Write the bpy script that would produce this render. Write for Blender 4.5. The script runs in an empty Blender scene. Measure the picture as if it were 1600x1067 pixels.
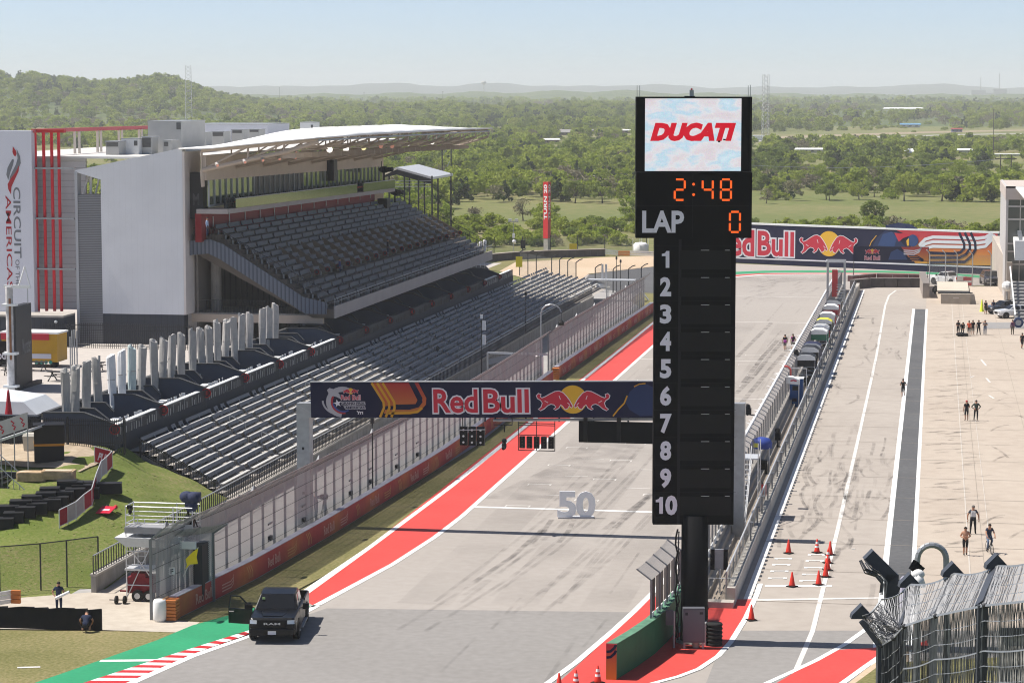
import bpy,math,random
import numpy as np
from mathutils import Vector,Matrix
rnd=random.Random(11)
npr=np.random.RandomState(5)
PI=math.pi
S=bpy.context.scene
COL=S.collection
# ------------------------------------------------------------------ camera: world Y runs along the straight, X to the right, metres
FPX,EH,HOR=3830.0,28.0,145.0
PITCH=math.atan((533.5-HOR)/FPX)
YAW=math.radians(9.8)
FW=Vector((-math.sin(YAW),math.cos(YAW),0))
RT=Vector((math.cos(YAW),math.sin(YAW),0))
DV=FW*math.cos(PITCH)+Vector((0,0,-math.sin(PITCH)))
UV=RT.cross(DV)
EYE=Vector((0,0,EH))
cam=bpy.data.objects.new('camera',bpy.data.cameras.new('camera'))
COL.objects.link(cam)
cam.data.sensor_width=36.0
cam.data.lens=36.0*FPX/1600.0
cam.data.clip_start=1.0
cam.data.clip_end=60000.0
cam.matrix_world=Matrix((RT,UV,-DV)).transposed().to_4x4()
cam.location=EYE
S.camera=cam

def ray(px,py): return DV+RT*((px-800)/FPX)-UV*((py-533.5)/FPX)
def G(px,py,z=0.0):            # survey helper: point of the level z seen at a photo coordinate
    r=ray(px,py);return EYE+r*((z-EH)/r.z)
def onx(px,py,x):
    r=ray(px,py);return EYE+r*(x/r.x)
def ony(px,py,y):
    r=ray(px,py);return EYE+r*(y/r.y)
def onl(px,py,p,q):           # point on the upright plane through plan points p, q
    r=ray(px,py);nx,ny=q[1]-p[1],p[0]-q[0]
    t=(nx*p[0]+ny*p[1])/(nx*r.x+ny*r.y)
    return EYE+r*t
def top(g,py):                  # height of the point above ground point g that shows at row py
    r=ray(800,py);d=(Vector((g[0],g[1],0))-EYE)
    f=d.dot(FW);a=(r.dot(FW));return EH+r.z/a*f
def lerp(a,b,t): return a+(b-a)*t

# ------------------------------------------------------------------ materials
MATS={}
def M(name,col,rough=0.7,metal=0.0,n=0.0,ns=2.0,bump=0.0,bs=8.0,spec=0.25,coat=0.0,emit=0.0,n2=0.0,n2s=0.1,stretch=None,detail=4):
    if name in MATS: return MATS[name]
    m=bpy.data.materials.new(name);m.use_nodes=True
    nt=m.node_tree;N=nt.nodes;L=nt.links
    b=N['Principled BSDF']
    b.inputs['Base Color'].default_value=(*col,1)
    b.inputs['Roughness'].default_value=rough
    b.inputs['Metallic'].default_value=metal
    b.inputs['Specular IOR Level'].default_value=spec
    b.inputs['Coat Weight'].default_value=coat
    if emit:
        b.inputs['Emission Color'].default_value=(*col,1);b.inputs['Emission Strength'].default_value=emit
    if n or bump or n2:
        tc=N.new('ShaderNodeTexCoord');co=tc.outputs['Object']
        if stretch:
            mp=N.new('ShaderNodeMapping');mp.inputs['Scale'].default_value=stretch
            L.new(co,mp.inputs['Vector']);co=mp.outputs['Vector']
    prev=None
    for amt,sc in ((n,ns),(n2,n2s)):
        if not amt: continue
        tx=N.new('ShaderNodeTexNoise');tx.inputs['Scale'].default_value=sc;tx.inputs['Detail'].default_value=detail
        L.new(co,tx.inputs['Vector'])
        mr=N.new('ShaderNodeMapRange');mr.inputs['From Min'].default_value=0.25;mr.inputs['From Max'].default_value=0.75
        mr.inputs['To Min'].default_value=1-amt;mr.inputs['To Max'].default_value=1+amt
        L.new(tx.outputs['Fac'],mr.inputs['Value'])
        vm=N.new('ShaderNodeVectorMath');vm.operation='SCALE'
        if prev is None: vm.inputs[0].default_value=col
        else: L.new(prev,vm.inputs[0])
        L.new(mr.outputs['Result'],vm.inputs['Scale']);prev=vm.outputs['Vector']
    if prev is not None: L.new(prev,b.inputs['Base Color'])
    if bump:
        tx=N.new('ShaderNodeTexNoise');tx.inputs['Scale'].default_value=bs;L.new(co,tx.inputs['Vector'])
        bp=N.new('ShaderNodeBump');bp.inputs['Strength'].default_value=bump;bp.inputs['Distance'].default_value=0.05
        L.new(tx.outputs['Fac'],bp.inputs['Height']);L.new(bp.outputs['Normal'],b.inputs['Normal'])
    MATS[name]=m
    return m

def ribbed(name,col,axis,pitch,depth=0.25,rough=0.6,duty=0.2,dark=0.6):
    """metal cladding: narrow darker grooves every pitch metres along a world axis"""
    if name in MATS: return MATS[name]
    m=M(name,col,rough,n=0.06,ns=0.35)
    nt=m.node_tree;N=nt.nodes;L=nt.links;b=N['Principled BSDF']
    src=b.inputs['Base Color'].links[0].from_socket
    ge=N.new('ShaderNodeNewGeometry');sp=N.new('ShaderNodeSeparateXYZ');L.new(ge.outputs['Position'],sp.inputs[0])
    md=N.new('ShaderNodeMath');md.operation='PINGPONG';md.inputs[1].default_value=pitch/2;L.new(sp.outputs[axis],md.inputs[0])
    lt=N.new('ShaderNodeMath');lt.operation='LESS_THAN';lt.inputs[1].default_value=pitch*duty/2;L.new(md.outputs[0],lt.inputs[0])
    mr=N.new('ShaderNodeMapRange');mr.inputs['To Min'].default_value=1;mr.inputs['To Max'].default_value=dark;L.new(lt.outputs[0],mr.inputs['Value'])
    vm=N.new('ShaderNodeVectorMath');vm.operation='SCALE';L.new(src,vm.inputs[0]);L.new(mr.outputs[0],vm.inputs['Scale'])
    L.new(vm.outputs[0],b.inputs['Base Color'])
    bp=N.new('ShaderNodeBump');bp.inputs['Strength'].default_value=depth;bp.inputs['Distance'].default_value=0.04;bp.invert=True
    L.new(lt.outputs[0],bp.inputs['Height']);L.new(bp.outputs['Normal'],b.inputs['Normal'])
    return m

def chain(name,col,pitch,duty,diag=True,zpitch=None,rough=0.5):
    """wire netting: see-through between woven wires (pattern along the ground direction and up)"""
    if name in MATS: return MATS[name]
    m=M(name,col,rough,metal=0.3)
    nt=m.node_tree;N=nt.nodes;L=nt.links;b=N['Principled BSDF']
    ge=N.new('ShaderNodeNewGeometry');sp=N.new('ShaderNodeSeparateXYZ');L.new(ge.outputs['Position'],sp.inputs[0])
    def mth(op,a,c):
        x=N.new('ShaderNodeMath');x.operation=op
        for i,v in enumerate((a,c)):
            if isinstance(v,(int,float)): x.inputs[i].default_value=v
            else: L.new(v,x.inputs[i])
        return x.outputs[0]
    h=mth('ADD',sp.outputs['Y'],sp.outputs['X']);z=sp.outputs['Z']
    a,c=(mth('ADD',h,z),mth('SUBTRACT',h,z)) if diag else (h,z)
    zp=zpitch or pitch
    w1=mth('LESS_THAN',mth('PINGPONG',a,pitch/2),pitch*duty/2)
    w2=mth('LESS_THAN',mth('PINGPONG',c,zp/2),zp*duty/2 if diag else pitch*duty/2)
    L.new(mth('MAXIMUM',w1,w2),b.inputs['Alpha'])
    return m

# ------------------------------------------------------------------ mesh builder and scene objects
KIDS={}
TXT={}
def text_geo(s,bold=0.0,shear=0.0,space=1.0):
    k=(s,bold,shear,space)
    if k not in TXT:
        cu=bpy.data.curves.new('t','FONT');cu.body=s;cu.size=1.0;cu.offset=bold;cu.shear=shear;cu.space_character=space
        cu.resolution_u=3;cu.fill_mode='FRONT'
        o=bpy.data.objects.new('t',cu);COL.objects.link(o)
        dg=bpy.context.evaluated_depsgraph_get();dg.update()
        me=o.evaluated_get(dg).to_mesh()
        v=[(p.co.x,p.co.y) for p in me.vertices];f=[tuple(p.vertices) for p in me.polygons]
        o.evaluated_get(dg).to_mesh_clear();bpy.data.objects.remove(o);bpy.data.curves.remove(cu)
        TXT[k]=(v,f)
    return TXT[k]

def frame(o,right,up):
    r=Vector(right).normalized();u=Vector(up);u=(u-r*u.dot(r)).normalized();n=r.cross(u)
    m=Matrix((r,u,n)).transposed().to_4x4();m.translation=Vector(o);return m

class MB:
    def __init__(s): s.v=[];s.f=[];s.m=[];s.mats=[]
    def mi(s,mat):
        if mat not in s.mats: s.mats.append(mat)
        return s.mats.index(mat)
    def add(s,vs,fs,mat,mx=None):
        b=len(s.v);i=s.mi(mat)
        s.v+=[tuple(mx @ Vector(p)) if mx else tuple(p) for p in vs]
        for f in fs: s.f.append(tuple(b+k for k in f));s.m.append(i)
        return s
    HX=((0,3,2,1),(4,5,6,7),(0,1,5,4),(1,2,6,5),(2,3,7,6),(3,0,4,7))
    def hexa(s,p,mat): return s.add(p,s.HX,mat)
    def box(s,c,d,mat,rz=0.0,mx=None):
        x,y,z=d[0]/2,d[1]/2,d[2]/2
        q=[(-x,-y,-z),(x,-y,-z),(x,y,-z),(-x,y,-z),(-x,-y,z),(x,-y,z),(x,y,z),(-x,y,z)]
        m=Matrix.Translation(c) @ Matrix.Rotation(rz,4,'Z')
        return s.add(q,s.HX,mat,(mx @ m) if mx else m)
    def b2(s,lo,hi,mat):       # axis box from corner to corner
        c=[(a+b)/2 for a,b in zip(lo,hi)];d=[abs(b-a) for a,b in zip(lo,hi)]
        return s.box(c,d,mat)
    def beam(s,p,q,w,h,mat,up=(0,0,1)):
        p,q=Vector(p),Vector(q);d=(q-p)
        if d.length<1e-6: return s
        d.normalize();u=Vector(up)
        if abs(d.dot(u))>0.98: u=Vector((0,1,0)) if abs(d.y)<0.9 else Vector((1,0,0))
        r=d.cross(u).normalized()*(w/2);u=r.cross(d).normalized()*(h/2)
        return s.hexa([p-r-u,p+r-u,p+r+u,p-r+u,q-r-u,q+r-u,q+r+u,q-r+u],mat)
    def tube(s,p,q,r,mat,n=8,r2=None):
        p,q=Vector(p),Vector(q);d=(q-p)
        if d.length<1e-6: return s
        d.normalize();a=d.orthogonal().normalized();b=d.cross(a);r2=r if r2 is None else r2
        vs=[]
        for o,rr in ((p,r),(q,r2)):
            for k in range(n):
                t=2*PI*k/n;vs.append(o+(a*math.cos(t)+b*math.sin(t))*rr)
        fs=[(k,(k+1) % n,n+(k+1) % n,n+k) for k in range(n)]+[tuple(range(n))[::-1],tuple(range(n,2*n))]
        return s.add(vs,fs,mat)
    def path(s,pts,r,mat,n=6):
        for a,b in zip(pts,pts[1:]): s.tube(a,b,r,mat,n)
        return s
    def poly(s,pts,mat): return s.add(pts,[tuple(range(len(pts)))],mat)
    def prism(s,pts,vec,mat):
        n=len(pts);v=Vector(vec);vs=[Vector(p) for p in pts];vs+=[p+v for p in vs]
        fs=[tuple(range(n))[::-1],tuple(range(n,2*n))]+[(k,(k+1) % n,n+(k+1) % n,n+k) for k in range(n)]
        return s.add(vs,fs,mat)
    def lathe(s,prof,c,mat,n=12,mx=None):
        vs=[];fs=[];c=Vector(c)
        for r,z in prof:
            for k in range(n): t=2*PI*k/n;vs.append(c+Vector((r*math.cos(t),r*math.sin(t),z)))
        for i in range(len(prof)-1):
            for k in range(n): a=i*n;fs.append((a+k,a+(k+1) % n,a+n+(k+1) % n,a+n+k))
        fs+=[tuple(range(n))[::-1],tuple(range(len(vs)-n,len(vs)))]
        return s.add(vs,fs,mat,mx)
    def ball(s,c,r,mat,sc=(1,1,1),n=10,k=7):
        vs=[];fs=[]
        for i in range(k+1):
            ph=PI*i/k
            for j in range(n):
                t=2*PI*j/n
                vs.append((c[0]+r*sc[0]*math.sin(ph)*math.cos(t),c[1]+r*sc[1]*math.sin(ph)*math.sin(t),c[2]+r*sc[2]*math.cos(ph)))
        for i in range(k):
            for j in range(n): fs.append((i*n+j,i*n+(j+1) % n,(i+1)*n+(j+1) % n,(i+1)*n+j))
        return s.add(vs,fs,mat)
    # flat artwork in a frame (x right, y up), raised off millimetres from its board
    def art(s,pts,mx,mat,off=0.004): return s.add([(p[0],p[1],off) for p in pts],[tuple(range(len(pts)))],mat,mx)
    def disc(s,c,r,mx,mat,off=0.004,n=28): return s.art([(c[0]+r*math.cos(2*PI*k/n),c[1]+r*math.sin(2*PI*k/n)) for k in range(n)],mx,mat,off)
    def stroke(s,pts,w,mx,mat,off=0.004):
        n=len(pts);P=[Vector((p[0],p[1])) for p in pts];lft=[];rgt=[]
        for i in range(n):
            a=P[max(i-1,0)];b=P[min(i+1,n-1)];d=(b-a).normalized();nn=Vector((-d.y,d.x))*w/2
            lft.append(P[i]+nn);rgt.append(P[i]-nn)
        for i in range(n-1): s.art([lft[i],rgt[i],rgt[i+1],lft[i+1]],mx,mat,off)
        return s
    def text(s,t,mx,box,mat,off=0.006,bold=0.0,shear=0.0,space=1.0,depth=0.0,keep=False,pad=0.0):
        """lettering fitted into box = (x0, y0, x1, y1) of the frame"""
        v0,f=text_geo(t,0.0,shear,space)
        v=text_geo(t,bold,shear,space)[0] if bold else v0
        f=text_geo(t,bold,shear,space)[1] if bold else f
        xs=[p[0] for p in v0];ys=[p[1] for p in v0]
        sx=(box[2]-box[0])/(max(xs)-min(xs));sy=(box[3]-box[1])/(max(ys)-min(ys))
        if keep: sx=sy=min(sx,sy)
        vs=[(box[0]+(p[0]-min(xs))*sx,box[1]+(p[1]-min(ys))*sy,off) for p in v]
        return s.add(vs,f,mat,mx)
    def build(s,name,parent=None,smooth=False,world=True):
        me=bpy.data.meshes.new(name)
        c=Vector((0,0,0))
        if world and s.v:
            a=np.array(s.v);c=Vector(((a[:,0].min()+a[:,0].max())/2,(a[:,1].min()+a[:,1].max())/2,a[:,2].min()))
        me.from_pydata([(p[0]-c.x,p[1]-c.y,p[2]-c.z) for p in s.v],[],s.f)
        for m in s.mats: me.materials.append(m)
        me.polygons.foreach_set('material_index',s.m)
        if smooth: me.polygons.foreach_set('use_smooth',[True]*len(s.f))
        me.update()
        return link(bpy.data.objects.new(name,me),parent,c,world)

def wloc(o):
    v=o.location.copy();p=o.parent
    while p is not None: v+=p.location;p=p.parent
    return v
def link(o,parent=None,loc=(0,0,0),world=True):
    COL.objects.link(o);o.location=loc
    if parent is not None:
        o.parent=parent;KIDS.setdefault(parent.name,[]).append(o)
        if world: o.location=Vector(loc)-wloc(parent)
    return o
def tag(o,label=None,cat=None,group=None,kind=None):
    if label: o['label']=label
    if cat: o['category']=cat
    if group: o['group']=group
    if kind: o['kind']=kind
    return o
def thing(name,label,cat,loc=(0,0,0),rz=0.0,group=None):
    o=bpy.data.objects.new(name,None);COL.objects.link(o);o.location=loc;o.rotation_euler=(0,0,rz);o.empty_display_size=0.3
    return tag(o,label,cat,group)
def copy_tree(o,loc=None,rz=None,label=None,parent=None):
    c=o.copy();COL.objects.link(c)
    if parent is not None: c.parent=parent;KIDS.setdefault(parent.name,[]).append(c)
    if loc is not None: c.location=loc
    if rz is not None: c.rotation_euler=(0,0,rz)
    if label: c['label']=label
    for k in KIDS.get(o.name,[]): copy_tree(k,parent=c)
    return c
def struct(mb,name): return tag(mb.build(name),kind='structure')
def sheet(name,pts,z,mat):
    mb=MB();mb.poly([(p[0],p[1],z) for p in pts],mat);return struct(mb,name)
ORD='first second third fourth fifth sixth seventh eighth ninth tenth eleventh twelfth thirteenth fourteenth fifteenth sixteenth seventeenth eighteenth nineteenth twentieth twenty-first twenty-second twenty-third twenty-fourth twenty-fifth'.split()

# ------------------------------------------------------------------ shared paints
white=M('white_paint',(0.78,0.78,0.76),0.6,n=0.05,ns=3)
steel=M('galvanised_steel',(0.36,0.37,0.38),0.45,0.4,n=0.12,ns=3)
alu=M('aluminium',(0.62,0.62,0.62),0.4,0.35,n=0.06,ns=5)
darkst=M('dark_steel',(0.035,0.036,0.04),0.5,0.2)
black=M('black_panel',(0.006,0.0062,0.0075),0.75,spec=0.08)
blackp=M('black_plastic',(0.010,0.010,0.011),0.5,spec=0.15)
rubber=M('rubber',(0.02,0.02,0.02),0.85,n=0.2,ns=6)
conc=M('concrete',(0.40,0.37,0.33),0.85,n=0.14,ns=0.7,n2=0.12,n2s=5)
concd=M('weathered_concrete',(0.275,0.26,0.24),0.9,n=0.25,ns=1.2,n2=0.15,n2s=6,stretch=(1,1,0.25))
charc=M('charcoal_panel',(0.040,0.045,0.056),0.6,spec=.15,n=0.08,ns=1)
red=M('red_paint',(0.50,0.028,0.03),0.55,n=0.07,ns=2)
navy=M('navy_print',(0.015,0.016,0.045),0.7,spec=0.08)
printwhite=M('white_print',(0.72,0.70,0.74),0.6)
printred=M('red_print',(0.52,0.022,0.045),0.6)
printyel=M('yellow_print',(0.75,0.42,0.03),0.6)
glass=M('dark_glass',(0.015,0.02,0.022),0.08,spec=0.8)
beige=M('beige_paint',(0.50,0.41,0.33),0.7,n=0.05,ns=1)
cloudw=M('white_fabric',(0.80,0.79,0.77),0.75,n=0.04,ns=2)
# ------------------------------------------------------------------ sun, sky, air
SUN_EL=math.radians(60)
sd=Vector((-math.cos(SUN_EL)*math.cos(.03),-math.cos(SUN_EL)*math.sin(.03),math.sin(SUN_EL)))     # towards the sun
sun=bpy.data.objects.new('sun',bpy.data.lights.new('sun','SUN'));COL.objects.link(sun)
sun.data.energy=3.5;sun.data.angle=math.radians(0.53);sun.data.color=(1.0,0.955,0.89)
sun.rotation_euler=sd.to_track_quat('Z','Y').to_euler();sun.location=(0,0,80)
W=bpy.data.worlds.new('World');S.world=W;W.use_nodes=True
wn=W.node_tree.nodes;wl=W.node_tree.links
sk=wn.new('ShaderNodeTexSky');sk.sky_type='NISHITA';sk.sun_disc=False;sk.sun_elevation=SUN_EL
sk.sun_rotation=math.atan2(sd.x,sd.y);sk.air_density=0.44;sk.dust_density=0.55;sk.ozone_density=0.3;sk.altitude=150
wl.new(sk.outputs['Color'],wn['Background'].inputs['Color']);wn['Background'].inputs['Strength'].default_value=0.079
S.view_settings.view_transform='Standard';S.view_settings.look='None';S.view_settings.exposure=0.93;S.view_settings.gamma=1
S.cycles.transparent_max_bounces=24;S.cycles.max_bounces=6;S.cycles.diffuse_bounces=3;S.cycles.glossy_bounces=3
S.cycles.volume_bounces=3;S.cycles.use_denoising=True;S.cycles.filter_width=1.1
hz=MB();hm=bpy.data.materials.new('hazy_air');hm.use_nodes=True
hn=hm.node_tree.nodes;hn.remove(hn['Principled BSDF']);pv=hn.new('ShaderNodeVolumePrincipled')
pv.inputs['Color'].default_value=(0.95,0.965,1.0,1);pv.inputs['Density'].default_value=0.000125;pv.inputs['Anisotropy'].default_value=0.0
hm.node_tree.links.new(pv.outputs[0],hn['Material Output'].inputs['Volume'])
hz.b2((-9000,-300,-1.4),(9000,14200,135),hm)
hazeo=tag(hz.build('haze'),kind='stuff')

# ------------------------------------------------------------------ ground
def ground_mat():
    m=M('scrub_ground',(0.15,0.15,0.07),0.95)
    nt=m.node_tree;N=nt.nodes;L=nt.links;b=N['Principled BSDF']
    tc=N.new('ShaderNodeTexCoord')
    a=N.new('ShaderNodeTexNoise');a.inputs['Scale'].default_value=0.012;a.inputs['Detail'].default_value=6;L.new(tc.outputs['Object'],a.inputs['Vector'])
    c=N.new('ShaderNodeTexNoise');c.inputs['Scale'].default_value=0.35;c.inputs['Detail'].default_value=5;L.new(tc.outputs['Object'],c.inputs['Vector'])
    r=N.new('ShaderNodeValToRGB');e=r.color_ramp.elements
    e[0].position=0.35;e[0].color=(0.105,0.135,0.032,1);e[1].position=0.64;e[1].color=(0.235,0.195,0.095,1)
    k=r.color_ramp.elements.new(0.5);k.color=(0.155,0.16,0.055,1)
    mx=N.new('ShaderNodeMix');mx.inputs['Factor'].default_value=0.45
    L.new(a.outputs['Fac'],mx.inputs['A']);L.new(c.outputs['Fac'],mx.inputs['B']);L.new(mx.outputs['Result'],r.inputs['Fac'])
    L.new(r.outputs['Color'],b.inputs['Base Color'])
    return m
def patchy(name,cols,s1,s2,rough=0.95,bump=0.0,mixf=0.5,pos=(0.36,0.5,0.64)):
    m=M(name,cols[0],rough);nt=m.node_tree;N=nt.nodes;L=nt.links;b=N['Principled BSDF']
    tc=N.new('ShaderNodeTexCoord');outs=[]
    for s in (s1,s2):
        a=N.new('ShaderNodeTexNoise');a.inputs['Scale'].default_value=s;a.inputs['Detail'].default_value=6;L.new(tc.outputs['Object'],a.inputs['Vector']);outs.append(a.outputs['Fac'])
    mx=N.new('ShaderNodeMix');mx.inputs['Factor'].default_value=mixf;L.new(outs[0],mx.inputs['A']);L.new(outs[1],mx.inputs['B'])
    r=N.new('ShaderNodeValToRGB');e=r.color_ramp.elements
    e[0].position=pos[0];e[0].color=(*cols[0],1);e[1].position=pos[2];e[1].color=(*cols[2],1)
    k=e.new(pos[1]);k.color=(*cols[1],1)
    L.new(mx.outputs['Result'],r.inputs['Fac']);L.new(r.outputs['Color'],b.inputs['Base Color'])
    if bump:
        bp=N.new('ShaderNodeBump');bp.inputs['Strength'].default_value=bump;bp.inputs['Distance'].default_value=0.1
        L.new(outs[1],bp.inputs['Height']);L.new(bp.outputs['Normal'],b.inputs['Normal'])
    return m
gm=ground_mat()
mb=MB();mb.poly([(-9000,-300,-0.06),(9000,-300,-0.06),(9000,14000,-0.06),(-9000,14000,-0.06)],gm);struct(mb,'ground')
asph=patchy('asphalt',((0.318,0.287,0.258),(0.338,0.306,0.276),(0.358,0.326,0.295)),0.05,1.6)
asphd=patchy('fresh_asphalt',((0.225,0.212,0.198),(0.25,0.236,0.222),(0.275,0.26,0.245)),0.08,2.0)
strip=patchy('dark_asphalt',((0.085,0.086,0.088),(0.10,0.10,0.102),(0.12,0.12,0.12)),0.1,2.5)
padd=patchy('paddock_concrete',((0.385,0.322,0.262),(0.425,0.36,0.295),(0.455,0.39,0.32)),0.07,0.9)
pitc=patchy('pit_lane_concrete',((0.33,0.29,0.252),(0.365,0.322,0.28),(0.395,0.352,0.308)),0.06,0.9)
redp=M('red_runoff_paint',(0.56,0.062,0.052),0.7,n=0.10,ns=0.25,n2=0.08,n2s=3,detail=8)
grnp=M('green_runoff_paint',(0.028,0.27,0.125),0.7,n=0.12,ns=0.3,n2=0.08,n2s=4,detail=8)
line=M('line_paint',(0.76,0.76,0.74),0.7,n=0.06,ns=1.5,n2=0.06,n2s=8)
linew=M('worn_line_paint',(0.62,0.59,0.55),0.75,n=0.18,ns=1.2,n2=0.1,n2s=8)
turf=patchy('verge_grass',((0.12,0.12,0.036),(0.185,0.168,0.066),(0.26,0.215,0.105)),0.15,5.0,mixf=.55,bump=0.6)
turfg=patchy('slope_grass',((0.11,0.15,0.025),(0.15,0.175,0.042),(0.24,0.20,0.095)),0.16,5.0,mixf=.55,bump=0.6,pos=(0.38,0.52,0.66))
sand=patchy('gravel',((0.44,0.33,0.22),(0.50,0.38,0.26),(0.55,0.43,0.31)),0.06,2.5)
pathm=patchy('path_concrete',((0.40,0.345,0.28),(0.45,0.395,0.325),(0.50,0.445,0.37)),0.15,1.5)

Z0,Z1,Z2,Z3,Z4=0.0,0.006,0.012,0.018,0.024
def xy(*pts): return [G(*p) for p in pts]
# the straight, the last corner beyond it and the asphalt of the first corner
sheet('track',[(-34.2,95),(-10.4,95),(-10.4,362)]+xy((1360,446),(1575,446),(1600,440),(1600,430),(1150,412),(1019,417.5),(920,429),(880,440),(870,452),(940,462),(985,470),(1019,474))+[(-34.2,300)],Z0,asph)
sheet('track_runoff',xy((905,447),(921,429),(960,424),(1019,417.5),(1060,417),(1060,462),(985,458)),0.0095,strip)
sheet('track_first_corner',[(-41,95)]+xy((170,1085),(300,1023.5),(397,990.5),(446,972),(510,950),(985,956))+[(-14.5,95)],Z1,asphd)
sheet('pit_lane',[(-10.4,95),(-1.0,95),(-1.0,362),(-10.4,362)],0.003,pitc)
sheet('paddock_apron',[(-1.0,95),(40,95),(40,362),(-1.0,362)],Z2,padd)
sheet('pit_exit',[(-10.4,95),(-10.4,124)]+xy((1155,985),(1600,985))+[(40,95)],0.015,asphd)
sheet('grass_verge',xy((275,968),(400,905),(520,835),(600,785),(700,730),(760,695),(870,592),(940,545),(1018,490))+[(-33.8,318),(-33.8,150),(-34.4,140)]+xy((420,945),(365,962),(300,980),(255,1010),(150,1040),(30,1080),(-200,1110),(-200,985),(160,985),(285,988),(310,973)),0.0045,turf)
sheet('service_road',[(-39.3,122),(-38.2,138),(-37.2,160),(-35.8,190),(-36.2,240),(-35.4,330),(-47,360),(-47.5,122)],0.0015,patchy('service_road',((0.29,0.275,0.26),(0.33,0.315,0.30),(0.37,0.355,0.34)),.15,1.5))
sheet('marshal_path',xy((-200,945),(0,936),(150,924.5),(195,912),(240,905),(268,969),(312,972),(287,988),(160,984),(0,982),(-200,985)),0.0105,pathm)
sheet('gravel_trap',xy((760,418),(800,409),(945,401),(1019,397),(1080,397),(1080,416),(1019,417),(920,428),(895,445),(830,438)),0.0085,sand)
sheet('grass_strip_far',xy((740,420),(800,403),(945,396),(1080,393),(1080,398),(945,402),(805,410),(780,424)),0.0125,turf)
sheet('corner_grass',xy((985,470),(1000,457),(1060,461),(1060,480),(1018,492)),0.0115,turf)
# red run-off strip with its two white lines
sheet('red_strip',[(-34.0,310),(-30.7,310),(-30.7,158),(-30.95,150),(-31.6,141)]+xy((490,946),(462,930))+[(-34.3,146)],Z2,redp)
sheet('white_line_outer',[(-33.95,310),(-33.6,310),(-33.6,170),(-34.0,146)]+xy((480,929),(462,930))+[(-34.35,146),(-34.0,168)],Z3,line)
sheet('white_line_inner',[(-30.85,310),(-30.5,310),(-30.5,158),(-30.75,150),(-31.4,141)]+xy((502,945),(480,950))+[(-31.75,141),(-31.1,150),(-30.85,158)],Z3,line)
# green run-off, kerb and line of the first corner
sheet('green_strip',xy((30,1075),(160,1030),(245,1000),(300,977),(368,958),(420,942),(462,929),(485,948),(440,968),(392,984),(245,1032),(120,1075)),0.0145,grnp)
sheet('white_line_corner',xy((175,1075),(300,1022),(395,990),(440,972),(490,945),(500,947),(446,976),(398,993),(305,1026),(195,1075)),Z3,line)
kl=[(115,1072),(245,1030),(392,984),(440,966)];kr=[(185,1072),(300,1022),(397,988),(443,970)]
def along(pl,t):
    seg=[math.dist(a,b) for a,b in zip(pl,pl[1:])];d=t*sum(seg)
    for (a,b),s in zip(zip(pl,pl[1:]),seg):
        if d<=s: return (lerp(a[0],b[0],d/s),lerp(a[1],b[1],d/s))
        d -= s
    return pl[-1]
mb=MB();mr=MB()
GL=[G(*p).xy for p in kl];GR=[G(*p).xy for p in kr]
nk=28
for i in range(nk):
    q=[along([tuple(v) for v in GL],i/nk),along([tuple(v) for v in GR],i/nk),along([tuple(v) for v in GR],(i+1)/nk),along([tuple(v) for v in GL],(i+1)/nk)]
    mb.poly([(*p,0.03) for p in q],red if i % 2 else line)
struct(mb,'kerb')
sheet('white_line_crossing',xy((158,1031),(245,1030),(247,1033),(155,1034)),Z4,line)
sheet('white_line_verge',xy((27,1042),(63,1041),(63,1043),(27,1044)),Z4,linew)
# right-hand red run-off, both sides of the pit wall
sheet('red_island',xy((872,1067),(955,992),(1022,926),(1030,950),(1060,990),(1112,938),(1175,936),(1165,967),(1140,1005),(1090,1047),(1024,1069),(860,1090)),0.025,redp)
def ribbon(name,px,w,z,mat):
    pts=[G(*p).xy for p in px];mb=MB();n=len(pts);L=[];R=[]
    for i in range(n):
        d=(pts[min(i+1,n-1)]-pts[max(i-1,0)]).normalized();nn=Vector((-d.y,d.x))*w/2
        L.append(pts[i]+nn);R.append(pts[i]-nn)
    for i in range(n-1): mb.poly([(*L[i],z),(*R[i],z),(*R[i+1],z),(*L[i+1],z)],mat)
    return struct(mb,name)
ribbon('white_line_island_left',[(845,1075),(900,1035),(955,988),(990,956),(1022,924),(1040,905),(1060,883)],0.34,0.03,line)
ribbon('white_line_island_right',[(1000,1073),(1026,1066),(1060,1057),(1092,1045),(1122,1025),(1142,1003),(1165,966),(1182,930),(1188,912)],0.3,0.0305,line)
sheet('red_exit',xy((1205,1072),(1300,1016),(1377,1011),(1450,1009),(1450,1000),(1377,1026),(1317,1068),(1300,1080)),0.0245,redp)
ribbon('white_line_exit_left',[(1190,1071),(1230,1053),(1275,1032),(1320,1007),(1352,984),(1380,962)],0.3,0.031,line)
ribbon('white_line_exit_right',[(1300,1078),(1317,1067),(1350,1043),(1377,1024),(1420,1005)],0.32,0.0315,line)
sheet('sand_patch',xy((1322,1070),(1352,1046),(1379,1028),(1420,1010),(1420,1060),(1379,1036),(1340,1066)),0.0255,sand)
sheet('exit_grass',xy((1330,1072),(1360,1050),(1379,1036),(1700,1020),(1700,1090),(1330,1090)),0.028,turf)
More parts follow.
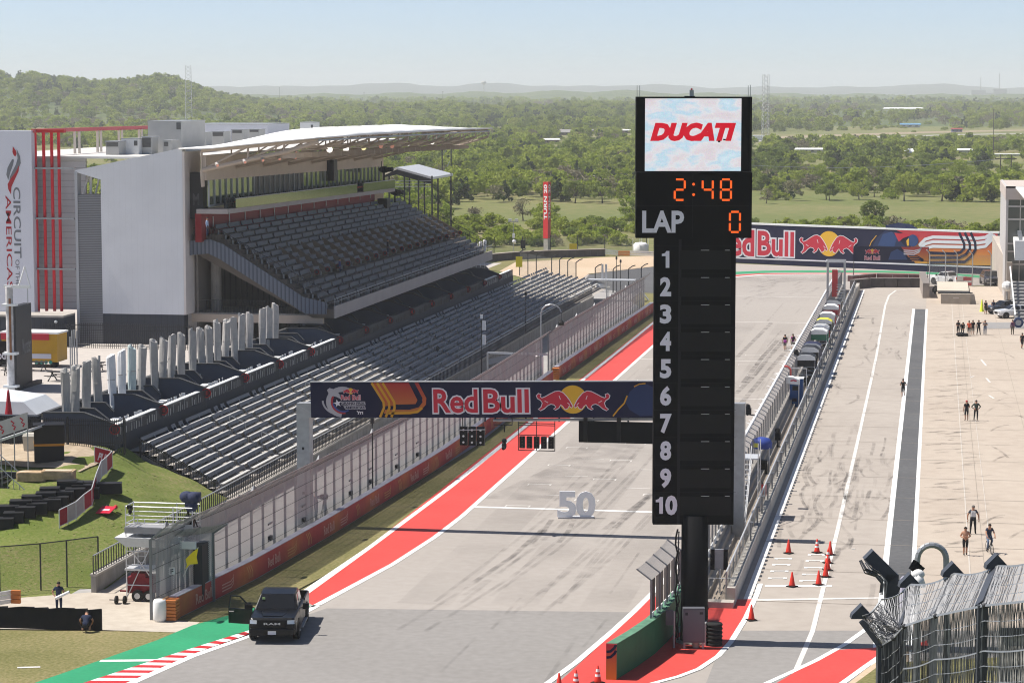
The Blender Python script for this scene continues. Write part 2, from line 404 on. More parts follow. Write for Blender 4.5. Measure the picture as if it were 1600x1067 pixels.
# pit lane lines and the dark fast lane strip
def bar(name,x0,x1,y0,y1,z,mat): return sheet(name,[(x0,y0),(x1,y0),(x1,y1),(x0,y1)],z,mat)
bar('fast_lane_strip',-2.4,-1.0,112,322,0.017,strip)
bar('white_line_strip_left',-2.75,-2.4,112,322,0.021,line)
bar('white_line_strip_right',-1.05,-0.78,112,322,0.0215,line)
ribbon('white_line_pit_middle',[(1238,1060),(1270,985),(1309,827),(1340,690),(1368.7,560),(1383,478),(1389,462),(1400,454),(1440,451)],0.26,0.0205,linew)
bar('white_line_pit_wall',-10.15,-9.75,128,352,0.022,line)
mb=MB()
for i in range(180):
    y=130+i*1.2;mb.poly([(-9.75,y,Z4),(-9.6,y,Z4),(-9.6,y+0.55,Z4),(-9.75,y+0.55,Z4)],darkst)
struct(mb,'road_marking_dashes')
sheet('white_line_pit_entry',xy((1180,936),(1380,933),(1380,935),(1180,939)),0.0225,linew)
sheet('white_line_speed',xy((1196,914),(1300,914),(1300,916.5),(1195,916.5)),0.0235,line)
mb=MB()
for px,py,w in ((1224,872.5,22),(1221,882,23),(1218,892,23),(1215,903,24),(1276,866.5,22),(1273,876,23),(1271,886.5,23),(1268,897,24),(1265,907,26)):
    a,b=G(px-w/2,py),G(px+w/2,py)
    mb.poly([(a.x,a.y-.09,Z4),(b.x,b.y-.09,Z4),(b.x,b.y+.09,Z4),(a.x,a.y+.09,Z4)],line)
    for q in (a,b): mb.poly([(q.x-.1,q.y-.3,Z4+.003),(q.x+.1,q.y-.3,Z4+.003),(q.x+.1,q.y+.12,Z4+.003),(q.x-.1,q.y+.12,Z4+.003)],line)
struct(mb,'pit_box_markings')
# start line and grid slots
bar('start_line',-30.6,-13.6,161.6,162.1,Z2,line)
mb=MB()
for row in range(11):
    for k,x in enumerate((-27.7,-23.4,-19.0)):
        y=162.8+row*9.3+k*3.1
        if y>300: continue
        mb.poly([(x-.85,y,Z2),(x+.85,y,Z2),(x+.85,y+.16,Z2),(x-.85,y+.16,Z2)],linew)
        for s in (-.85,.75): mb.poly([(x+s,y-.5,Z2+.003),(x+s+.1,y-.5,Z2+.003),(x+s+.1,y+.2,Z2+.003),(x+s,y+.2,Z2+.003)],linew)
    for k,x in enumerate((-25.65,-20.5)):
        y=167.5+row*8.7+k*4
        mb.poly([(x-.85,y,Z2),(x+.85,y,Z2),(x+.85,y+.14,Z2),(x-.85,y+.14,Z2)],linew)
struct(mb,'grid_markings')
for i,y in enumerate((224,256,300,338)): bar('white_line_timing',-30.6,-14.0,y,y+.3,Z2,linew)
# far corner: green edge, red kerb
ribbon('red_edge_far',[(1120,437),(1149,431),(1190,428),(1265,427.5),(1380,427.5),(1462,428)],1.6,0.0135,redp)
ribbon('white_edge_far',[(1110,441),(1149,433),(1190,429.4),(1265,428.8),(1380,428.8),(1462,429.5)],0.9,0.0165,line)
ribbon('green_edge_far',[(1120,428),(1200,424.6),(1265,424.3),(1380,424.8),(1462,427.5),(1540,433),(1580,437)],4.0,0.0195,grnp)

# rubber laid down by tyres
def rubber_mat(name,alpha,sc):
    m=M(name,(0.05,0.045,0.045),0.8);nt=m.node_tree;N=nt.nodes;L=nt.links
    tc=N.new('ShaderNodeTexCoord');a=N.new('ShaderNodeTexNoise');a.inputs['Scale'].default_value=sc;a.inputs['Detail'].default_value=5;L.new(tc.outputs['Object'],a.inputs['Vector'])
    r=N.new('ShaderNodeMapRange');r.inputs['From Min'].default_value=0.36;r.inputs['From Max'].default_value=0.66;r.inputs['To Min'].default_value=0;r.inputs['To Max'].default_value=alpha
    L.new(a.outputs['Fac'],r.inputs['Value']);L.new(r.outputs[0],N['Principled BSDF'].inputs['Alpha']);return m
rub1,rub2,rub3=rubber_mat('tyre_rubber',0.34,0.8),rubber_mat('faint_tyre_rubber',0.16,0.5),rubber_mat('wide_tyre_film',0.09,0.12)
def wm(mb,pts,w,z,mat):
    P=[Vector(p[:2]) for p in pts];n=len(P)
    for i in range(n-1):
        d=(P[i+1]-P[i]).normalized();nn=Vector((-d.y,d.x))*w/2
        mb.poly([(*(P[i]+nn),z),(*(P[i]-nn),z),(*(P[i+1]-nn),z),(*(P[i+1]+nn),z)],mat)
mb=MB()
def skid(px,w,mat,pair=0.0):
    pts=[G(*p) for p in px]
    f=[]
    for a,b in zip(pts,pts[1:]): f+=[a.lerp(b,k/5) for k in range(5)]
    f.append(pts[-1])
    wm(mb,f,w,0.0375,mat)
    if pair: wm(mb,[p+Vector((pair,0,0)) for p in f],w,0.0375,mat)
for c in (((680,940),(760,880),(850,812),(930,745)),((620,985),(760,900),(880,810),(960,735)),((850,925),(930,860),(1000,790),(1020,765)),((725,930),(830,860),(905,800),(960,745),(1000,700)),((800,960),(870,905),(950,830),(1015,770))):
    skid(c,0.26,rub2,1.5)
for c in (((830,850),(848,832),(862,812)),((873,848),(888,830),(897,812)),((940,830),(980,800),(1018,772)),((960,825),(1000,790),(1020,772)),((740,910),(800,870),(850,825))):
    skid(c,0.34,rub1,0.0)
for c in (((1150,640),(1175,610),(1205,575),(1235,540)),((1150,615),(1180,585),(1200,560),(1230,525)),((1160,600),(1190,560),(1215,532)),((1150,560),(1180,530),(1205,505))):
    skid(c,0.5,rub1,0.0)
for c in (((1152,438),(1200,436),(1265,436),(1330,437)),): skid(c,7.0,rub2);skid(c,12.0,rub3)
for k in range(26):
    a=rnd.uniform(0,1);x0=1155+150*a;y0=rnd.uniform(442,470)
    skid(((x0,y0),(x0+rnd.uniform(5,22),y0-rnd.uniform(1,6)),(x0+rnd.uniform(20,50),y0-rnd.uniform(1,10))),0.5,rub2)
# broad worn bands on the straight
for x,w in ((-27.4,3.0),(-22.5,2.6),(-17.5,2.6)): wm(mb,[(x,130+12*i) for i in range(15)],w,0.031,rub3)
wm(mb,[(-28,165),(-25,185),(-25,205)],5,0.033,rub2)
# pit lane: starts and burn-outs
for k in range(120):
    x=rnd.uniform(-9.2,-2.9);y=rnd.choice((rnd.gauss(165,13),rnd.gauss(180,10),rnd.uniform(140,300)));l=rnd.uniform(3,11);bnd=rnd.uniform(-0.9,0.9)
    wm(mb,[(x+bnd*math.sin(t*2.2) ,y+l*t) for t in np.linspace(0,1,8)],rnd.uniform(0.16,0.34),0.0385+k*1e-4,rnd.choice((rub1,rub2,rub2,rub2)))
for k in range(190):
    x=rnd.uniform(-0.6,2.6);y=rnd.uniform(150,318);l=rnd.uniform(0.8,2.4);a=rnd.uniform(-0.35,0.9)
    wm(mb,[(x+l*t,y+a*l*t+.4*math.sin(2*t)) for t in np.linspace(0,1,5)],rnd.uniform(0.15,0.4),0.0385+k*1e-4,rnd.choice((rub1,rub1,rub2)))
for k in range(26):
    x=rnd.uniform(3.5,8.5);y=rnd.uniform(150,300);s=rnd.choice((-1,1));l=rnd.uniform(3,7)
    wm(mb,[(x+1.6*t*s,y-l*t*t) for t in np.linspace(0,1,8)],0.22,0.0385+k*1e-4,rnd.choice((rub1,rub2)))
for k in range(40):
    x=rnd.uniform(-30,-14);y=rnd.uniform(112,330);l=rnd.uniform(6,26)
    wm(mb,[(x+0.012*k*t,y+l*t) for t in np.linspace(0,1,5)],rnd.uniform(.15,.3),0.0385+k*1e-4,rub2)
struct(mb,'road_tyre_marks')
# saw-cut joints of the concrete
mb=MB();jm=M('joint',(0.31,0.27,0.225),0.9)
for k in range(24):
    y=134+k*9.1;mb.poly([(-10.3,y,0.033),(30,y,0.033),(30,y+.07,0.033),(-10.3,y+.07,0.033)],jm)
for x in (3.2,7.6,12): mb.poly([(x,95,0.0335),(x+.03,95,0.0335),(x+.03,340,0.0335),(x,340,0.0335)],jm)
struct(mb,'road_joints')
mb=MB()
for px,py,dx,dy in ((1533,562,8,10),(1541,591,6,7),(1545,618,8,5),(1516,590,6,-2),(1330,858,6,0)):
    a,b=G(px,py),G(px+dx,py+dy);wm(mb,[a,b],.2,0.0345,linew)
pale_=M('faded_paddock_line',(0.50,0.455,0.40),.8);wm(mb,[(2.35,120),(2.35,330)],.08,0.0345,pale_);wm(mb,[(3.7,120),(3.7,330)],.05,0.0345,pale_)
struct(mb,'paddock_markings')
sheet('paddock_slab',xy((1538,504),(1600,504),(1600,514),(1538,514)),0.033,M('slab',(0.27,0.26,0.25),0.85,n=0.1,ns=1))

# grass slope and plateau beside the stand (heights in metres above the track)
def hill_z(x,y):
    a=min(max((y-130.5)/16.5,0),1);a=a*a*(3-2*a)*0.35+a*0.65
    h=1.0+3.2*min(max((-46.3-x)/7.7,0),1)**0.9
    z=a*h+0.6*min(max((y-149)/6,0),1)*min(max((-52-x)/3,0),1)
    return z+0.06*math.sin(x*1.3+y*.7)*a+0.04*math.sin(x*2.9-y*1.9)*a
mb=MB();nx,ny=90,70;xs=np.linspace(-125,-45.6,nx);ys=np.linspace(127,156.5,ny)
vs=[];fs=[]
for j in range(ny):
    for i in range(nx):
        xx=-46.05-(abs(xs[i]+45.6)/79.4)**1.6*79
        vs.append((xx,ys[j],hill_z(xx,ys[j])-0.02))
for j in range(ny-1):
    for i in range(nx-1): a=j*nx+i;fs.append((a,a+1,a+nx+1,a+nx))
mb.add(vs,fs,turfg);so=struct(mb,'grass_slope');so.data.polygons.foreach_set('use_smooth',[True]*len(so.data.polygons))
CZ=4.8
conm=patchy('concourse_concrete',((0.40,0.36,0.33),(0.44,0.40,0.365),(0.49,0.445,0.40)),0.1,1.2)
sheet('concourse',[(-58.4,155),(-58.4,330),(-160,330),(-160,155)],CZ,conm)
gp=[G(*p,4.0) for p in ((-60,700),(60,690),(150,680),(245,688),(210,700),(150,716),(110,735),(60,760),(-60,765))]
mb=MB();n=14
dirt=patchy('dry_dirt',((0.33,0.26,0.18),(0.40,0.32,0.23),(0.46,0.38,0.28)),0.4,2.5)
for i in range(16):
    for j in range(8):
        u=[lerp(-82,-53.4,(i+a)/16) for a in (0,1)];w=[lerp(147.5,154.9,(j+a)/8) for a in (0,1)]
        mb.poly([(a,b,hill_z(a,b)+0.05) for a,b in ((u[0],w[0]),(u[1],w[0]),(u[1],w[1]),(u[0],w[1]))],dirt)
struct(mb,'plateau_dirt')
# grass blades over verge and slope: tufts
def tufts(name,spots,h,mats,w=0.05):
    mb=MB()
    for x,y,z in spots:
        a=rnd.uniform(0,PI);d=Vector((math.cos(a),math.sin(a),0))*w*rnd.uniform(.6,1.5);hh=h*rnd.uniform(.4,1.3)
        l=Vector((rnd.uniform(-.5,.5),rnd.uniform(-.5,.5),0))*hh
        p=Vector((x,y,z));mb.add([p-d,p+d,p+l+Vector((0,0,hh))],[(0,1,2)],rnd.choice(mats))
    return tag(mb.build(name),kind='stuff')
tg=[M('blade_green',(0.14,0.19,0.035),0.8),M('blade_light',(0.20,0.23,0.06),0.8),M('blade_dry',(0.28,0.23,0.10),0.8)]
sp=[]
for k in range(3500):
    x=-46.3-26*rnd.random()**1.2;y=rnd.uniform(129.5,154)
    if x<-53.5 and y>147.5: continue
    if y<131 and x>-47: continue
    sp.append((x,y,hill_z(x,y)-.03))
tufts('grass',sp,0.035,tg,.09)
# ------------------------------------------------------------------ trees
def leaf_mat(name,a,b,trans=0.25):
    m=M(name,a,0.7,spec=0.2);nt=m.node_tree;N=nt.nodes;L=nt.links;p=N['Principled BSDF']
    oi=N.new('ShaderNodeObjectInfo');tc=N.new('ShaderNodeTexCoord')
    nz=N.new('ShaderNodeTexNoise');nz.inputs['Scale'].default_value=0.9;nz.inputs['Detail'].default_value=3;L.new(tc.outputs['Object'],nz.inputs['Vector'])
    ad=N.new('ShaderNodeMath');ad.operation='MULTIPLY_ADD';ad.inputs[1].default_value=0.7;L.new(oi.outputs['Random'],ad.inputs[0])
    s2=N.new('ShaderNodeMath');s2.operation='MULTIPLY';s2.inputs[1].default_value=0.4;L.new(nz.outputs['Fac'],s2.inputs[0]);L.new(s2.outputs[0],ad.inputs[2])
    mx=N.new('ShaderNodeMix');mx.data_type='RGBA';mx.inputs['A'].default_value=(*a,1);mx.inputs['B'].default_value=(*b,1)
    L.new(ad.outputs[0],mx.inputs['Factor']);L.new(mx.outputs['Result'],p.inputs['Base Color'])
    tr=N.new('ShaderNodeBsdfTranslucent');L.new(mx.outputs['Result'],tr.inputs['Color'])
    ms=N.new('ShaderNodeMixShader');ms.inputs['Fac'].default_value=trans
    L.new(p.outputs[0],ms.inputs[1]);L.new(tr.outputs[0],ms.inputs[2]);L.new(ms.outputs[0],N['Material Output'].inputs['Surface'])
    return m
lf={'spring': leaf_mat('spring_leaves',(0.225,0.30,0.028),(0.34,0.38,0.07),.5),
      'mid': leaf_mat('mid_green_leaves',(0.155,0.215,0.032),(0.22,0.27,0.055),.45),
      'cedar': leaf_mat('cedar_leaves',(0.055,0.09,0.028),(0.09,0.13,0.04),.3),
      'bare': leaf_mat('bare_twigs',(0.20,0.17,0.12),(0.24,0.23,0.12),.2)}
bark=M('bark',(0.10,0.085,0.07),0.9,n=0.25,ns=4)
def npmesh(name,V,Q,mats,idx=None):
    me=bpy.data.meshes.new(name);V=np.asarray(V,np.float32);Q=np.asarray(Q,np.int32)
    me.vertices.add(len(V));me.vertices.foreach_set('co',V.ravel())
    k=Q.shape[1];me.loops.add(Q.size);me.loops.foreach_set('vertex_index',Q.ravel())
    me.polygons.add(len(Q));me.polygons.foreach_set('loop_start',np.arange(0,Q.size,k,dtype=np.int32));me.polygons.foreach_set('loop_total',np.full(len(Q),k,np.int32))
    for m in mats: me.materials.append(m)
    if idx is not None: me.polygons.foreach_set('material_index',np.asarray(idx,np.int32))
    me.update(calc_edges=True);me.validate();return me
def leaves(R,centers,radii,per,size,flat=0.75):
    P=[]
    for c,r in zip(centers,radii):
        d=R.normal(size=(per,3));d /= np.linalg.norm(d,axis=1)[:,None]+1e-9
        rr=r*R.uniform(0.25,1,per)**0.45
        P.append(np.array(c)+d*rr[:,None]*np.array([1,1,flat]))
    P=np.concatenate(P);n=len(P)
    u=R.normal(size=(n,3));u /= np.linalg.norm(u,axis=1)[:,None]
    w=np.cross(u,R.normal(size=(n,3)));w /= np.linalg.norm(w,axis=1)[:,None]+1e-9
    s=size*R.uniform(0.5,1.3,n)[:,None]
    V=np.stack([P-u*s*0.7,P-w*s*0.4,P+u*s*0.7,P+w*s*0.4],1).reshape(-1,3)
    return V,np.arange(n*4).reshape(-1,4)
def crown_blobs(R,kind,h,w):
    C=[];r=[]
    if kind=='cedar':
        for k in range(26):
            t=R.uniform(0.06,1) ;a=R.uniform(0,2*PI);q=w*(1.02-t**1.6)*R.uniform(.3,.8)
            C.append((q*math.cos(a),q*math.sin(a),h*t));r.append(max(.22*w*(1.25-t),.35))
    elif kind=='bush':
        for k in range(14):
            a=R.uniform(0,2*PI);q=w*R.uniform(0,.85);C.append((q*math.cos(a),q*math.sin(a),h*R.uniform(.25,.75)*(1-.4*q/w)));r.append(w*R.uniform(.25,.4))
    else:
        n=24
        for k in range(n):
            a=R.uniform(0,2*PI);t=R.uniform(.3,.95);q=w*math.sin(PI*min(t*.92,.9))*R.uniform(.35,1.0)
            C.append((q*math.cos(a),q*math.sin(a),h*t));r.append(w*R.uniform(.2,.36))
    return C,r
def trunk_mb(R,kind,h,w,C):
    mb=MB();b=min(.3*h,2.2) if kind != 'cedar' else h*.8
    if kind=='bush':
        for c in C[:6]: mb.tube((0,0,-.2),c,.05,bark,4,.015)
        return mb
    j=(R.uniform(-.3,.3),R.uniform(-.3,.3),b)
    mb.tube((0,0,-.3),j,.16+.012*h,bark,6,.1 if kind != 'cedar' else .03)
    for c in C[:12 if kind != 'bare' else 24]:
        m=Vector(j).lerp(Vector(c),.5)+Vector((0,0,.25));mb.tube(j,m,.075,bark,4,.05);mb.tube(m,c,.05,bark,4,.012)
    return mb
def make_tree(seed,kind,h,w,per,size,mat):
    R=np.random.RandomState(seed);C,r=crown_blobs(R,kind,h,w)
    V,Q=leaves(R,C,r,per,size,.8)
    V[:,2]=np.maximum(V[:,2],0.05)
    cm=npmesh('crown',V,Q,[lf[mat]]);t=trunk_mb(R,kind,h,w,C)
    tm=t.build('trunk',world=False);tmesh=tm.data;bpy.data.objects.remove(tm)
    return cm,tmesh
KINDS=[]   # (crown mesh, trunk mesh, word, label stub)
for sd_,(kd,h,w,per,sz,mt,nm,lb) in enumerate((
    ('tree',7.5,3.6,75,.40,'spring','spring_tree','bright yellow-green spring tree'),('tree',6.4,3.4,75,.40,'spring','spring_tree','bright yellow-green spring tree'),
    ('tree',5.2,3.2,70,.38,'spring','spring_tree','bright yellow-green spring tree'),
    ('tree',7.0,3.7,80,.42,'mid','green_tree','mid green round-topped tree'),('tree',5.8,3.3,80,.42,'mid','green_tree','mid green round-topped tree'),
    ('cedar',6.5,2.6,80,.38,'cedar','cedar_tree','dark green dense cedar tree'),('cedar',5.0,2.4,80,.36,'cedar','cedar_tree','dark green dense cedar tree'),
    ('bare',6.0,3.2,22,.30,'bare','bare_tree','grey-brown nearly leafless tree'),('bare',5.0,3.0,26,.30,'bare','bare_tree','grey-brown nearly leafless tree'),
    ('bush',2.6,2.4,90,.34,'spring','bush','low yellow-green leafy bush'),('bush',2.2,2.2,90,.34,'mid','bush','low mid green leafy bush'),('bush',2.0,2.3,40,.3,'bare','bush','low brown twiggy bush'))):
    cm,tm=make_tree(100+sd_,kd,h,w,per,sz,mt);KINDS.append((cm,tm,nm,lb))
def vnoise(x,y,s):
    return (math.sin(x/s*1.7+1.3*math.sin(y/s*1.1))+math.sin(y/s*2.1+1.7*math.sin(x/s*.8+2))+math.sin((x+y)/s*.9+4))/3
def cam_xy(d,px): # plan point at camera depth d, photo column px
    c=(px-800)/FPX*d;return RT.x*c+FW.x*d,RT.y*c+FW.y*d
def rowy(d): return HOR+EH*FPX/d
def in_field(d,px):
    """open meadow behind the far barrier, and the mown strip and road on the right further out"""
    r=rowy(d)
    if px>1130: return 317+3*math.sin(px/60)<r<349+4*math.sin(px/47) or (1180<px and abs(r-(212-(px-1200)*.018))<5.5)
    if px>690: return 317+4*math.sin(px/35)<r<343
    return False
CLEAR=[(625,171,110),(640,172,46),(745,173,66),(778,174,30),(835,174,64),(885,211,20),(862,224,26),(925,209,14),(978,208,24),(1182,219,22),(1240,175,26),(1360,178,22),(1408,176,66),(1420,199,32),(1268,238,52),(1422,241,26),(1506,243,42),(1572,243,52),(1493,206,18),(1538,172,28),(115,169,32),(30,173,42),(365,164,32)]
CLEAR=[(px-w/2-2,px+w/2+2,EH*FPX/(py-HOR)) for px,py,w in CLEAR]
x_=cam_xy
def cleared(d,px): return any(a<px<b and D_-.3*D_<d<D_+25 for a,b,D_ in CLEAR)
spots=[]
tries=0
while len(spots)<300 and tries<20000:
    tries+=1
    if len(spots)<120:
        d=rnd.uniform(438,528);px=rnd.choice((rnd.uniform(560,1010),rnd.uniform(1160,1575)))
    else: d=520+400*rnd.random()**1.2;px=rnd.uniform(560,1640)
    if d<520 and 1150<px<1575 and d<437: continue
    f=in_field(d,px)
    if f and rnd.random()>.025: continue
    x,y=cam_xy(d,px)
    if px>1150 and y<412: continue
    if px<=1150 and d<447: continue
    if any((x-a)**2+(y-b)**2<(5 if d<530 else 12) for a,b,*_ in spots): continue
    spots.append((x,y,d,px,f))
spots.sort(key=lambda s: s[2])
GROUP='trees and bushes behind the far barrier'
for x,y,d,px,f in spots:
    nv=vnoise(x,y,38);r=rnd.random()
    near=rowy(d)>350
    if f: k=rnd.choice((8,11,9,11))
    elif near and px>690: k=rnd.choice((9,9,9,10,10,9,9,11))
    elif nv>.25 and r<.5: k=rnd.choice((5,6,3,4))
    elif nv<-.3 and r<.3: k=rnd.choice((7,8,11,8))
    else: k=rnd.choice((0,1,1,2,2,3,4,9,10,8,6))
    cm,tm,nm,lb=KINDS[k];s=rnd.uniform(.8,1.2)*(1.15 if near else .9)
    where='right behind the far barrier wall' if near else ('alone in the dry meadow beyond the far barrier' if f else ('in the wood just beyond the meadow' if d<720 else 'deep in the wood beyond the meadow'))
    t=thing(nm,f'{lb} {where}','bush' if nm=='bush' else 'tree',(x,y,-.06),rnd.uniform(0,6.28),GROUP);t.scale=(s,s,s*rnd.uniform(.85,1.1))
    link(bpy.data.objects.new('trunk',tm),t,world=False);link(bpy.data.objects.new('crown',cm),t,world=False)

# the far wood that reads as one mass: geometry-node scatter of the same crowns, coarser
far=bpy.data.collections.new('far_trees')
for i,(kd,h,w,per,sz,mt) in enumerate((('tree',6.8,3.6,26,.75,'spring'),('tree',6.0,3.6,26,.75,'spring'),('tree',6.8,3.8,30,.75,'mid'),('tree',5.4,3.4,30,.7,'mid'),('cedar',6.5,2.9,30,.7,'cedar'),('bare',5.6,3.2,16,.55,'bare'),('bush',2.4,2.6,30,.6,'spring'))):
    R=np.random.RandomState(300+i);C,r=crown_blobs(R,kd,h,w);V,Q=leaves(R,C,r,per,sz,.8);V[:,2]=np.maximum(V[:,2],0.05)
    far.objects.link(bpy.data.objects.new('far_crown_%d' % i,npmesh('crown',V,Q,[lf[mt]])))
def hill_h(x,y): # rise of the land: wooded ridge on the left, low swells elsewhere
    c=x*RT.x+y*RT.y;d=x*FW.x+y*FW.y;px=800+c/d*FPX
    if d<1500: return 0.0
    g=max(0.0,1-((d-2900)/900)**2)
    prof=[(-300,44),(0,45),(40,42),(90,37),(150,31),(205,33),(240,39),(270,39),(300,32),(340,20),(400,11),(520,7),(700,9),(900,8),(1400,6),(2000,6)]
    h=prof[-1][1]
    for (a,ha),(b,hb) in zip(prof,prof[1:]):
        if a<=px<=b: h=lerp(ha,hb,(px-a)/(b-a));break
    return h*g*(1+.10*vnoise(x,y,90))
PT=[];SC=[];IX=[];RO=[]
def scatter(d0,d1,area,smin,smax):
    n=int(0.24*(d1*d1-d0*d0)/area*2/2)
    for k in range(n):
        d=math.sqrt(rnd.uniform(d0*d0,d1*d1));px=rnd.uniform(-130,1730)
        r=rowy(d)
        if in_field(d,px) and rnd.random()>.02: continue
        low_=cleared(d,px) or (px>1120 and 1230<d<1640) or (vnoise(x_(d,px)[0],x_(d,px)[1],130)>.25 and 700<d<1900)
        if low_ and rnd.random()<.45: continue
        x,y=cam_xy(d,px)
        if d<905 and any(abs(x-a)<3 and abs(y-b)<3 for a,b in NEAR.get((int(x // 20),int(y // 20)),())): continue
        if d<620 and px>690: continue
        nv=vnoise(x,y,30+d*.05)
        if nv<-.35 and rnd.random()<.7: continue
        PT.append((x,y,hill_h(x,y)-.1));SC.append(rnd.uniform(smin,smax));RO.append(rnd.uniform(0,6.28))
        q=rnd.random()
        if low_: IX.append(6);SC[-1]=rnd.uniform(.45,.95)*(1 if d<1700 else 1.3)
        elif nv>.3: IX.append(4 if q<.4 else 2 if q<.6 else 3 if q<.8 else 0)
        elif nv<-.25: IX.append(5 if q<.25 else 6 if q<.6 else 1 if q<.85 else 4)
        else: IX.append(0 if q<.3 else 1 if q<.58 else 2 if q<.74 else 3 if q<.84 else 4 if q<.91 else 5)
NEAR={}
for x,y,*_ in spots:
    for i in (-1,0,1):
        for j in (-1,0,1): NEAR.setdefault((int(x // 20)+i,int(y // 20)+j),[]).append((x,y))
scatter(455,900,52,.6,1.15);scatter(900,1600,95,.65,1.3);scatter(1600,3600,260,1.0,1.8);scatter(3600,8500,2200,2.2,3.4)
me=bpy.data.meshes.new('woodland');me.vertices.add(len(PT));me.vertices.foreach_set('co',np.array(PT,np.float32).ravel())
for nm,ty,arr in (('scl','FLOAT',SC),('rotz','FLOAT',RO),('idx','INT',IX)):
    at=me.attributes.new(nm,ty,'POINT');at.data.foreach_set('value',np.array(arr,np.float32 if ty=='FLOAT' else np.int32))
wood=bpy.data.objects.new('woodland',me);COL.objects.link(wood);tag(wood,kind='stuff')
ng=bpy.data.node_groups.new('scatter_wood','GeometryNodeTree')
ng.interface.new_socket('Geometry',in_out='INPUT',socket_type='NodeSocketGeometry');ng.interface.new_socket('Geometry',in_out='OUTPUT',socket_type='NodeSocketGeometry')
N=ng.nodes;L=ng.links
gi=N.new('NodeGroupInput');go=N.new('NodeGroupOutput');ip=N.new('GeometryNodeInstanceOnPoints');ci=N.new('GeometryNodeCollectionInfo')
ci.inputs['Collection'].default_value=far;ci.inputs['Separate Children'].default_value=True;ci.inputs['Reset Children'].default_value=True
def attr(n,t):
    a=N.new('GeometryNodeInputNamedAttribute');a.data_type=t;a.inputs['Name'].default_value=n
    return [o for o in a.outputs if o.enabled and o.name=='Attribute'][0]
L.new(gi.outputs[0],ip.inputs['Points']);L.new(ci.outputs[0],ip.inputs['Instance']);ip.inputs['Pick Instance'].default_value=True
L.new(attr('idx','INT'),ip.inputs['Instance Index'])
cx=N.new('ShaderNodeCombineXYZ');L.new(attr('rotz','FLOAT'),cx.inputs['Z']);er=N.new('FunctionNodeEulerToRotation');L.new(cx.outputs[0],er.inputs[0]);L.new(er.outputs[0],ip.inputs['Rotation'])
L.new(attr('scl','FLOAT'),ip.inputs['Scale']);L.new(ip.outputs[0],go.inputs[0])
md=wood.modifiers.new('scatter','NODES');md.node_group=ng

# ------------------------------------------------------------------ land beyond: wooded ridge and the blue ridges
hillm=patchy('wooded_hill',((0.05,0.075,0.022),(0.075,0.105,0.03),(0.13,0.135,0.06)),0.012,0.05)
def land(name,d0,d1,nd,np_,fz,mat,p0=-700,p1=2300):
    mb=MB();vs=[];fs=[]
    for i in range(nd):
        d=lerp(d0,d1,i/(nd-1))
        for j in range(np_):
            x,y=cam_xy(d,lerp(p0,p1,j/(np_-1)));vs.append((x,y,fz(x,y,d,lerp(p0,p1,j/(np_-1)))))
    for i in range(nd-1):
        for j in range(np_-1): a=i*np_+j;fs.append((a,a+1,a+np_+1,a+np_))
    mb.add(vs,fs,mat);o=struct(mb,name);o.data.polygons.foreach_set('use_smooth',[True]*len(fs));return o
land('hills',1990,3800,26,160,lambda x,y,d,p: hill_h(x,y)-.4-(3 if d>3790 or d<2000 else 0),hillm)
def prof(pl,p):
    if p<=pl[0][0]: return pl[0][1]
    for (a,ha),(b,hb) in zip(pl,pl[1:]):
        if p<=b: return lerp(ha,hb,(p-a)/(b-a))
    return pl[-1][1]
r1=[(-700,40),(300,42),(420,53),(470,44),(560,58),(640,57),(700,50),(780,60),(900,46),(1000,56),(1100,45),(1200,44),(1290,48),(1360,42),(1400,56),(1450,57),(1500,50),(1600,42),(2300,45)]
land('hill_ridge',9200,12500,12,200,lambda x,y,d,p: (prof(r1,p)*1.15+4*math.sin(p/23)+2*math.sin(p/9.0+d))*max(0,1-((d-10600)/1700)**2)-1,M('far_ridge',(0.055,0.07,0.06),.95,n=.2,ns=.004))
r2=[(-700,24),(300,22),(500,25),(700,28),(860,31),(960,33),(1100,26),(1500,24),(2300,26)]
land('hill_swell',4600,6600,10,160,lambda x,y,d,p: (prof(r2,p)+2.5*math.sin(p/19)+1.5*math.sin(p/7+d))*max(0,1-((d-5600)/1050)**2)-1,hillm)

# ------------------------------------------------------------------ far buildings, each with walls, roof and openings
wallw=M('pale_siding',(0.55,0.53,0.50),0.8,n=0.06,ns=.5);roofw=M('white_metal_roof',(0.78,0.78,0.76),0.5);roofg=M('grey_roof',(0.25,0.24,0.23),0.8)
brown=M('brown_siding',(0.20,0.14,0.10),0.85);bluew=M('blue_tarpaulin',(0.12,0.30,0.52),0.7)
def shed(px,py,wpx,hpx,dep,label,roof=roofw,wall=wallw,pitch=.25,nwin=3,name='shed',cat='building'):
    d=EH*FPX/(py-HOR);w=wpx/FPX*d;h=hpx/FPX*d
    x,y=cam_xy(d,px);t=thing(name,label,cat,(x,y,0),YAW+rnd.uniform(-.15,.15))
    mb=MB();e=h*(1-pitch);mb.b2((-w/2,0,0),(w/2,dep,e),wall);mb.build('wall',t,world=False)
    mb=MB();o=w*.03+.2
    mb.prism([(-w/2-o,-o,e),(-w/2-o,dep/2,h),(-w/2-o,dep+o,e),(-w/2-o,dep+o,e-.25),(-w/2-o,-o,e-.25)],(w+2*o,0,0),roof);mb.build('roof',t,world=False)
    for i in range(nwin):
        cx=-w/2+w*(i+.5)/nwin;mb=MB();mb.b2((cx-w/nwin*.22,-.06,e*.3),(cx+w/nwin*.22,.02,e*.75),glass);mb.build('window',t,world=False)
    return t
shed(625,171,110,6,30,'long low white-roofed hall among the trees beyond the canopy');shed(640,172,46,6,25,'grey-roofed hall touching the long white hall',roofg)
shed(745,173,60,8,30,'wide brown-walled school with grey roof far off',roofg,brown,nwin=6);shed(722,174,6,10,5,'slim white tower block at the left of the brown hall',pitch=.1,nwin=1)
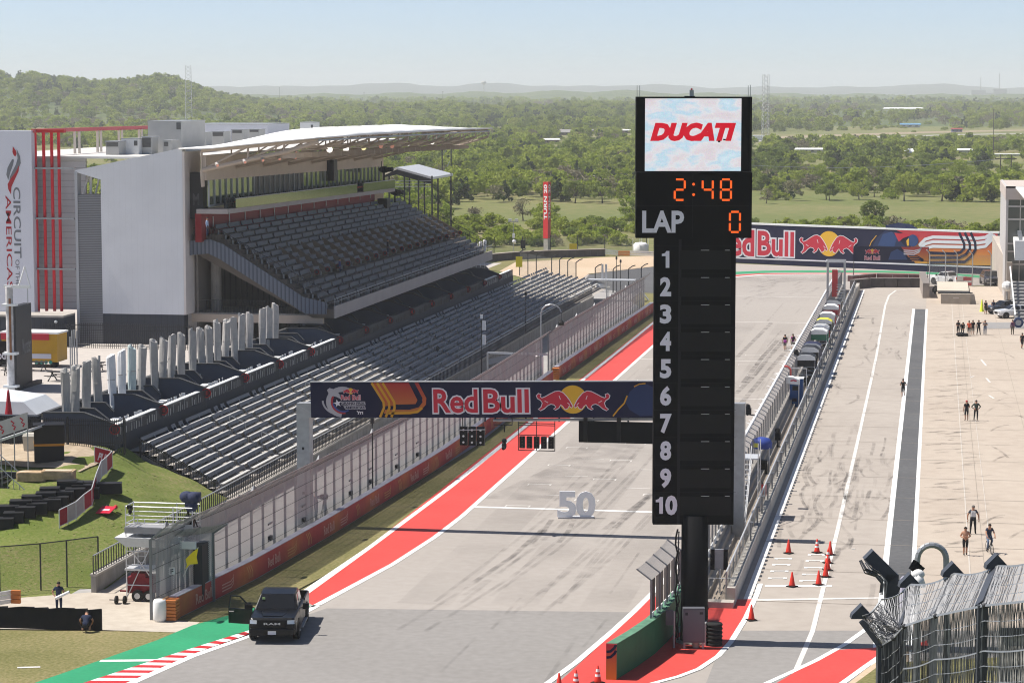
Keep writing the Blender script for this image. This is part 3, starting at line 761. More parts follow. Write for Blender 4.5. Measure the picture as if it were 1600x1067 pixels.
shed(778,174,22,9,14,'white gabled hall at the right of the brown hall',pitch=.6);shed(835,174,62,3.5,20,'long flat white sheds right of the white gabled hall',nwin=5)
shed(885,211,18,9,9,'small dark house half hidden in the wood',roofg,brown,.5);shed(862,224,24,8,8,'low pale-roofed cabin in the wood below the dark house',roofw,brown)
shed(925,209,12,7,8,'small brown cabin left of the scoring tower',roofg,brown);shed(978,208,22,6,9,'pale bungalow close to the scoring tower',roofw,brown)
shed(1182,219,20,8,8,'white box container right of the scoring tower',roofw,roofw,.05,0);shed(1240,175,24,4,10,'white-roofed barn right behind the lattice mast')
shed(1360,178,20,5,12,'white gabled barn at mid distance',pitch=.7);shed(1408,176,62,8,20,'large white hall complex at mid distance',nwin=6);shed(1432,177,44,4,15,'low white annex in front of the large hall')
shed(1420,199,30,6,10,'building covered with blue tarpaulin',bluew,wallw);shed(1268,238,50,7,10,'long white mobile home with low roof',roofw,wallw,.3,5)
shed(1422,241,24,9,9,'white farmhouse with a chimney bump on the roof',roofw,wallw,.6);shed(1506,243,38,11,10,'white shed with brown junk pile in front',roofw,wallw,.2,2)
shed(1572,243,50,3,8,'flat white carport at the right edge',roofw,roofw,.1,0);shed(1493,206,16,6,6,'red roofed stall beside the highway',M('red_roof',(.3,.05,.05),.7),M('blue_wall',(.05,.08,.2),.7));shed(1538,172,26,5,12,'pale farm hall under the far works')
shed(115,169,30,2.2,12,'long white barn at the foot of the wooded hill');shed(30,173,40,3,14,'pale house at the far left below the hill',roofg);shed(365,164,30,3.5,15,'pale sheds right of the left lattice mast')
# works with chimneys on the skyline
d=8200;x,y=cam_xy(d,1540);t=thing('power_plant','hazy power plant with two thin stacks on the skyline','power plant',(x,y,0),YAW)
pm=M('plant_grey',(0.2,0.2,0.21),.8)
mb=MB();mb.b2((-55,0,0),(-8,30,36),pm);mb.b2((-8,0,0),(18,30,26),pm);mb.b2((18,0,0),(62,30,40),pm);mb.build('boiler_house',t,world=False)
for a,h in ((-22,78),(40,92)): mb=MB();mb.tube((a,15,0),(a,15,h),1.6,pm,8,1.1);mb.build('chimney',t,world=False)
# water tower
d=6500;x,y=cam_xy(d,756);t=thing('water_tower','tiny pale water tower on the blue ridge','water tower',(x,y,0),0)
mb=MB();mb.ball((0,0,54),7,wallw,(1,1,.75));mb.build('tank',t,world=False);mb=MB();mb.tube((0,0,0),(0,0,50),2.2,wallw,8,1.5);mb.build('stem',t,world=False)
# lattice masts
def mast(px,base,topy,wpx,label):
    d=EH*FPX/(base-HOR);x,y=cam_xy(d,px);h=EH+(HOR-topy)/FPX*d;w=wpx/FPX*d/2
    t=thing('lattice_mast',label,'mast',(x,y,0),YAW+.2);mb=MB();r=.2
    c=[(-w,-w),(w,-w),(w,w),(-w,w)];n=16;r=.10
    for a,b in c: mb.tube((a*1.25,b*1.25,0),(a,b,h),r,steel,4)
    mb.build('corner_posts',t,world=False);mb=MB()
    for k in range(n):
        z0,z1=h*k/n,h*(k+1)/n;s0,s1=1.25-.25*k/n,1.25-.25*(k+1)/n
        for i in range(4):
            p,q=c[i],c[(i+1) % 4]
            mb.tube((p[0]*s0,p[1]*s0,z0),(q[0]*s1,q[1]*s1,z1),r*.7,steel,3);mb.tube((q[0]*s0,q[1]*s0,z0),(p[0]*s1,p[1]*s1,z1),r*.7,steel,3)
    mb.build('bracing',t,world=False)
mast(297,198,103,8.5,'tall lattice mast rising behind the grandstand roof');mast(1194.5,222,117,8,'tall lattice mast right of the scoring tower')
# thin poles and a wooden H-frame
wood_=M('pole_wood',(0.10,0.085,0.07),.9)
for px,b,tp,lb in ((437,175,137,'thin pole above the canopy, left one'),(569,175,144,'thin pole over the long white halls'),(692,180,143,'thin pole left of the brown hall'),(347,182,144,'thin dark pole right of the left mast'),(1552,215,170,'utility pole beside the highway'),(1552,246,212,'utility pole by the white shed')):
    g=G(px,b);d=(g-EYE).dot(FW);t=thing('utility_pole',lb,'pole',(g.x,g.y,0),YAW,'utility poles in the landscape');h=EH+(HOR-tp)/FPX*d
    mb=MB();mb.tube((0,0,0),(0,0,h),.22,wood_,6);mb.build('post',t,world=False);mb=MB();mb.b2((-1.2,-.1,h-1),(1.2,.1,h-.75),wood_);mb.build('crossarm',t,world=False)
g=G(1571,285);d=(g-EYE).dot(FW);t=thing('power_line_frame','wooden H-frame power pole at the right edge','pole',(g.x,g.y,0),YAW);h=EH+(HOR-241)/FPX*d
for s in (-1.7,1.7): mb=MB();mb.tube((s,0,0),(s,0,h),.16,wood_,6);mb.build('post',t,world=False)
mb=MB();mb.b2((-3.4,-.1,h-1.5),(3.4,.1,h-1.2),wood_);mb.build('crossarm',t,world=False);mb=MB();mb.tube((-1.7,0,h-3),(1.7,0,h-7),.1,wood_,5);mb.tube((1.7,0,h-3),(-1.7,0,h-7),.1,wood_,5);mb.build('brace',t,world=False)
for s in (0,30,60): pass
mb=MB();wpts=[G(1571,285)];a=Vector((g.x,g.y,h-1.3));b_=a-RT*95+Vector((0,0,-1.2))
for s in (-3,0,3): mb.path([a.lerp(b_,k/12)+Vector((0,0,-2.2*math.sin(PI*k/12)))+FW*s*.2 for k in range(13)],.035,steel,3)
tag(mb.build('power_cable'),'sagging power cables running left from the H-frame pole','cable')
# highway
ribbon('road_far',[(1130,222),(1250,219),(1330,216),(1450,212),(1560,209.5),(1650,208.5)],16,0.02,M('far_road',(0.40,0.38,0.35),.9))
ribbon('road_shoulder',[(1130,218),(1250,214),(1330,211),(1450,207),(1560,204.5),(1650,203)],34,0.01,M('far_dirt',(0.30,0.24,0.16),.95,n=.2,ns=.05))
ribbon('path_far',[(820,245),(900,247),(1000,248)],4,0.02,M('far_road',(0.4,.38,.35),.9))
# ------------------------------------------------------------------ lower stand: front wall, rows of benches
def wx(y): return-46.2+(y-130)*0.0147
WP=[onl(*p,(-46.2,130),(-43.5,314)) for p in ((150,900),(250,845),(350,790),(482.5,716),(590,657.5),(700,596),(870,495),(927.5,463.7))]
WP=sorted(WP,key=lambda p: p.y)
def wz(y):
    if y<=WP[0].y: return WP[0].z
    for a,b in zip(WP,WP[1:]):
        if y<=b.y: return lerp(a.z,b.z,(y-a.y)/(b.y-a.y))
    return WP[-1].z
t=thing('concrete_wall','long weathered concrete retaining wall along the foot of the bleachers','wall',(wx(130),130,0))
mb=MB();ys=[p.y for p in WP]
for a,b in zip(ys,ys[1:]):
    n=5
    for k in range(n):
        y0,y1=lerp(a,b,k/n),lerp(a,b,(k+1)/n)
        mb.hexa([(wx(y0)-.3,y0,-.3),(wx(y0),y0,-.3),(wx(y1),y1,-.3),(wx(y1)-.3,y1,-.3),(wx(y0)-.3,y0,wz(y0)),(wx(y0),y0,wz(y0)),(wx(y1),y1,wz(y1)),(wx(y1)-.3,y1,wz(y1))],concd)
mb.build('wall',t)
mb=MB();mb.prism([(wx(y)-.36,y,wz(y)) for y in ys]+[(wx(y)+.06,y,wz(y)) for y in ys[::-1]],(0,0,.12),conc);mb.build('coping',t)
# railing on the wall
t=thing('metal_railing','black baluster railing on top of the concrete wall','railing',(wx(130),130,1.0))
mb=MB();mb2=MB();y=WP[0].y;Y1=WP[-1].y;k=0
while y<Y1:
    x,z=wx(y)-.15,wz(y)+.12;mb.b2((x-.025,y-.025,z),(x+.025,y+.025,z+1.05),darkst);y+=.42 if y<200 else .6
for a,b in zip(ys,ys[1:]):
    mb2.beam((wx(a)-.15,a,wz(a)+1.17),(wx(b)-.15,b,wz(b)+1.17),.06,.06,steel);mb2.beam((wx(a)-.15,a,wz(a)+.24),(wx(b)-.15,b,wz(b)+.24),.05,.05,darkst)
mb.build('balusters',t);mb2.build('rail',t)
BX=-53.5
def gz(y): return-(y-154)*0.0042
NR=10
def rowp(i,y):       # foot of row i at station y
    f=i/(NR-1);x0,z0=wx(y)-1.5,wz(y)+.28
    return Vector((lerp(x0,BX+1.0,f),y,lerp(z0,3.95+gz(y),f)))
LY0,LY1=157.2,331
low=thing('bleacher_stand','long lower stand of silver benches stepping up from the concrete wall','grandstand',(-48,LY0,1))
mb=MB();tread=patchy('stand_concrete',((0.30,0.27,0.24),(0.35,0.32,0.285),(0.40,0.365,0.33)),.25,2.5)
for a in range(20):
    y0,y1=lerp(LY0,LY1,a/20),lerp(LY0,LY1,(a+1)/20)
    A=[rowp(i,y0) for i in range(NR)];B=[rowp(i,y1) for i in range(NR)]
    mb.poly([(wx(y0)-.3,y0,wz(y0)+.02),(wx(y1)-.3,y1,wz(y1)+.02),(B[0].x+.45,y1,wz(y1)+.02),(A[0].x+.45,y0,wz(y0)+.02)],tread)
    for i in range(NR):
        p,q=A[i],B[i];xn,xm=(A[i+1].x+.45,B[i+1].x+.45) if i<NR-1 else (BX-.05,BX-.05)
        zl,zr=(A[i-1].z,B[i-1].z) if i else (wz(y0),wz(y1))
        mb.poly([(p.x+.45,y0,p.z),(q.x+.45,y1,q.z),(xm,y1,q.z),(xn,y0,p.z)],tread)
        mb.poly([(p.x+.45,y0,zl),(q.x+.45,y1,zr),(q.x+.45,y1,q.z),(p.x+.45,y0,p.z)],tread)
mb.poly([(wx(LY0)-.3,LY0,0)]+[(rowp(i,LY0).x+s,LY0,rowp(i if s<.4 or i==0 else i-1,LY0).z if not (s>.4 and i==0) else wz(LY0)) for i in range(NR) for s in (.45,.449)]+[(BX,LY0,rowp(NR-1,LY0).z),(BX,LY0,0)],tread)
mb.build('stepped_deck',low)
benchgrey=M('bench_back',(0.145,0.152,0.17),0.55,0.0,n=0.06,ns=1);benchseat=M('bench_seat',(0.50,0.49,0.465),0.55,0.0,n=0.06,ns=2)
def bench_mesh(Ln,backm=benchgrey,seatm=benchseat,sup=2.1,bh_=.82,bl_=.58):
    mb=MB();mb.b2((-.02,0,.40),(.27,Ln,.45),seatm)
    mb.hexa([(-.20,0,bl_),(-.15,0,bl_),(-.15,Ln,bl_),(-.20,Ln,bl_),(-.26,0,bh_),(-.21,0,bh_),(-.21,Ln,bh_),(-.26,Ln,bh_)],backm)
    n=max(2,int(Ln/sup)+1)
    for k in range(n):
        y=.12+(Ln-.24)*k/(n-1);mb.b2((-.06,y-.03,0),(.1,y+.03,.40),steel);mb.beam((-.02,y,.42),(-.27,y,.8),.05,.04,steel)
    return mb
proto={}
def bench_proto(Ln,key=''):
    k=(round(Ln,2),key)
    if k not in proto:
        o=(bench_mesh(Ln) if not key else bench_mesh(Ln,*UPM)).build('bench',world=False);proto[k]=(o.data,);bpy.data.objects.remove(o)
    return proto[k][0]
items=[]
for i in range(NR):
    y=LY0+.5+(0.0 if i % 2 else .6)
    if i==NR-1:
        k=0
        while y<LY1-6:
            items.append((i,y,6.1));items.append((i,y+7.0,.9));items.append((i,y+8.7,.9));y+=10.4
        continue
    while y<LY1-6.2: items.append((i,y,6.3));y+=7.15
items.sort(key=lambda q: q[1]+q[0]*.4)
rest=MB()
def place_bench(par,me,p,q):
    d=(q-p);o=bpy.data.objects.new('bench',me);link(o,par,p);o.rotation_euler=(math.atan2(d.z,math.hypot(d.x,d.y)),0,math.atan2(-d.x,d.y));return o
bm_cache={}
for n,(i,y,ln) in enumerate(items):
    p=rowp(i,y)+Vector((-.12,0,0));q=rowp(i,y+ln)+Vector((-.12,0,0))
    if n<100: place_bench(low,bench_proto(ln),p,q)
    else:
        d=q-p;m_=Matrix.Translation(p) @ Matrix.Rotation(math.atan2(-d.x,d.y),4,'Z') @ Matrix.Rotation(math.atan2(d.z,math.hypot(d.x,d.y)),4,'X')
        if ln not in bm_cache: bm_cache[ln]=bench_mesh(ln)
        b=bm_cache[ln];base=len(rest.v);rest.v+=[tuple(m_ @ Vector(v)) for v in b.v]
        for f,mi in zip(b.f,b.m): rest.f.append(tuple(base+k for k in f));rest.m.append(rest.mi(b.mats[mi]))
tag(rest.build('benches',low),kind='stuff')
# aisle handrails and the railing down the near end
mb=MB()
for yy in (174,196,218,240,262,284,306):
    for i0,i1 in ((1,3),(5,7)):
        a,b=rowp(i0,yy),rowp(i1,yy);mb.tube(a,a+Vector((0,0,.95)),.03,steel,5);mb.tube(b,b+Vector((0,0,.95)),.03,steel,5);mb.tube(a+Vector((0,0,.95)),b+Vector((0,0,.95)),.03,steel,5)
mb.build('aisle_handrail',low)
t=thing('stair_railing','black railing running down the near end of the bleachers','railing',(-48,LY0-.3,2))
mb=MB();mp=MB();P=[rowp(i,LY0)+Vector((0,-.35,-.15)) for i in range(NR)]
for a,b in zip(P,P[1:]):
    for k in range(5): c=a.lerp(b,k/5);mb.b2((c.x-.015,c.y-.015,c.z),(c.x+.015,c.y+.015,c.z+1.05),darkst)
for k in (0,3,6,9): mp.b2((P[k].x-.04,P[k].y-.04,P[k].z-.6),(P[k].x+.04,P[k].y+.04,P[k].z+1.15),darkst)
for dz in (.1,.95,1.05): mb.beam(P[0]+Vector((0,0,dz)),P[-1]+Vector((0,0,dz)),.045,.045,darkst)
mb.build('balusters',t);mp.build('post',t)

# ------------------------------------------------------------------ terrace boxes above the benches
meshd=chain('dark_netting',(0.04,0.045,0.055),.06,.5);cap=M('dark_cap',(0.075,0.075,0.075),.6,n=.1,ns=2)
boxw=M('box_panel_blue_grey',(0.085,0.10,0.135),.6,n=.08,ns=1)
L10=10.4
stool_spots=[]
nmod=15
for k in range(nmod):
    y0=154.5+k*L10;y1=y0+L10;z=gz(y0+5)
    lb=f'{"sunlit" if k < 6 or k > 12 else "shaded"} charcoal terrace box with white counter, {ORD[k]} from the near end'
    t=thing('terrace_box',lb,'terrace box',(-56,y0,4.8+z),0,'terrace boxes above the benches')
    mb=MB();mb.b2((BX-.2,y0+.01,2.5),(BX,y1,5.2+z),charc);mb.b2((BX-5.0,y0+.01,2.5),(BX-.2,y1,4.86+z),charc);mb.build('base',t)
    mb=MB();mb.b2((BX-.06,y0+.05,5.2+z),(BX-.03,y1-.05,6.0+z),meshd);mb.build('front_netting',t)
    mb=MB();mb.b2((BX-.36,y0+.6,5.98+z),(BX-.02,y1-1.4,6.04+z),white if k<6 or k>12 else charc);mb.build('counter',t)  # white counters under the deck coloured charcoal, shade painted in
    mb=MB();lg_=M('stool_legs_sunlit',(.55,.54,.52),.6) if k<6 or k>12 else M('stool_legs_shaded',(.10,.09,.08),.7)  # one leg material in a sunlit and a shaded colour
    for q in range(16):
        yq=y0+.7+q*.55+rnd.uniform(-.12,.12)
        if q % 6 != 4: mb.b2((BX+.005,yq,5.2+z+rnd.uniform(0,.1)),(BX+.03,yq+rnd.uniform(.03,.09),5.2+z+rnd.uniform(.4,.72)),lg_)
    fs_o=mb.build('front_slats',t);fs_o['kind']='stuff'
    def part(yy,pts,nm='partition'):
        mb=MB();mb.prism([(x,yy,h+z) for x,h in pts],(0,.12,0),boxw)
        tp=pts[1:-1]
        for a,b in zip(tp,tp[1:]): mb.beam((a[0],yy+.06,a[1]+z+.04),(b[0],yy+.06,b[1]+z+.04),.34,.09,cap)
        mb.build(nm,t)
    part(y0,[(BX,4.7),(BX,6.12),(-55.6,6.82),(-58.4,6.78),(-58.4,4.7)])
    part(y0+L10*.36,[(-55.0,4.87),(-55.0,5.7),(-56.2,6.6),(-58.4,6.6),(-58.4,4.87)])
    part(y0+L10*.66,[(-55.9,4.87),(-55.9,6.0),(-56.5,6.6),(-58.4,6.6),(-58.4,4.87)])
    mb=MB();mb.b2((-58.5,y0+.15,4.87+z),(-58.38,y1,6.7+z),boxw);mb.b2((-58.6,y0+.15,6.7+z),(-58.3,y1,6.8+z),cap);mb.build('rear_wall',t)
    for q in (.2,.52,.84):
        mb=MB();mb.b2((-57.3,y0+L10*q-.75,4.87+z),(-56.6,y0+L10*q+.1,6.15+z),white);mb.build('cabinet',t)
    mb=MB();mb.b2((-55.4,y0+3.9,5.75+z),(-54.8,y0+5.6,5.82+z),white);mb.b2((-55.15,y0+4.7,4.87+z),(-55.05,y0+4.8,5.75+z),steel);mb.build('table',t)
    mx=frame((BX+.02,y0+.3,5.75+z),(-.35,-1,0),(0,0,1));mx.translation=(BX+.1,y0+.25,5.8+z)
    mx=frame((BX+.05,y0-.03,5.8+z),(1,.12,0),(0,0,1))
    mb=MB();mb.lathe([(.36,-.02),(.36,.02)],(0,0,0),red if k<6 else M('shaded_red',(.2,.02,.02),.6),20,mx);mb.disc((0,0),.27,mx,charc,.026)  # signs past the near boxes use a red with shade painted in
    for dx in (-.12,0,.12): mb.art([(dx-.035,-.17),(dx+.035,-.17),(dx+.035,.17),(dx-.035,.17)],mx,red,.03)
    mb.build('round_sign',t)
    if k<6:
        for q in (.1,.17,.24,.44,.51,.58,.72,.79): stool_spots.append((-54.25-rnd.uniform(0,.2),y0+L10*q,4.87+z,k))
st=thing('bar_stool','x','stool',(0,0,0),0,'white bar stools behind the terrace counters')
mb=MB();mb.b2((-.2,-.2,.72),(.2,.2,.77),white);mb.build('seat',st,world=False)
mb=MB();mb.hexa([(-.22,-.2,.8),(-.18,-.2,.8),(-.18,.2,.8),(-.22,.2,.8),(-.26,-.2,1.12),(-.22,-.2,1.12),(-.22,.2,1.12),(-.26,.2,1.12)],white);mb.build('backrest',st,world=False)
for a,b in ((1,1),(1,-1),(-1,1),(-1,-1)): mb=MB();mb.tube((.2*a,.2*b,0),(.14*a,.14*b,.72),.02,steel,5);mb.build('leg',st,world=False)
for n,(x,y,z,k) in enumerate(stool_spots):
    lb=f'white bar stool behind the counter of the {ORD[k]} terrace box from the near end'
    (st if n==0 else copy_tree(st))['label']=lb;
    o=st if n==0 else [q for q in S.objects if q.name.startswith('bar_stool')][-1]
    o.location=(x,y,z);o.rotation_euler=(0,0,rnd.uniform(-.5,.5))
# closed parasols along the back of the boxes
umc=[M('umbrella_cover_grey',(0.37,0.355,0.335),.85,n=.1,ns=2.5,bump=.3,bs=4),M('umbrella_cover_white',(0.74,0.74,0.73),.8,n=.05,ns=3,bump=.3,bs=4),M('umbrella_cover_mint',(0.50,0.58,0.56),.8,n=.08,ns=3,bump=.3,bs=4),M('umbrella_cover_stone',(0.44,0.42,0.395),.85,n=.1,ns=2.5,bump=.3,bs=4)]
ux=(102,118,135,152,174,191,206,222,241,256,269,284,301,315,327,340,354,366,378,391,411,421,431)
for n,px in enumerate(ux):
    y=onx(px,600,-57.3).y;z0=4.87+gz(y);c=1 if n in (4,5) else 2 if n==6 else 3 if n>14 else 0
    word=('white','white','pale mint')[n-4] if n in (4,5,6) else ('grey','grey','grey','stone grey')[c]
    t=thing('closed_umbrella',f'closed tall parasol under a {word} cover, {ORD[n]} from the near end of the terrace','umbrella',(-57.3,y,z0),rnd.uniform(0,6),'closed parasols along the terrace boxes')
    R=np.random.RandomState(n);nn=14;rings=[(.3,.20),(.9,.27),(1.6,.28),(2.4,.30),(3.3,.31),(4.2,.31),(4.6,.29),(4.62,.05)]
    vs=[];fs=[];ph=R.uniform(0,6)
    for zi,r in rings:
        for k in range(nn):
            a=2*PI*k/nn;q=r*(1+.13*math.sin(3*a+ph+zi*.5)+.05*R.uniform(-1,1));vs.append((q*math.cos(a)+.05*math.sin(zi),q*math.sin(a),zi+.12+(.14*math.cos(a+ph) if zi>4.4 else R.uniform(-.1,.1) if zi==.3 else 0)))
    for i in range(len(rings)-1):
        for k in range(nn): fs.append((i*nn+k,i*nn+(k+1) % nn,(i+1)*nn+(k+1) % nn,(i+1)*nn+k))
    fs.append(tuple(range(len(vs)-nn,len(vs))))
    mb=MB();mb.add(vs,fs,umc[c]);mb.build('cover',t,False,False)
    mb=MB();mb.tube((0,0,0),(0,0,4.8),.035,alu,6);mb.b2((.1,-.06,4.55),(.24,.06,4.95 if n % 3==0 else 4.75),steel);mb.build('pole',t,world=False)
    mb=MB();mb.lathe([(.315,3.0),(.32,3.06)],(0,0,0),umc[0],12);mb.build('strap',t,world=False)
    mb=MB();mb.b2((-.35,-.35,0),(.35,.35,.08),darkst);mb.build('base',t,world=False)
    t.scale=(1,1,rnd.uniform(.97,1.03))

# ------------------------------------------------------------------ upper stand
UY0,UY1,UX=219.0,300.5,-54.5
up=thing('upper_grandstand','dark upper stand of grey bench seats under the white canopy','grandstand',(-60,219,7.3))
URN,URX,URZ=16,.69,.45
def urow(i,y=0.0): return UX-.75-URX*i,8.15+URZ*i-max(0,y-UY0)*.0105*i/15
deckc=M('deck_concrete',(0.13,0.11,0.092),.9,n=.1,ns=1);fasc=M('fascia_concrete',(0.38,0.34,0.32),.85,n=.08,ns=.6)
pr=[(UX,8.15)]
for i in range(URN):
    x,z=urow(i);pr+=[(x+.4,z),(x+.4-URX,z)]
pr=[(UX,8.15-.02)]+pr[1:]+[(-68.2,urow(URN-1)[1]),(-68.2,13.4),(-56.5,7.32),(UX,7.32)]
def pz2(x,z,y): return (x,y,z-max(0,y-UY0)*.0105*min(1,max(0,(UX-x)/11.5)))
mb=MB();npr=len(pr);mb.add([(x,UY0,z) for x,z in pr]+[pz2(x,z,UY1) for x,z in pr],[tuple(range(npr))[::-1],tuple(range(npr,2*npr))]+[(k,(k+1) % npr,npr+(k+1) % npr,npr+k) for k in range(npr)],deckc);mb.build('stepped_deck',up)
mb=MB();mb.b2((UX,UY0,7.3),(UX+.12,UY1,8.42),fasc);mb.build('front_fascia',up)
mb=MB()
for k in range(60): mb.tube((UX+.06,lerp(UY0,UY1,k/59),8.42),(UX+.06,lerp(UY0,UY1,k/59),9.1),.02,steel,4)
mb.tube((UX+.06,UY0,9.1),(UX+.06,UY1,9.1),.03,steel,5);mb.tube((UX+.06,UY0,8.8),(UX+.06,UY1,8.8),.02,steel,5);mb.build('front_railing',up)
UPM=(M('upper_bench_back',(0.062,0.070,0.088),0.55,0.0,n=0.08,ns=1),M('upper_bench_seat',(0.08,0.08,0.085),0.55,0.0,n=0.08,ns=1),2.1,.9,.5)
items=[];NSEG=19;pitch=(UY1-UY0-1)/NSEG
for i in range(URN):
    if i in (4,): continue
    for s in range(NSEG):
        y=UY0+.6+pitch*s
        items.append((i,y+(.9 if 5<=i<=9 and s>1 else .15),(2.3 if 5<=i<=9 and s>1 else pitch-.55)))
items.sort(key=lambda q: q[1]-q[0]*.5)
rest=MB();cachem={}
for n,(i,y,ln) in enumerate(items):
    x,z=urow(i,y);sl0=-.0105*i/15
    if n<100:
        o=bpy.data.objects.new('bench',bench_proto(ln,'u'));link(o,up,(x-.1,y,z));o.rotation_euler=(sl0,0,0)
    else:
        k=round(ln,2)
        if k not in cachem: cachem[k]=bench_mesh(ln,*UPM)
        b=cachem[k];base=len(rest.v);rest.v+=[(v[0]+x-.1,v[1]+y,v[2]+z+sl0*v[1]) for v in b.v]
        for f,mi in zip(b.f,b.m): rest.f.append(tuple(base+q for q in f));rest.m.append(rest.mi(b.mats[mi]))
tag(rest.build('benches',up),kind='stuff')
pw=M('partition_tan',(0.17,0.14,0.11),.9,n=.08,ns=1)
for s in range(2,NSEG+1):
    y=UY0+.6+pitch*s-.05;mb=MB();(xa,za),(xb,zb)=urow(4.6,y),urow(10,y)
    mb.prism([(xa,y,za-.3),(xa,y,za+.75),(xb,y,zb+.75),(xb,y,zb-.3)],(0,.14,0),pw);mb.build('partition',up)
    mb=MB();mx=frame((xa+.05,y+.07,za+.75),(1,.1,0),(0,0,1));mx=frame((xa+.03,y-.02,za+.7),(1,0.0,0),(0,0,1));mb.lathe([(.24,-.02),(.24,.02)],(0,0,0),M('shaded_red',(.2,.02,.02),.6),14,mx);mb.disc((0,0),.16,mx,charc,.026);mb.build('round_sign',up)  # sign red darkened to paint in the shade under the canopy
# near end: parapet that follows the slope, right-hand railing
bg=ribbed('slat_blue_grey',(0.13,0.15,0.19),'X',.38,.3,duty=.3,dark=.45)
pts=[(-68.2,14.35),(-66.0,14.5),(-64.8,14.1),(-57.2,9.3),(-55.0,8.8),(-55.0,7.75),(-57.0,7.75),(-65.2,12.75),(-66.2,13.2),(-68.2,13.0)]
mb=MB();mb.prism([(x,UY0-.75,z) for x,z in pts],(0,.12,0),bg);mb.build('parapet',up)
mb=MB()
for k in range(46):
    f=k/45;x=lerp(-67.8,-54.7,f);z=14.6 if x<-65.5 else lerp(14.6,8.6,(x+65.5)/10.8);mb.tube((x,UY0-.1,z-.1),(x,UY0-.1,z+.95),.018,darkst,4)
mb.tube((-65.5,UY0-.1,15.5),(-54.7,UY0-.1,9.5),.03,darkst,5);mb.tube((-67.8,UY0-.1,15.5),(-65.5,UY0-.1,15.5),.03,darkst,5);mb.build('end_railing',up);mb=MB()
for k in range(26):
    f=k/25;x=lerp(-66.5,-55,f);z=lerp(14.4,8.6,f);mb.tube((x,UY1+.05,z-.3),(x,UY1+.05,z+1.0),.025,darkst,4)
mb.tube((-66.5,UY1+.05,15.4),(-55,UY1+.05,9.6),.035,darkst,5);mb.tube((-66.5,UY1+.05,14.9),(-55,UY1+.05,9.0),.03,darkst,5);mb.build('end_railing',up)
mb=MB();mb.prism([(-66,UY1+.3,13.6),(-66,UY1+.3,14.2),(-60.5,UY1+.3,11.1),(-60.5,UY1+.3,10.5)],(0,.1,0),M('rust_panel',(.28,.14,.08),.8));mb.build('side_panel',up)
# under the deck
mb=MB();mb.b2((-68.2,UY0+.3,6.75),(-55.6,UY0+.75,7.5),beige);mb.b2((-68.2,UY0+.4,7.5),(-56.5,UY1,7.62),concd);mb.build('floor_beam',up)
mb=MB();mb.b2((-67.8,233,4.8),(-67.6,UY1,13),ribbed('dark_slat_wall',(0.055,0.05,0.045),'Y',.5,.2,duty=.3,dark=.5));mb.prism([(-67.6,226.5,4.8),(-60.8,226.5,4.8),(-60.8,226.5,9.2),(-67.6,226.5,12.8)],(0,.3,0),ribbed('dark_slat_back',(0.07,0.062,0.052),'X',.55,.2,duty=.25,dark=.45));mb.b2((-67.8,219.6,4.8),(-67.6,233,13),M('landing_side',(.20,.18,.165),.8));mb.b2((-60.8,234,4.8),(-58.6,234.3,8.2),ribbed('dark_slat_back',(0.07,0.062,0.052),'X',.55,.2,duty=.25,dark=.45));mb.build('rear_wall',up)
for i,(x,y) in enumerate(((-66.6,222),(-58.2,221.5),(-58.2,240),(-58.2,260),(-58.2,280),(-58.2,298))):
    mb=MB();mb.tube((x,y,4.8),(x,y,13.2 if x<-60 else 8.2),.5 if x<-60 else .28,concd if x<-60 else bg,12);mb.build('column',up)
mb=MB();mb.b2((-62.05,229,9.2),(-61.8,229.2,11.0),M('orange_lamp',(0.9,0.42,0.12),.5,emit=.35));mb.build('lamp',up)
mb=MB()
for k in range(34): x=-66.9+k*.27;mb.b2((x-.015,UY0+.5,7.6),(x+.015,UY0+.53,8.75),darkst)
mb.beam((-67.4,UY0+.51,8.78),(-57.8,UY0+.51,8.78),.05,.05,darkst);mb.build('landing_railing',up)

# ------------------------------------------------------------------ the main building behind the stand
bd=thing('grandstand_building','white and charcoal grandstand building with glazed suites and white fabric canopy','building',(-74,217,4.8))
wallp=ribbed('white_cladding',(0.70,0.71,0.73),'X',.55,.15,duty=.10,dark=.965)
charp=ribbed('charcoal_cladding',(0.05,0.056,0.07),'X',.55,.25,duty=.12,dark=.8)
mb=MB();mb.prism([(-76.05,217,7.6),(-68.2,217,7.6),(-68.2,217,22.95),(-76.05,217,21.35)],(0,1.2,0),wallp);mb.prism([(-78.5,217,20.7),(-76.05,217,20.0),(-76.05,217,21.35),(-78.5,217,20.85)],(0,1.2,0),wallp);mb.build('end_wall',bd)
mb=MB();mb.b2((-76.05,217.03,4.6),(-68.2,218.2,7.6),charp);mb.build('base_wall',bd)
lou=ribbed('louvre_grey',(0.25,0.255,0.27),'Z',.16,.5,duty=.45,dark=.55)
mb=MB();mb.b2((-78.3,217.05,4.6),(-76.06,219.5,18.6),lou);mb.b2((-78.55,216.95,4.6),(-78.3,218,20.75),M('edge_grey',(.42,.43,.45),.6));mb.build('louvre_tower',bd)
mb=MB();a=ony(142,272,218)
for p,q in (((129,305),(138,275)),((149,305),(156,273)),((142,305),(142,272))): mb.tube(ony(*p,218.6),ony(*q,218.6),.09 if p[0] != 142 else .14,white,6)
mb.build('roof_brace',bd)
sidew=M('side_cladding',(0.72,0.66,0.62),.7,n=.06,ns=.5)
mb=MB();mb.b2((-68.2,217.02,7.6),(-68.0,222,22.6),sidew);mb.build('side_wall',bd)
mb=MB();mb.b2((-90,218.2,21.9),(-68.3,312,22.1),M('roof_membrane',(0.55,0.53,0.50),.85,n=.08,ns=.3));mb.b2((-90,219.6,7.7),(-78.4,219.9,21.9),ribbed('grey_siding',(0.66,0.66,0.67),'Z',.6,.3,duty=.12,dark=.75));mb.build('roof',bd)
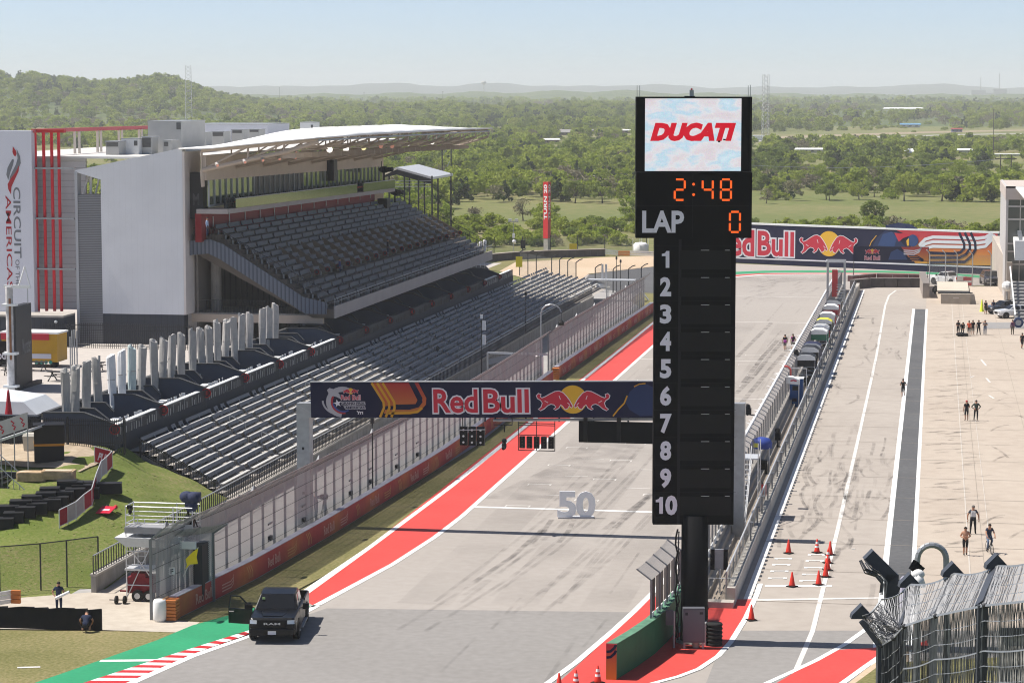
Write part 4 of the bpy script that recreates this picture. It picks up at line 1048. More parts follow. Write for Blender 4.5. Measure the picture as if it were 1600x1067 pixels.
# suites
def sz(y,a,b): return lerp(a,b,(y-217)/73)
GX=-66.0;y_=217.6
mull=M('mullion',(0.36,0.37,0.38),.5,.2)
gl=[M('suite_glass',(0.30,0.34,0.24),.05,metal=.7),M('suite_blind',(0.055,0.05,0.045),.5)]
ng_=38
for k in range(ng_):
    y0,y1=lerp(217.8,290,k/ng_),lerp(217.8,290,(k+1)/ng_);b,tp=sz(y0,17.6,16.9),sz(y0,20.0,19.15)
    mb=MB();mb.hexa([(GX-.1,y0,b),(GX,y0,b),(GX,y1,b),(GX-.1,y1,b),(GX-.1,y0,tp),(GX,y0,tp),(GX,y1,tp-.02),(GX-.1,y1,tp-.02)],gl[1 if 8<=k<=17 else 0]);f=mb.build('window',bd)
    mb=MB();mb.b2((GX-.02,y0-.06,b),(GX+.12,y0+.06,tp),mull);mb.b2((GX-.02,y0+.06,b-.1),(GX+.1,y1-.06,b+.12),mull);mb.build('frame',f)
mb=MB();mb.hexa([(GX-.3,217.2,19.98),(GX+.02,217.2,19.98),(GX+.02,290.5,19.12),(GX-.3,290.5,19.12),(GX-.3,217.2,22.3),(GX+.02,217.2,22.3),(GX+.02,290.5,21.0),(GX-.3,290.5,21.0)],beige);mb.b2((-68.2,290.3,15),(-66,290.6,21),beige);mb.build('fascia',bd)
mb=MB();mb.hexa([(-67,217.3,16.92),(-64,217.3,16.92),(-64,288,16.2),(-67,288,16.2),(-67,217.3,17.35),(-64,217.3,17.35),(-64,288,16.6),(-67,288,16.6)],fasc)
mb.build('balcony',bd)
bgl=M('balcony_glass',(0.26,0.31,0.23),.08,metal=.75,n=.1,ns=.6);
for a,b in ((220,268.5),(271.5,288)): mb=MB();mb.hexa([(-64.04,a,sz(a,17.37,16.6)),(-64,a,sz(a,17.37,16.6)),(-64,b,sz(b,17.37,16.6)),(-64.04,b,sz(b,17.37,16.6)),(-64.04,a,sz(a,18.2,17.55)),(-64,a,sz(a,18.2,17.55)),(-64,b,sz(b,18.2,17.55)),(-64.04,b,sz(b,18.2,17.55))],bgl);g_=mb.build('balcony_glass',bd);mb=MB();mb.beam((-64.02,a,sz(a,18.24,17.6)),(-64.02,b,sz(b,18.24,17.6)),.08,.06,steel);mb.build('handrail',g_)
mb=MB()
for k in range(90):
    y=219.5+k*.78;zz=sz(y,17.36,16.6);mb.b2((-65.0,y,zz),(-64.6,y+.45,zz+.45),darkst);mb.b2((-65.05,y,zz+.45),(-64.95,y+.45,zz+.95),darkst if k % 3 else charc)
for k in range(40): y=221+k*1.65;zz=sz(y,17.36,16.6);mb.b2((-64.5,y,zz+.5),(-64.15,y+1.1,zz+.6),M('red_counter',(.32,.05,.04),.6))
mb.build('balcony_seats',bd)
mb=MB();mb.hexa([(-67.2,217.5,14.3),(-66.6,217.5,14.3),(-66.6,288.4,13.8),(-67.2,288.4,13.8),(-67.2,217.5,16.92),(-66.6,217.5,16.92),(-66.6,288.4,16.2),(-67.2,288.4,16.2)],M('red_wall_paint',(0.20,0.008,0.012),.6,n=.06,ns=1));rw=mb.build('red_wall',bd)
mb=MB()
for k in range(13): y=221+k*5.4;mb.tube((-66.52,y,15.5),(-66.52,y,16.5),.05,white,5)
mb.build('wall_lights',rw)
# black panels on the suite front
for (px0,px1,py0,py1,yy,lab) in ((296.5,317,270,342,218.6,'x'),(506,521.5,250,283,262.5,'y')):
    a,b=ony(px0,py1,yy),ony(px1,py0,yy);mb=MB();mb.b2((a.x,yy,a.z),(b.x,yy+1.6,b.z),M('screen_black',(0.035,0.033,0.034),.5));q=mb.build('screen',bd)
    if lab=='x': mb=MB();mx=frame((a.x+.1,yy-.01,a.z),(1,0,0),(0,0,1));mb.text('M',mx,(.25,1.3,.8,2.3),M('faint_print',(.10,.10,.105),.6),bold=.03);mb.build('logo',q)
# canopy
def ce(x): return prof([(-70,22.9),(-68.2,22.95),(-65.8,22.95),(-61,23.45),(-56.3,23.9),(-55,24.0)],x)
def cz(x,y):
    f=min(1,max(0,(y-217)/17))**1.5;b=abs(math.sin(PI*(y-217)/9.67))**.6
    far_=1-max(0,(y-268)/36)**1.5*.95
    return ce(x)+f*(.75+.32*b)*max(0,math.sin(PI*min(1,(x+68.8)/13.9)))**.8*1.15*max(far_,0)-max(0,y-217)*.0045
mb=MB();vs=[];fs=[];nx_,ny_=14,91
for j in range(ny_):
    y=lerp(216.6,304,j/(ny_-1))
    for i in range(nx_):
        x=lerp(-68.4 if y<290 else lerp(-68.4,-56.5,(y-290)/14.0),-55,i/(nx_-1));vs.append((x,y,cz(x,y)))
for j in range(ny_-1):
    for i in range(nx_-1): a=j*nx_+i;fs.append((a,a+1,a+nx_+1,a+nx_))
mb.add(vs,fs,cloudw);o=mb.build('canopy',bd,True)
so=o.modifiers.new('thick','SOLIDIFY');so.thickness=.12;so.offset=-1
can=o
for k in range(10):
    y=217.2+9.67*k if k<9 else 303.2;mb=MB();r=.2 if k==0 else .14
    bot=[(-66.4,20.9),(-62,21.9),(-58.6,22.6),(-55.4,23.55)];tpz=[(x,cz(x,y)-.25-.004) for x,_ in bot]
    dz=-max(0,y-217)*.012
    B=[Vector((x,y,z+dz)) for x,z in bot];T=[Vector((x,y,max(z,b.z+.1))) for (x,z),b in zip(tpz,B)]
    if y>292: B,T=B[1:],T[1:]
    mb.path(B,r,beige,8);mb.path(T,r*.8,beige,8)
    for b,t_ in zip(B,T): mb.tube(b,t_,r*.6,beige,6)
    for i in range(len(B)-1): mb.tube(B[i],T[i+1],r*.5,beige,6)
    mb.tube(B[0],(-66.3,y,19.4),r,beige,6) if y<292 else None
    mb.build('truss',bd)
mb=MB()
for x,dzz in ((-58.6,22.45),(-58.2,22.75),(-57.9,22.95),(-57.4,23.1)): mb.tube((x,222,dzz-.05),(x,303.5,dzz-1.05),.07,beige,6)
mb.tube((-62,217,21.95),(-62,303,20.95),.1,beige,6);mb.tube((-55.3,217,23.7),(-55.3,303.5,23.2),.09,steel,6)
for k in range(30): y=217.5+k*2.9;mb.b2((-58.9,y,22.05-(y-217)*.012),(-57.6,y+.12,22.5-(y-217)*.012),beige)
mb.build('purlins',bd)
lampf=M('lamp_face_glint',(0.95,0.90,0.82),.2,emit=.55);lampr=M('lamp_face_glint_warm',(0.75,0.35,0.25),.2,emit=.15);lampy=M('lamp_face_glint_yellow',(0.9,.8,.4),.2,emit=.5);lcan=M('lamp_can',(0.42,0.38,0.35),.5,.3)  # emission stands in for sun reflected by the floodlight faces
for px,py,r,mt in ((515,234,.33,lampf),(540.5,233,.33,lampf),(568,231.5,.27,lampy),(595,229,.24,lampr),(612.5,228.5,.26,lampr),(638,225.5,.2,lampf),(675.5,223,.25,lampf),(700,221.5,.22,lcan),(726,219,.24,lcan)):
    c=onx(px,py,-58);d=(EYE-c).normalized();f=mb=MB();mb.tube(c-d*.45,c,r*.7,lcan,14,r);mb.tube(c-d*.2,c-d*.2+Vector((0,0,.6)),.04,lcan,5);fl=mb.build('floodlight',bd)
    mb=MB();mb.tube(c+d*.01,c+d*.03,r*.92,mt,16);mb.build('lens',fl)
for px,py in ((340,259),(383,254),(411,251),(437,249),(462,247),(487,241),(475,237),(463,239),(502,238)):
    c=onx(px,py,-60.5);mb=MB();d=Vector((.5,-.7,-.5)).normalized();mb.tube(c-d*.4,c,.12,lcan,10,.17);fl=mb.build('floodlight',bd);mb=MB();mb.tube(c+d*.005,c+d*.02,.13,lampr if px<465 else lcan,10);mb.build('lens',fl)
# sign wall with the vertical lettering, red tubes, low wing
sg=thing('sign_wall','tall pale wall with vertical red and grey CIRCUIT OF THE AMERICAS lettering','wall',(-90,217,4.8))
mb=MB();mb.b2((-104,216.6,7.0),(-82.55,218.0,24.5),M('sign_wall_paint',(0.66,0.67,0.73),.65,n=.03,ns=.4));mb.build('wall',sg)
mx=frame((0,216.58,0),(1,0,0),(0,0,1));lg=M('grey_lettering',(.17,.18,.20),.6);lr=M('red_lettering',(.40,.02,.03),.6)
def pz(px,py): q=ony(px,py,216.58);return q.x,q.z
mb=MB();mrot=frame((0,216.58,0),(0,0,-1),(1,0,0))     # reads downwards
def vtext(s,p0,p1,mat,bold):
    x0,z0=pz(*p0);x1,z1=pz(*p1)   # p0 top-left, p1 bottom-right in the photo
    mb.text(s,mrot,(-z0,x0,-z1,x1),mat,.01,bold)
vtext('CIRCUIT',(20.5,293),(33.5,403),lg,.012);vtext('OF THE',(24,406),(31,446),lg,.0);vtext('AMERICAS',(8.5,306),(20,452),lr,.004);mb.build('lettering',sg)
mb=MB()
def em(pts,mat,off): mb.art([pz(*p) for p in pts],mx,mat,off)
em([(20,229),(19.5,238),(21.5,243),(24,245),(26,241),(25,236)],lr,.01)
em([(26,233),(31,244),(32.5,255),(29,264),(23,272),(17,280),(14,287),(15.5,277),(19.5,268),(25,257),(27.5,248)],lg,.012)
em([(19,249),(12,262),(10,273),(13,282),(16,270),(20,259),(22,250)],lg,.014)
em([(30,258),(29,268),(23,281),(18,292),(17,304),(13,296),(12,288),(17,279),(24,270)],lr,.016)
mb.build('emblem',sg)
rt=thing('red_pergola','red tube pergola with pale posts along the roof edge','pergola',(-82.4,217,7.7))
for px in (56.5,69.5,82,93): mb=MB();a=ony(px,300,217.6);mb.tube((a.x,217.6,7.7),(a.x,217.6,24.5),.15,M('tube_red',(.66,.03,.045),.5),10);mb.build('red_tube',rt)
mb=MB();mb.b2((-82.7,217.2,24.3),(-79.6,217.8,24.6),red);mb.hexa([(-82.7,217,24.3),(-82.3,217,24.3),(-82.3,262,24.1),(-82.7,262,24.1),(-82.7,217,24.65),(-82.3,217,24.65),(-82.3,262,24.45),(-82.7,262,24.45)],M('pink_red',(.55,.12,.13),.6));mb.build('top_beam',rt)
for px in (117,124,152.5,158,186,191,217.5,222): q=onx(px,230,-82.4);mb=MB();mb.b2((-82.5,q.y-.1,22.1),(-82.3,q.y+.1,24.3),M('cream_post',(.6,.55,.48),.7));mb.build('post',rt)
mb=MB()
for z_ in (20.95,16.3,11.6): mb.b2((-82.5,217.1,z_),(-78.7,217.5,z_+.14),steel)
mb.build('ledge',rt)
lw=thing('charcoal_wing','low charcoal building with pale flat roof left of the louvre tower','building',(-92,213.5,4.8))
mb=MB();mb.b2((-112,213.5,4.6),(-78.56,216.5,7.5),charp);mb.build('wall',lw);mb=MB();mb.b2((-112,213.3,7.5),(-78.57,216.55,7.68),conc);mb.build('roof',lw)
mb=MB();mb.ball((-79.3,213.4,7.1),.16,white);mb.build('camera_dome',lw)
# plant on the roof
def roofbox(nm,label,px0,py0,px1,py1,yy,dep,mat,louv=None,cat='air conditioner',group=None):
    a,b=ony(px0,py1,yy),ony(px1,py0,yy);z0=min(a.z,22.1)
    t=thing(nm,label,cat,((a.x+b.x)/2,yy,z0),0,group)
    mb=MB();mb.b2((a.x,yy,z0),(b.x,yy+dep,b.z),mat);mb.build('housing',t)
    if louv: x0,x1,z_0,z_1=louv;mb=MB();mb.b2((lerp(a.x,b.x,x0),yy-.04,lerp(a.z,b.z,z_0)),(lerp(a.x,b.x,x1),yy,lerp(a.z,b.z,z_1)),M('louvre_dark',(.13,.13,.125),.7,n=.2,ns=6,stretch=(.3,.3,3)));mb.build('grille',t)
    mb=MB();mb.b2((a.x-.06,yy-.06,b.z),(b.x+.06,yy+dep+.06,b.z+.08),steel);mb.build('lid',t)
    return t
hv=M('hvac_paint',(0.45,0.45,0.43),.6,n=.06,ns=1)
roofbox('air_conditioner','grey rooftop air conditioner at the left of the roof plant',165.5,222,185.5,237,224,2,hv,(.05,.95,.5,.95));roofbox('air_conditioner','low white duct unit with a cowl on the roof',190,218,216,240,226,3,white,(.75,.95,.55,.9))
roofbox('air_conditioner','small finned condenser unit on the roof',222,215,237,231,227,2,hv,(.05,.9,.05,.95));roofbox('roof_penthouse','tall white plant room box on the roof',231.5,190.5,283,239,232,8,hv,(.86,.99,.75,.97),'plant room')
roofbox('air_conditioner','tiny open-fronted vent unit at the foot of the plant room',255,220,268,231,228,2,hv,(.1,.6,.2,.8))
for i,(p0,p1,q0,q1) in enumerate(((276,297,208.5,227),(301,321,207.5,224),(331,350,206.5,221),(362,379,203.5,214),(389,405,203,211))): roofbox('air_conditioner',f'white louvred rooftop unit, {ORD[i]} from the left in the row along the canopy',p0,q0,p1,q1,246+i*6,2.5,hv,(.08,.92,.55,.95),group='rooftop units along the canopy')
roofbox('roof_hall','long pale hall on the roof behind the units',296,195,418,228,284,10,M('pale_hall',(.60,.61,.66),.7,n=.03,ns=.5),None,'building');roofbox('air_conditioner','white box unit alone beyond the canopy ridge',469,192,490,203,300,3,white,(.8,.95,.2,.7));roofbox('air_conditioner','low grey unit at the right end of the pale hall',417,200.5,433,212,290,2,hv)
a=ony(285,203,262);b=ony(319,197,262);t=thing('red_pergola','short red frame with red posts beside the plant room','pergola',(a.x,262,22));mb=MB();mb.b2((a.x,261.8,b.z-.45),(b.x,262.2,b.z),red);mb.build('top_beam',t)
for px in (293,301,309.5,318): q=ony(px,207,262);mb=MB();mb.b2((q.x-.15,261.9,22),(q.x+.15,262.1,b.z-.45),red);mb.build('post',t)
a,b=ony(350.5,219,283.8),ony(360.5,205,283.8);mb=MB();mb.b2((a.x,283.7,a.z),(b.x,283.95,b.z),white);tag(mb.build('poster'),'small white poster board with black marks on the pale roof hall','poster')
# ------------------------------------------------------------------ barrier and debris fence on the left of the straight
def bax(y): return prof([(118,-40.2),(124,-39.6),(135,-38.4),(150,-37.5),(162,-37.0),(179,-36.3),(200,-36.1),(236,-36.2),(270,-35.9),(312,-35.4)],y)
def banner_mat():
    m=M('barrier_banner',(0.5,0.08,0.05),.7);nt=m.node_tree;N=nt.nodes;L=nt.links
    ge=N.new('ShaderNodeNewGeometry');sp=N.new('ShaderNodeSeparateXYZ');L.new(ge.outputs['Position'],sp.inputs[0])
    ad=N.new('ShaderNodeMath');ad.operation='MULTIPLY_ADD';ad.inputs[1].default_value=-.55;L.new(sp.outputs['Z'],ad.inputs[0]);L.new(sp.outputs['Y'],ad.inputs[2])
    pp=N.new('ShaderNodeMath');pp.operation='PINGPONG';pp.inputs[1].default_value=4.3;L.new(ad.outputs[0],pp.inputs[0])
    dv=N.new('ShaderNodeMath');dv.operation='DIVIDE';dv.inputs[1].default_value=4.3;L.new(pp.outputs[0],dv.inputs[0])
    r=N.new('ShaderNodeValToRGB');e=r.color_ramp.elements;e[0].position=.15;e[0].color=(.40,.05,.045,1);e[1].position=1;e[1].color=(.48,.15,.05,1);k=e.new(.6);k.color=(.42,.085,.05,1)
    L.new(dv.outputs[0],r.inputs['Fac'])
    nz=N.new('ShaderNodeTexNoise');nz.inputs['Scale'].default_value=1.6;tc=N.new('ShaderNodeTexCoord');L.new(tc.outputs['Object'],nz.inputs['Vector'])
    mr=N.new('ShaderNodeMapRange');mr.inputs['To Min'].default_value=.75;mr.inputs['To Max'].default_value=1.2;L.new(nz.outputs['Fac'],mr.inputs['Value'])
    vm=N.new('ShaderNodeVectorMath');vm.operation='SCALE';L.new(r.outputs['Color'],vm.inputs[0]);L.new(mr.outputs[0],vm.inputs['Scale']);L.new(vm.outputs[0],N['Principled BSDF'].inputs['Base Color']);return m
banm=banner_mat();fadew=M('faded_print',(0.58,0.30,0.24),.7);fadeo=M('faded_orange_print',(0.55,0.27,0.10),.7);orangeb=M('orange_plastic',(0.52,0.17,0.045),.6,n=.1,ns=3)
netg=chain('grey_netting',(0.33,0.335,0.345),.11,.42);postm=M('fence_post',(0.20,0.205,0.215),.5,.3,n=.1,ns=1)
def barrier(y0,y1,label,h=1.15,motif=True):
    t=thing('barrier_wall',label,'barrier',(bax(y0),y0,0));n=max(4,int((y1-y0)/5));mb=MB();mf=MB();mc=MB()
    for k in range(n):
        a,b=lerp(y0,y1,k/n),lerp(y0,y1,(k+1)/n);p,q=bax(a),bax(b)
        mb.hexa([(p-.5,a,0),(p-.02,a,0),(q-.02,b,0),(q-.5,b,0),(p-.45,a,h),(p-.08,a,h),(q-.08,b,h),(q-.45,b,h)],conc)
        mf.hexa([(p-.02,a,.05),(p+.02,a,.05),(q+.02,b,.05),(q-.02,b,.05),(p-.08,a,h+.03),(p-.02,a,h+.03),(q-.02,b,h+.03),(q-.08,b,h+.03)],banm)
        mc.hexa([(p-.5,a,h),(p-.02,a,h+.02),(q-.02,b,h+.02),(q-.5,b,h),(p-.5,a,h+.06),(p-.02,a,h+.07),(q-.02,b,h+.07),(q-.5,b,h+.06)],M('pale_blue_cap',(.36,.35,.40),.7))
    mb.build('wall',t);f=mf.build('banner',t);mc.build('cap',t);mb=MB();y=y0+2.2;k=0
    while motif and y<y1-4:
        p,q=Vector((bax(y)+.04,y,.05)),Vector((bax(y+2.4)+.04,y+2.4,.05));mx=frame(p,q-p,(-.05,0,1))
        if k % 3==0: mb.text('Red Bull',mx,(.1,.25,2.3,.8),fadew,.012,.02)
        elif k % 3==1:
            for s in range(3): mb.stroke([(0.1,.25+.17*s),(1.4,.25+.17*s),(1.75,.4+.16*s),(1.8,.62+.14*s)],.07,mx,fadew if k % 2 else fadeo,.012)
        else:
            for s in range(3): mb.stroke([(.2+.3*s,.95),(.5+.3*s,.55),(.45+.3*s,.2)],.1,mx,fadeo,.012)
        y+=3.6;k+=1
    mb.build('print',f);return t
b1=barrier(124.2,233,'long low barrier wall wrapped in a faded red and orange banner beside the straight')
mb=MB();
for k in range(6): mb.b2((bax(124)-.55,123.4,.06+k*.185),(bax(124)+.12,124.2,.06+k*.185+.15),orangeb)
mb.b2((bax(124)-.6,123.3,0),(bax(124)-.5,124.2,1.2),M('pale_orange',(.5,.28,.13),.7));mb.build('orange_end',b1)
b2_=barrier(236.5,312,'second red bannered barrier wall further along the straight',1.2)
mb=MB();
for k in range(6): mb.b2((bax(236)-.55,235.9,.06+k*.19),(bax(236)+.1,236.5,.06+k*.19+.15),orangeb)
mb.build('orange_end',b2_)
g=G(250,970);t=thing('wrapped_bale','tall white-wrapped bale standing at the end of the orange barrier','bale',(g.x,g.y,0),.3)
mb=MB();mb.lathe([(.30,0),(.36,.15),(.37,.6),(.36,1.05),(.30,1.18),(.1,1.2)],(0,0,0),cloudw,14);mb.build('wrapping',t,True,False)
mb=MB();mb.lathe([(.29,.0),(.31,.04)],(0,0,-.03),black,12);mb.build('base',t,world=False)
def debris(name,y0,y1,off,label,h=4.35,step=2.05,lean=(.85,.75),z0=.25,cover=True):
    t=thing('debris_fence',label,'fence',(bax(y0)-off,y0,0));n=int((y1-y0)/step);pr_=None
    P=[(bax(lerp(y0,y1,k/n))-off,lerp(y0,y1,k/n)) for k in range(n+1)]
    for k,(x,y) in enumerate(P):
        mb=MB();mb.b2((x-.07,y-.05,0),(x+.07,y+.05,h),postm);mb.beam((x,y,h-.03),(x+lean[0],y,h+lean[1]),.09,.1,postm)
        if k % 3==0: mb.hexa([(x+lean[0]-.1,y-.35,h+lean[1]-.1),(x+lean[0]+.1,y-.35,h+lean[1]+.02),(x+lean[0]+.1,y+.35,h+lean[1]+.02),(x+lean[0]-.1,y+.35,h+lean[1]-.1),(x+lean[0]-.02,y-.1,h+lean[1]+.2),(x+lean[0]+.05,y-.1,h+lean[1]+.25),(x+lean[0]+.05,y+.1,h+lean[1]+.25),(x+lean[0]-.02,y+.1,h+lean[1]+.2)],postm) if k % 6==0 and k<30 else None
        mb.build('post',t)
    mv=MB();ml=MB();mc=MB()
    for (xa,ya),(xb,yb) in zip(P,P[1:]):
        mv.poly([(xa+.1,ya,z0),(xb+.1,yb,z0),(xb+.1,yb,h),(xa+.1,ya,h)],netg);ml.poly([(xa+.1,ya,h),(xb+.1,yb,h),(xb+lean[0]+.06,yb,h+lean[1]),(xa+lean[0]+.06,ya,h+lean[1])],netg)
        for i in range(6): z=lerp(z0+.1,h,i/5);mc.tube((xa+.12,ya,z),(xb+.12,yb,z),.016,darkst,3)
        for f in (.5,1): mc.tube((xa+.1+lean[0]*f,ya,h+lean[1]*f),(xb+.1+lean[0]*f,yb,h+lean[1]*f),.02,steel,3)
    mv.build('netting',t);ml.build('leaning_netting',t);mc.build('cables',t)
    return t
debris('a',123.6,233.5,1.25,'tall grey debris fence with leaning top behind the first red barrier')
debris('b',237.5,311,1.2,'tall grey debris fence behind the second red barrier wall')
# photographers' holes, small frames and boxes hung on the fence
for i,yy in enumerate((141,147.5,158,163,170,176)):
    mb=MB();x=bax(yy)-1.1;mb.b2((x,yy-.45,1.2),(x+.06,yy+.45,1.3),postm);mb.b2((x,yy-.45,2.2),(x+.06,yy+.45,2.3),postm);mb.b2((x-.05,yy-.3,1.25),(x+.12,yy+.2,1.5),darkst)
    tag(mb.build('camera_port'),f'dark camera port frame in the debris fence, {ORD[i]} from the near end','fence frame','camera ports in the debris fence')

# ------------------------------------------------------------------ gantry over the straight
GY=152.0
def gp(px,py,y=GY): q=ony(px,py,y);return q.x,q.z
gt=thing('race_gantry','grey gantry across the straight carrying the navy banner','gantry',(-26,GY,0))
mb=MB();mb.b2((-40.35,GY,0),(-39.5,GY+.9,7.2),steel);mb.hexa([(-40.35,GY,7.2),(-39.5,GY,7.2),(-39.5,GY+.9,7.2),(-40.35,GY+.9,7.2),(-40.35,GY,8.05),(-39.1,GY,7.3),(-39.1,GY+.9,7.3),(-40.35,GY+.9,8.05)],steel)
for z in (2.2,5.1): mb.b2((-40.0,GY-.03,z),(-39.85,GY,z+.18),darkst)
mb.build('post',gt)
mb=MB();mb.b2((-12.25,GY+.3,0),(-11.55,GY+1.2,8.3),steel);mb.b2((-12.6,GY+.1,0),(-11.2,GY+1.4,.25),conc);mb.build('post',gt)
mb=MB();mb.hexa([(-40.35,GY+.05,7.35),(-11.5,GY+.05,7.95),(-11.5,GY+.85,7.95),(-40.35,GY+.85,7.35),(-40.35,GY+.05,8.1),(-11.5,GY+.05,8.7),(-11.5,GY+.85,8.7),(-40.35,GY+.85,8.1)],steel);mb.build('beam',gt)
P0,P1=gp(487,652),gp(1020,652);T0=gp(487,597);sl_=(P1[1]-P0[1])/(P1[0]-P0[0]);bw=27.0;bh=T0[1]-P0[1]
mx=frame((P0[0],GY-.12,P0[1]),(1,0,sl_),(0,0,1))
mb=MB();mb.hexa([mx @ Vector(v) for v in ((0,0,-.1),(bw,0,-.1),(bw,0,0),(0,0,0),(0,bh,-.1),(bw,bh,-.1),(bw,bh,0),(0,bh,0))],navy);mb.hexa([mx @ Vector(v) for v in ((0,bh,-.14),(bw,bh,-.14),(bw,bh,.03),(0,bh,.03),(0,bh+.06,-.14),(bw,bh+.06,-.14),(bw,bh+.06,.03),(0,bh+.06,.03))],alu);bn=mb.build('banner',gt)
def bl(px,py):    # banner coordinates of a photo point
    q=ony(px,py,GY-.12);return ((q.x-P0[0]),q.z-P0[1]-sl_*(q.x-P0[0]))
def bull(mb,mx,conv,x0,x1,y0,y1,flip,matr,mato,off):
    S_=[(.03,.52),(.09,.50),(.07,.42),(.12,.38),(.22,.42),(.35,.50),(.50,.58),(.62,.60),(.74,.54),(.84,.42),(.92,.30),(1.0,.13),(.985,.09),(.90,.15),(.86,.07),(.79,.04),(.73,.13),(.66,.19),(.60,.08),(.50,.02),(.46,.04),(.53,.10),(.48,.18),(.38,.21),(.28,.16),(.18,.06),(.07,.0),(.02,.03),(.10,.10),(.14,.23),(.09,.32),(.0,.38),(-.03,.46)]
    def cv(u,v): u=1-u if flip else u;return conv(lerp(x0,x1,u),lerp(y1,y0,v/.6))
    pts=[Vector(cv(*p)) for p in S_];n=len(pts);area=sum(pts[i].x*pts[(i+1) % n].y-pts[(i+1) % n].x*pts[i].y for i in range(n));sg_=-1 if area>0 else 1
    w=abs(cv(1,0)[0]-cv(0,0)[0])*.022;out=[]
    for i in range(n):
        d=(pts[(i+1) % n]-pts[i-1]).normalized();out.append(pts[i]+Vector((-d.y,d.x))*w*sg_)
    mb.art(out,mx,mato,off);mb.art(pts,mx,matr,off+.006)
    # haunch, shoulder and jaw lines
    for a,b in (((.20,.30),(.30,.24)),((.62,.46),(.66,.34)),((.86,.24),(.93,.17))): mb.stroke([cv(*a),cv(*b)],w*.8,mx,mato,off+.012)
def logo_text(mb,mx,s,conv,x0,x1,y0,y1,fill,edge,off,b=.035):
    b=b*.45
    a=conv(x0,y1);c=conv(x1,y0);bx=(a[0],a[1],c[0],c[1]);mb.text(s,mx,bx,edge,off,b+.045);mb.text(s,mx,bx,fill,off+.01,b)
def grad_mat(name,z0,z1,c0,c1):
    m=M(name,c0,.6);nt=m.node_tree;N=nt.nodes;L=nt.links;ge=N.new('ShaderNodeNewGeometry');sp=N.new('ShaderNodeSeparateXYZ');L.new(ge.outputs['Position'],sp.inputs[0])
    mr=N.new('ShaderNodeMapRange');mr.inputs['From Min'].default_value=z0;mr.inputs['From Max'].default_value=z1;L.new(sp.outputs['Z'],mr.inputs['Value'])
    mxn=N.new('ShaderNodeMix');mxn.data_type='RGBA';mxn.inputs['A'].default_value=(*c0,1);mxn.inputs['B'].default_value=(*c1,1);L.new(mr.outputs[0],mxn.inputs['Factor']);L.new(mxn.outputs['Result'],N['Principled BSDF'].inputs['Base Color']);return m
grd=grad_mat('sunset_print',7.7,9.7,(.50,.17,.035),(.40,.02,.03))
stripe=M('stripe_yellow',(.60,.30,.02),.6)
mb=MB();B_=lambda*p: [bl(*q) for q in p]
logo_text(mb,mx,'Red',bl,679,746,609,644,printred,printwhite,.02,.05);logo_text(mb,mx,'Bull',bl,757,826,609,644,printred,printwhite,.02,.05)
c=bl(896,624);mb.disc(c,abs(bl(918,624)[0]-c[0]),mx,printyel,.01,36)
bull(mb,mx,bl,841,895,611,641,False,printred,printwhite,.02);bull(mb,mx,bl,898,952,611,641,True,printred,printwhite,.02)
# racing stripes: gradient field with yellow and navy bends
mb.art(B_((581,598.2),(640,598.2),(653,625),(650,631),(618,632),(606,640),(601,632),(597,622)),mx,grd,.01)
mb.art(B_((645,598.2),(655,598.2),(667,622),(666,632),(657,642),(640,646),(600,646),(602,640),(640,640),(655,636),(661,628),(659,620)),mx,grd,.012)
mb.art(B_((640,598.2),(649,598.2),(661,622),(658,632),(650,637),(602,639),(604,634),(645,634),(655,629),(653,622)),mx,navy,.014)
for d in (0,8.5,17): mb.stroke([bl(582+d,598.2),bl(600+d*.98,628),bl(600.5+d*.98,637),bl(594+d*1.05,651.5)],.16,mx,stripe,.03)
for d in (4.3,12.7): mb.stroke([bl(582+d,598.2),bl(600+d*.98,628)],.12,mx,M('stripe_orange',(.5,.09,.03),.6),.028)
mb.stroke([bl(606,645.5),bl(640,645),bl(653,643),(bl(660,637))],.16,mx,stripe,.03)
# emblem of the grand prix: swoosh ring, star, lettering
sw=M('swoosh_grey',(.42,.41,.44),.6);swr=M('swoosh_red',(.38,.03,.04),.6);swb=M('swoosh_blue',(.03,.06,.25),.6)
def arc(cx_,cy_,rx,ry,a0,a1,n=14): return [bl(cx_+rx*math.cos(math.radians(lerp(a0,a1,k/n))),cy_-ry*math.sin(math.radians(lerp(a0,a1,k/n)))) for k in range(n+1)]
mb.stroke(arc(536,628,22,20,60,265),.34,mx,sw,.01);mb.stroke(arc(537,628,18,17,150,280),.14,mx,swr,.016);mb.stroke(arc(537,627,16,16,190,300),.1,mx,swb,.018);mb.stroke(arc(534,626,29,22,180,250),.12,mx,sw,.012)
mb.art(B_((512,609),(516,606),(523,608),(531,615),(534,624),(527,620),(519,618),(514,614)),mx,sw,.02)
st_=[]
for k in range(10): r=6.5 if k % 2==0 else 2.6;a=math.radians(90+36*k+12);st_.append(bl(528+r*math.cos(a),630-r*math.sin(a)))
mb.art(st_,mx,printwhite,.03)
mb.art(B_((533,627),(571,627),(572,632.5),(534,632.5)),mx,sw,.02);mb.art(B_((537,634),(571,634),(572,639.5),(540,639.5)),mx,sw,.02)
def lt(s,x0,x1,y0,y1,mat,off,bo=.03): a=bl(x0,y1);c=bl(x1,y0);mb.text(s,mx,(a[0],a[1],c[0],c[1]),mat,off,bo)
lt('GRAND PRIX',534,570,628,631.6,navy,.03);lt('OF THE',544,557,632.6,633.8,sw,.03);lt('AMERICAS',540,570,635,638.6,navy,.03)
logo_text(mb,mx,'Red Bull',bl,534,564,617,624.5,printred,printwhite,.03,.03)
c=bl(549,611);mb.disc(c,.2,mx,printyel,.022,16);bull(mb,mx,bl,537,548.6,608,614.5,False,printred,printwhite,.026);bull(mb,mx,bl,549.4,561,608,614.5,True,printred,printwhite,.026)
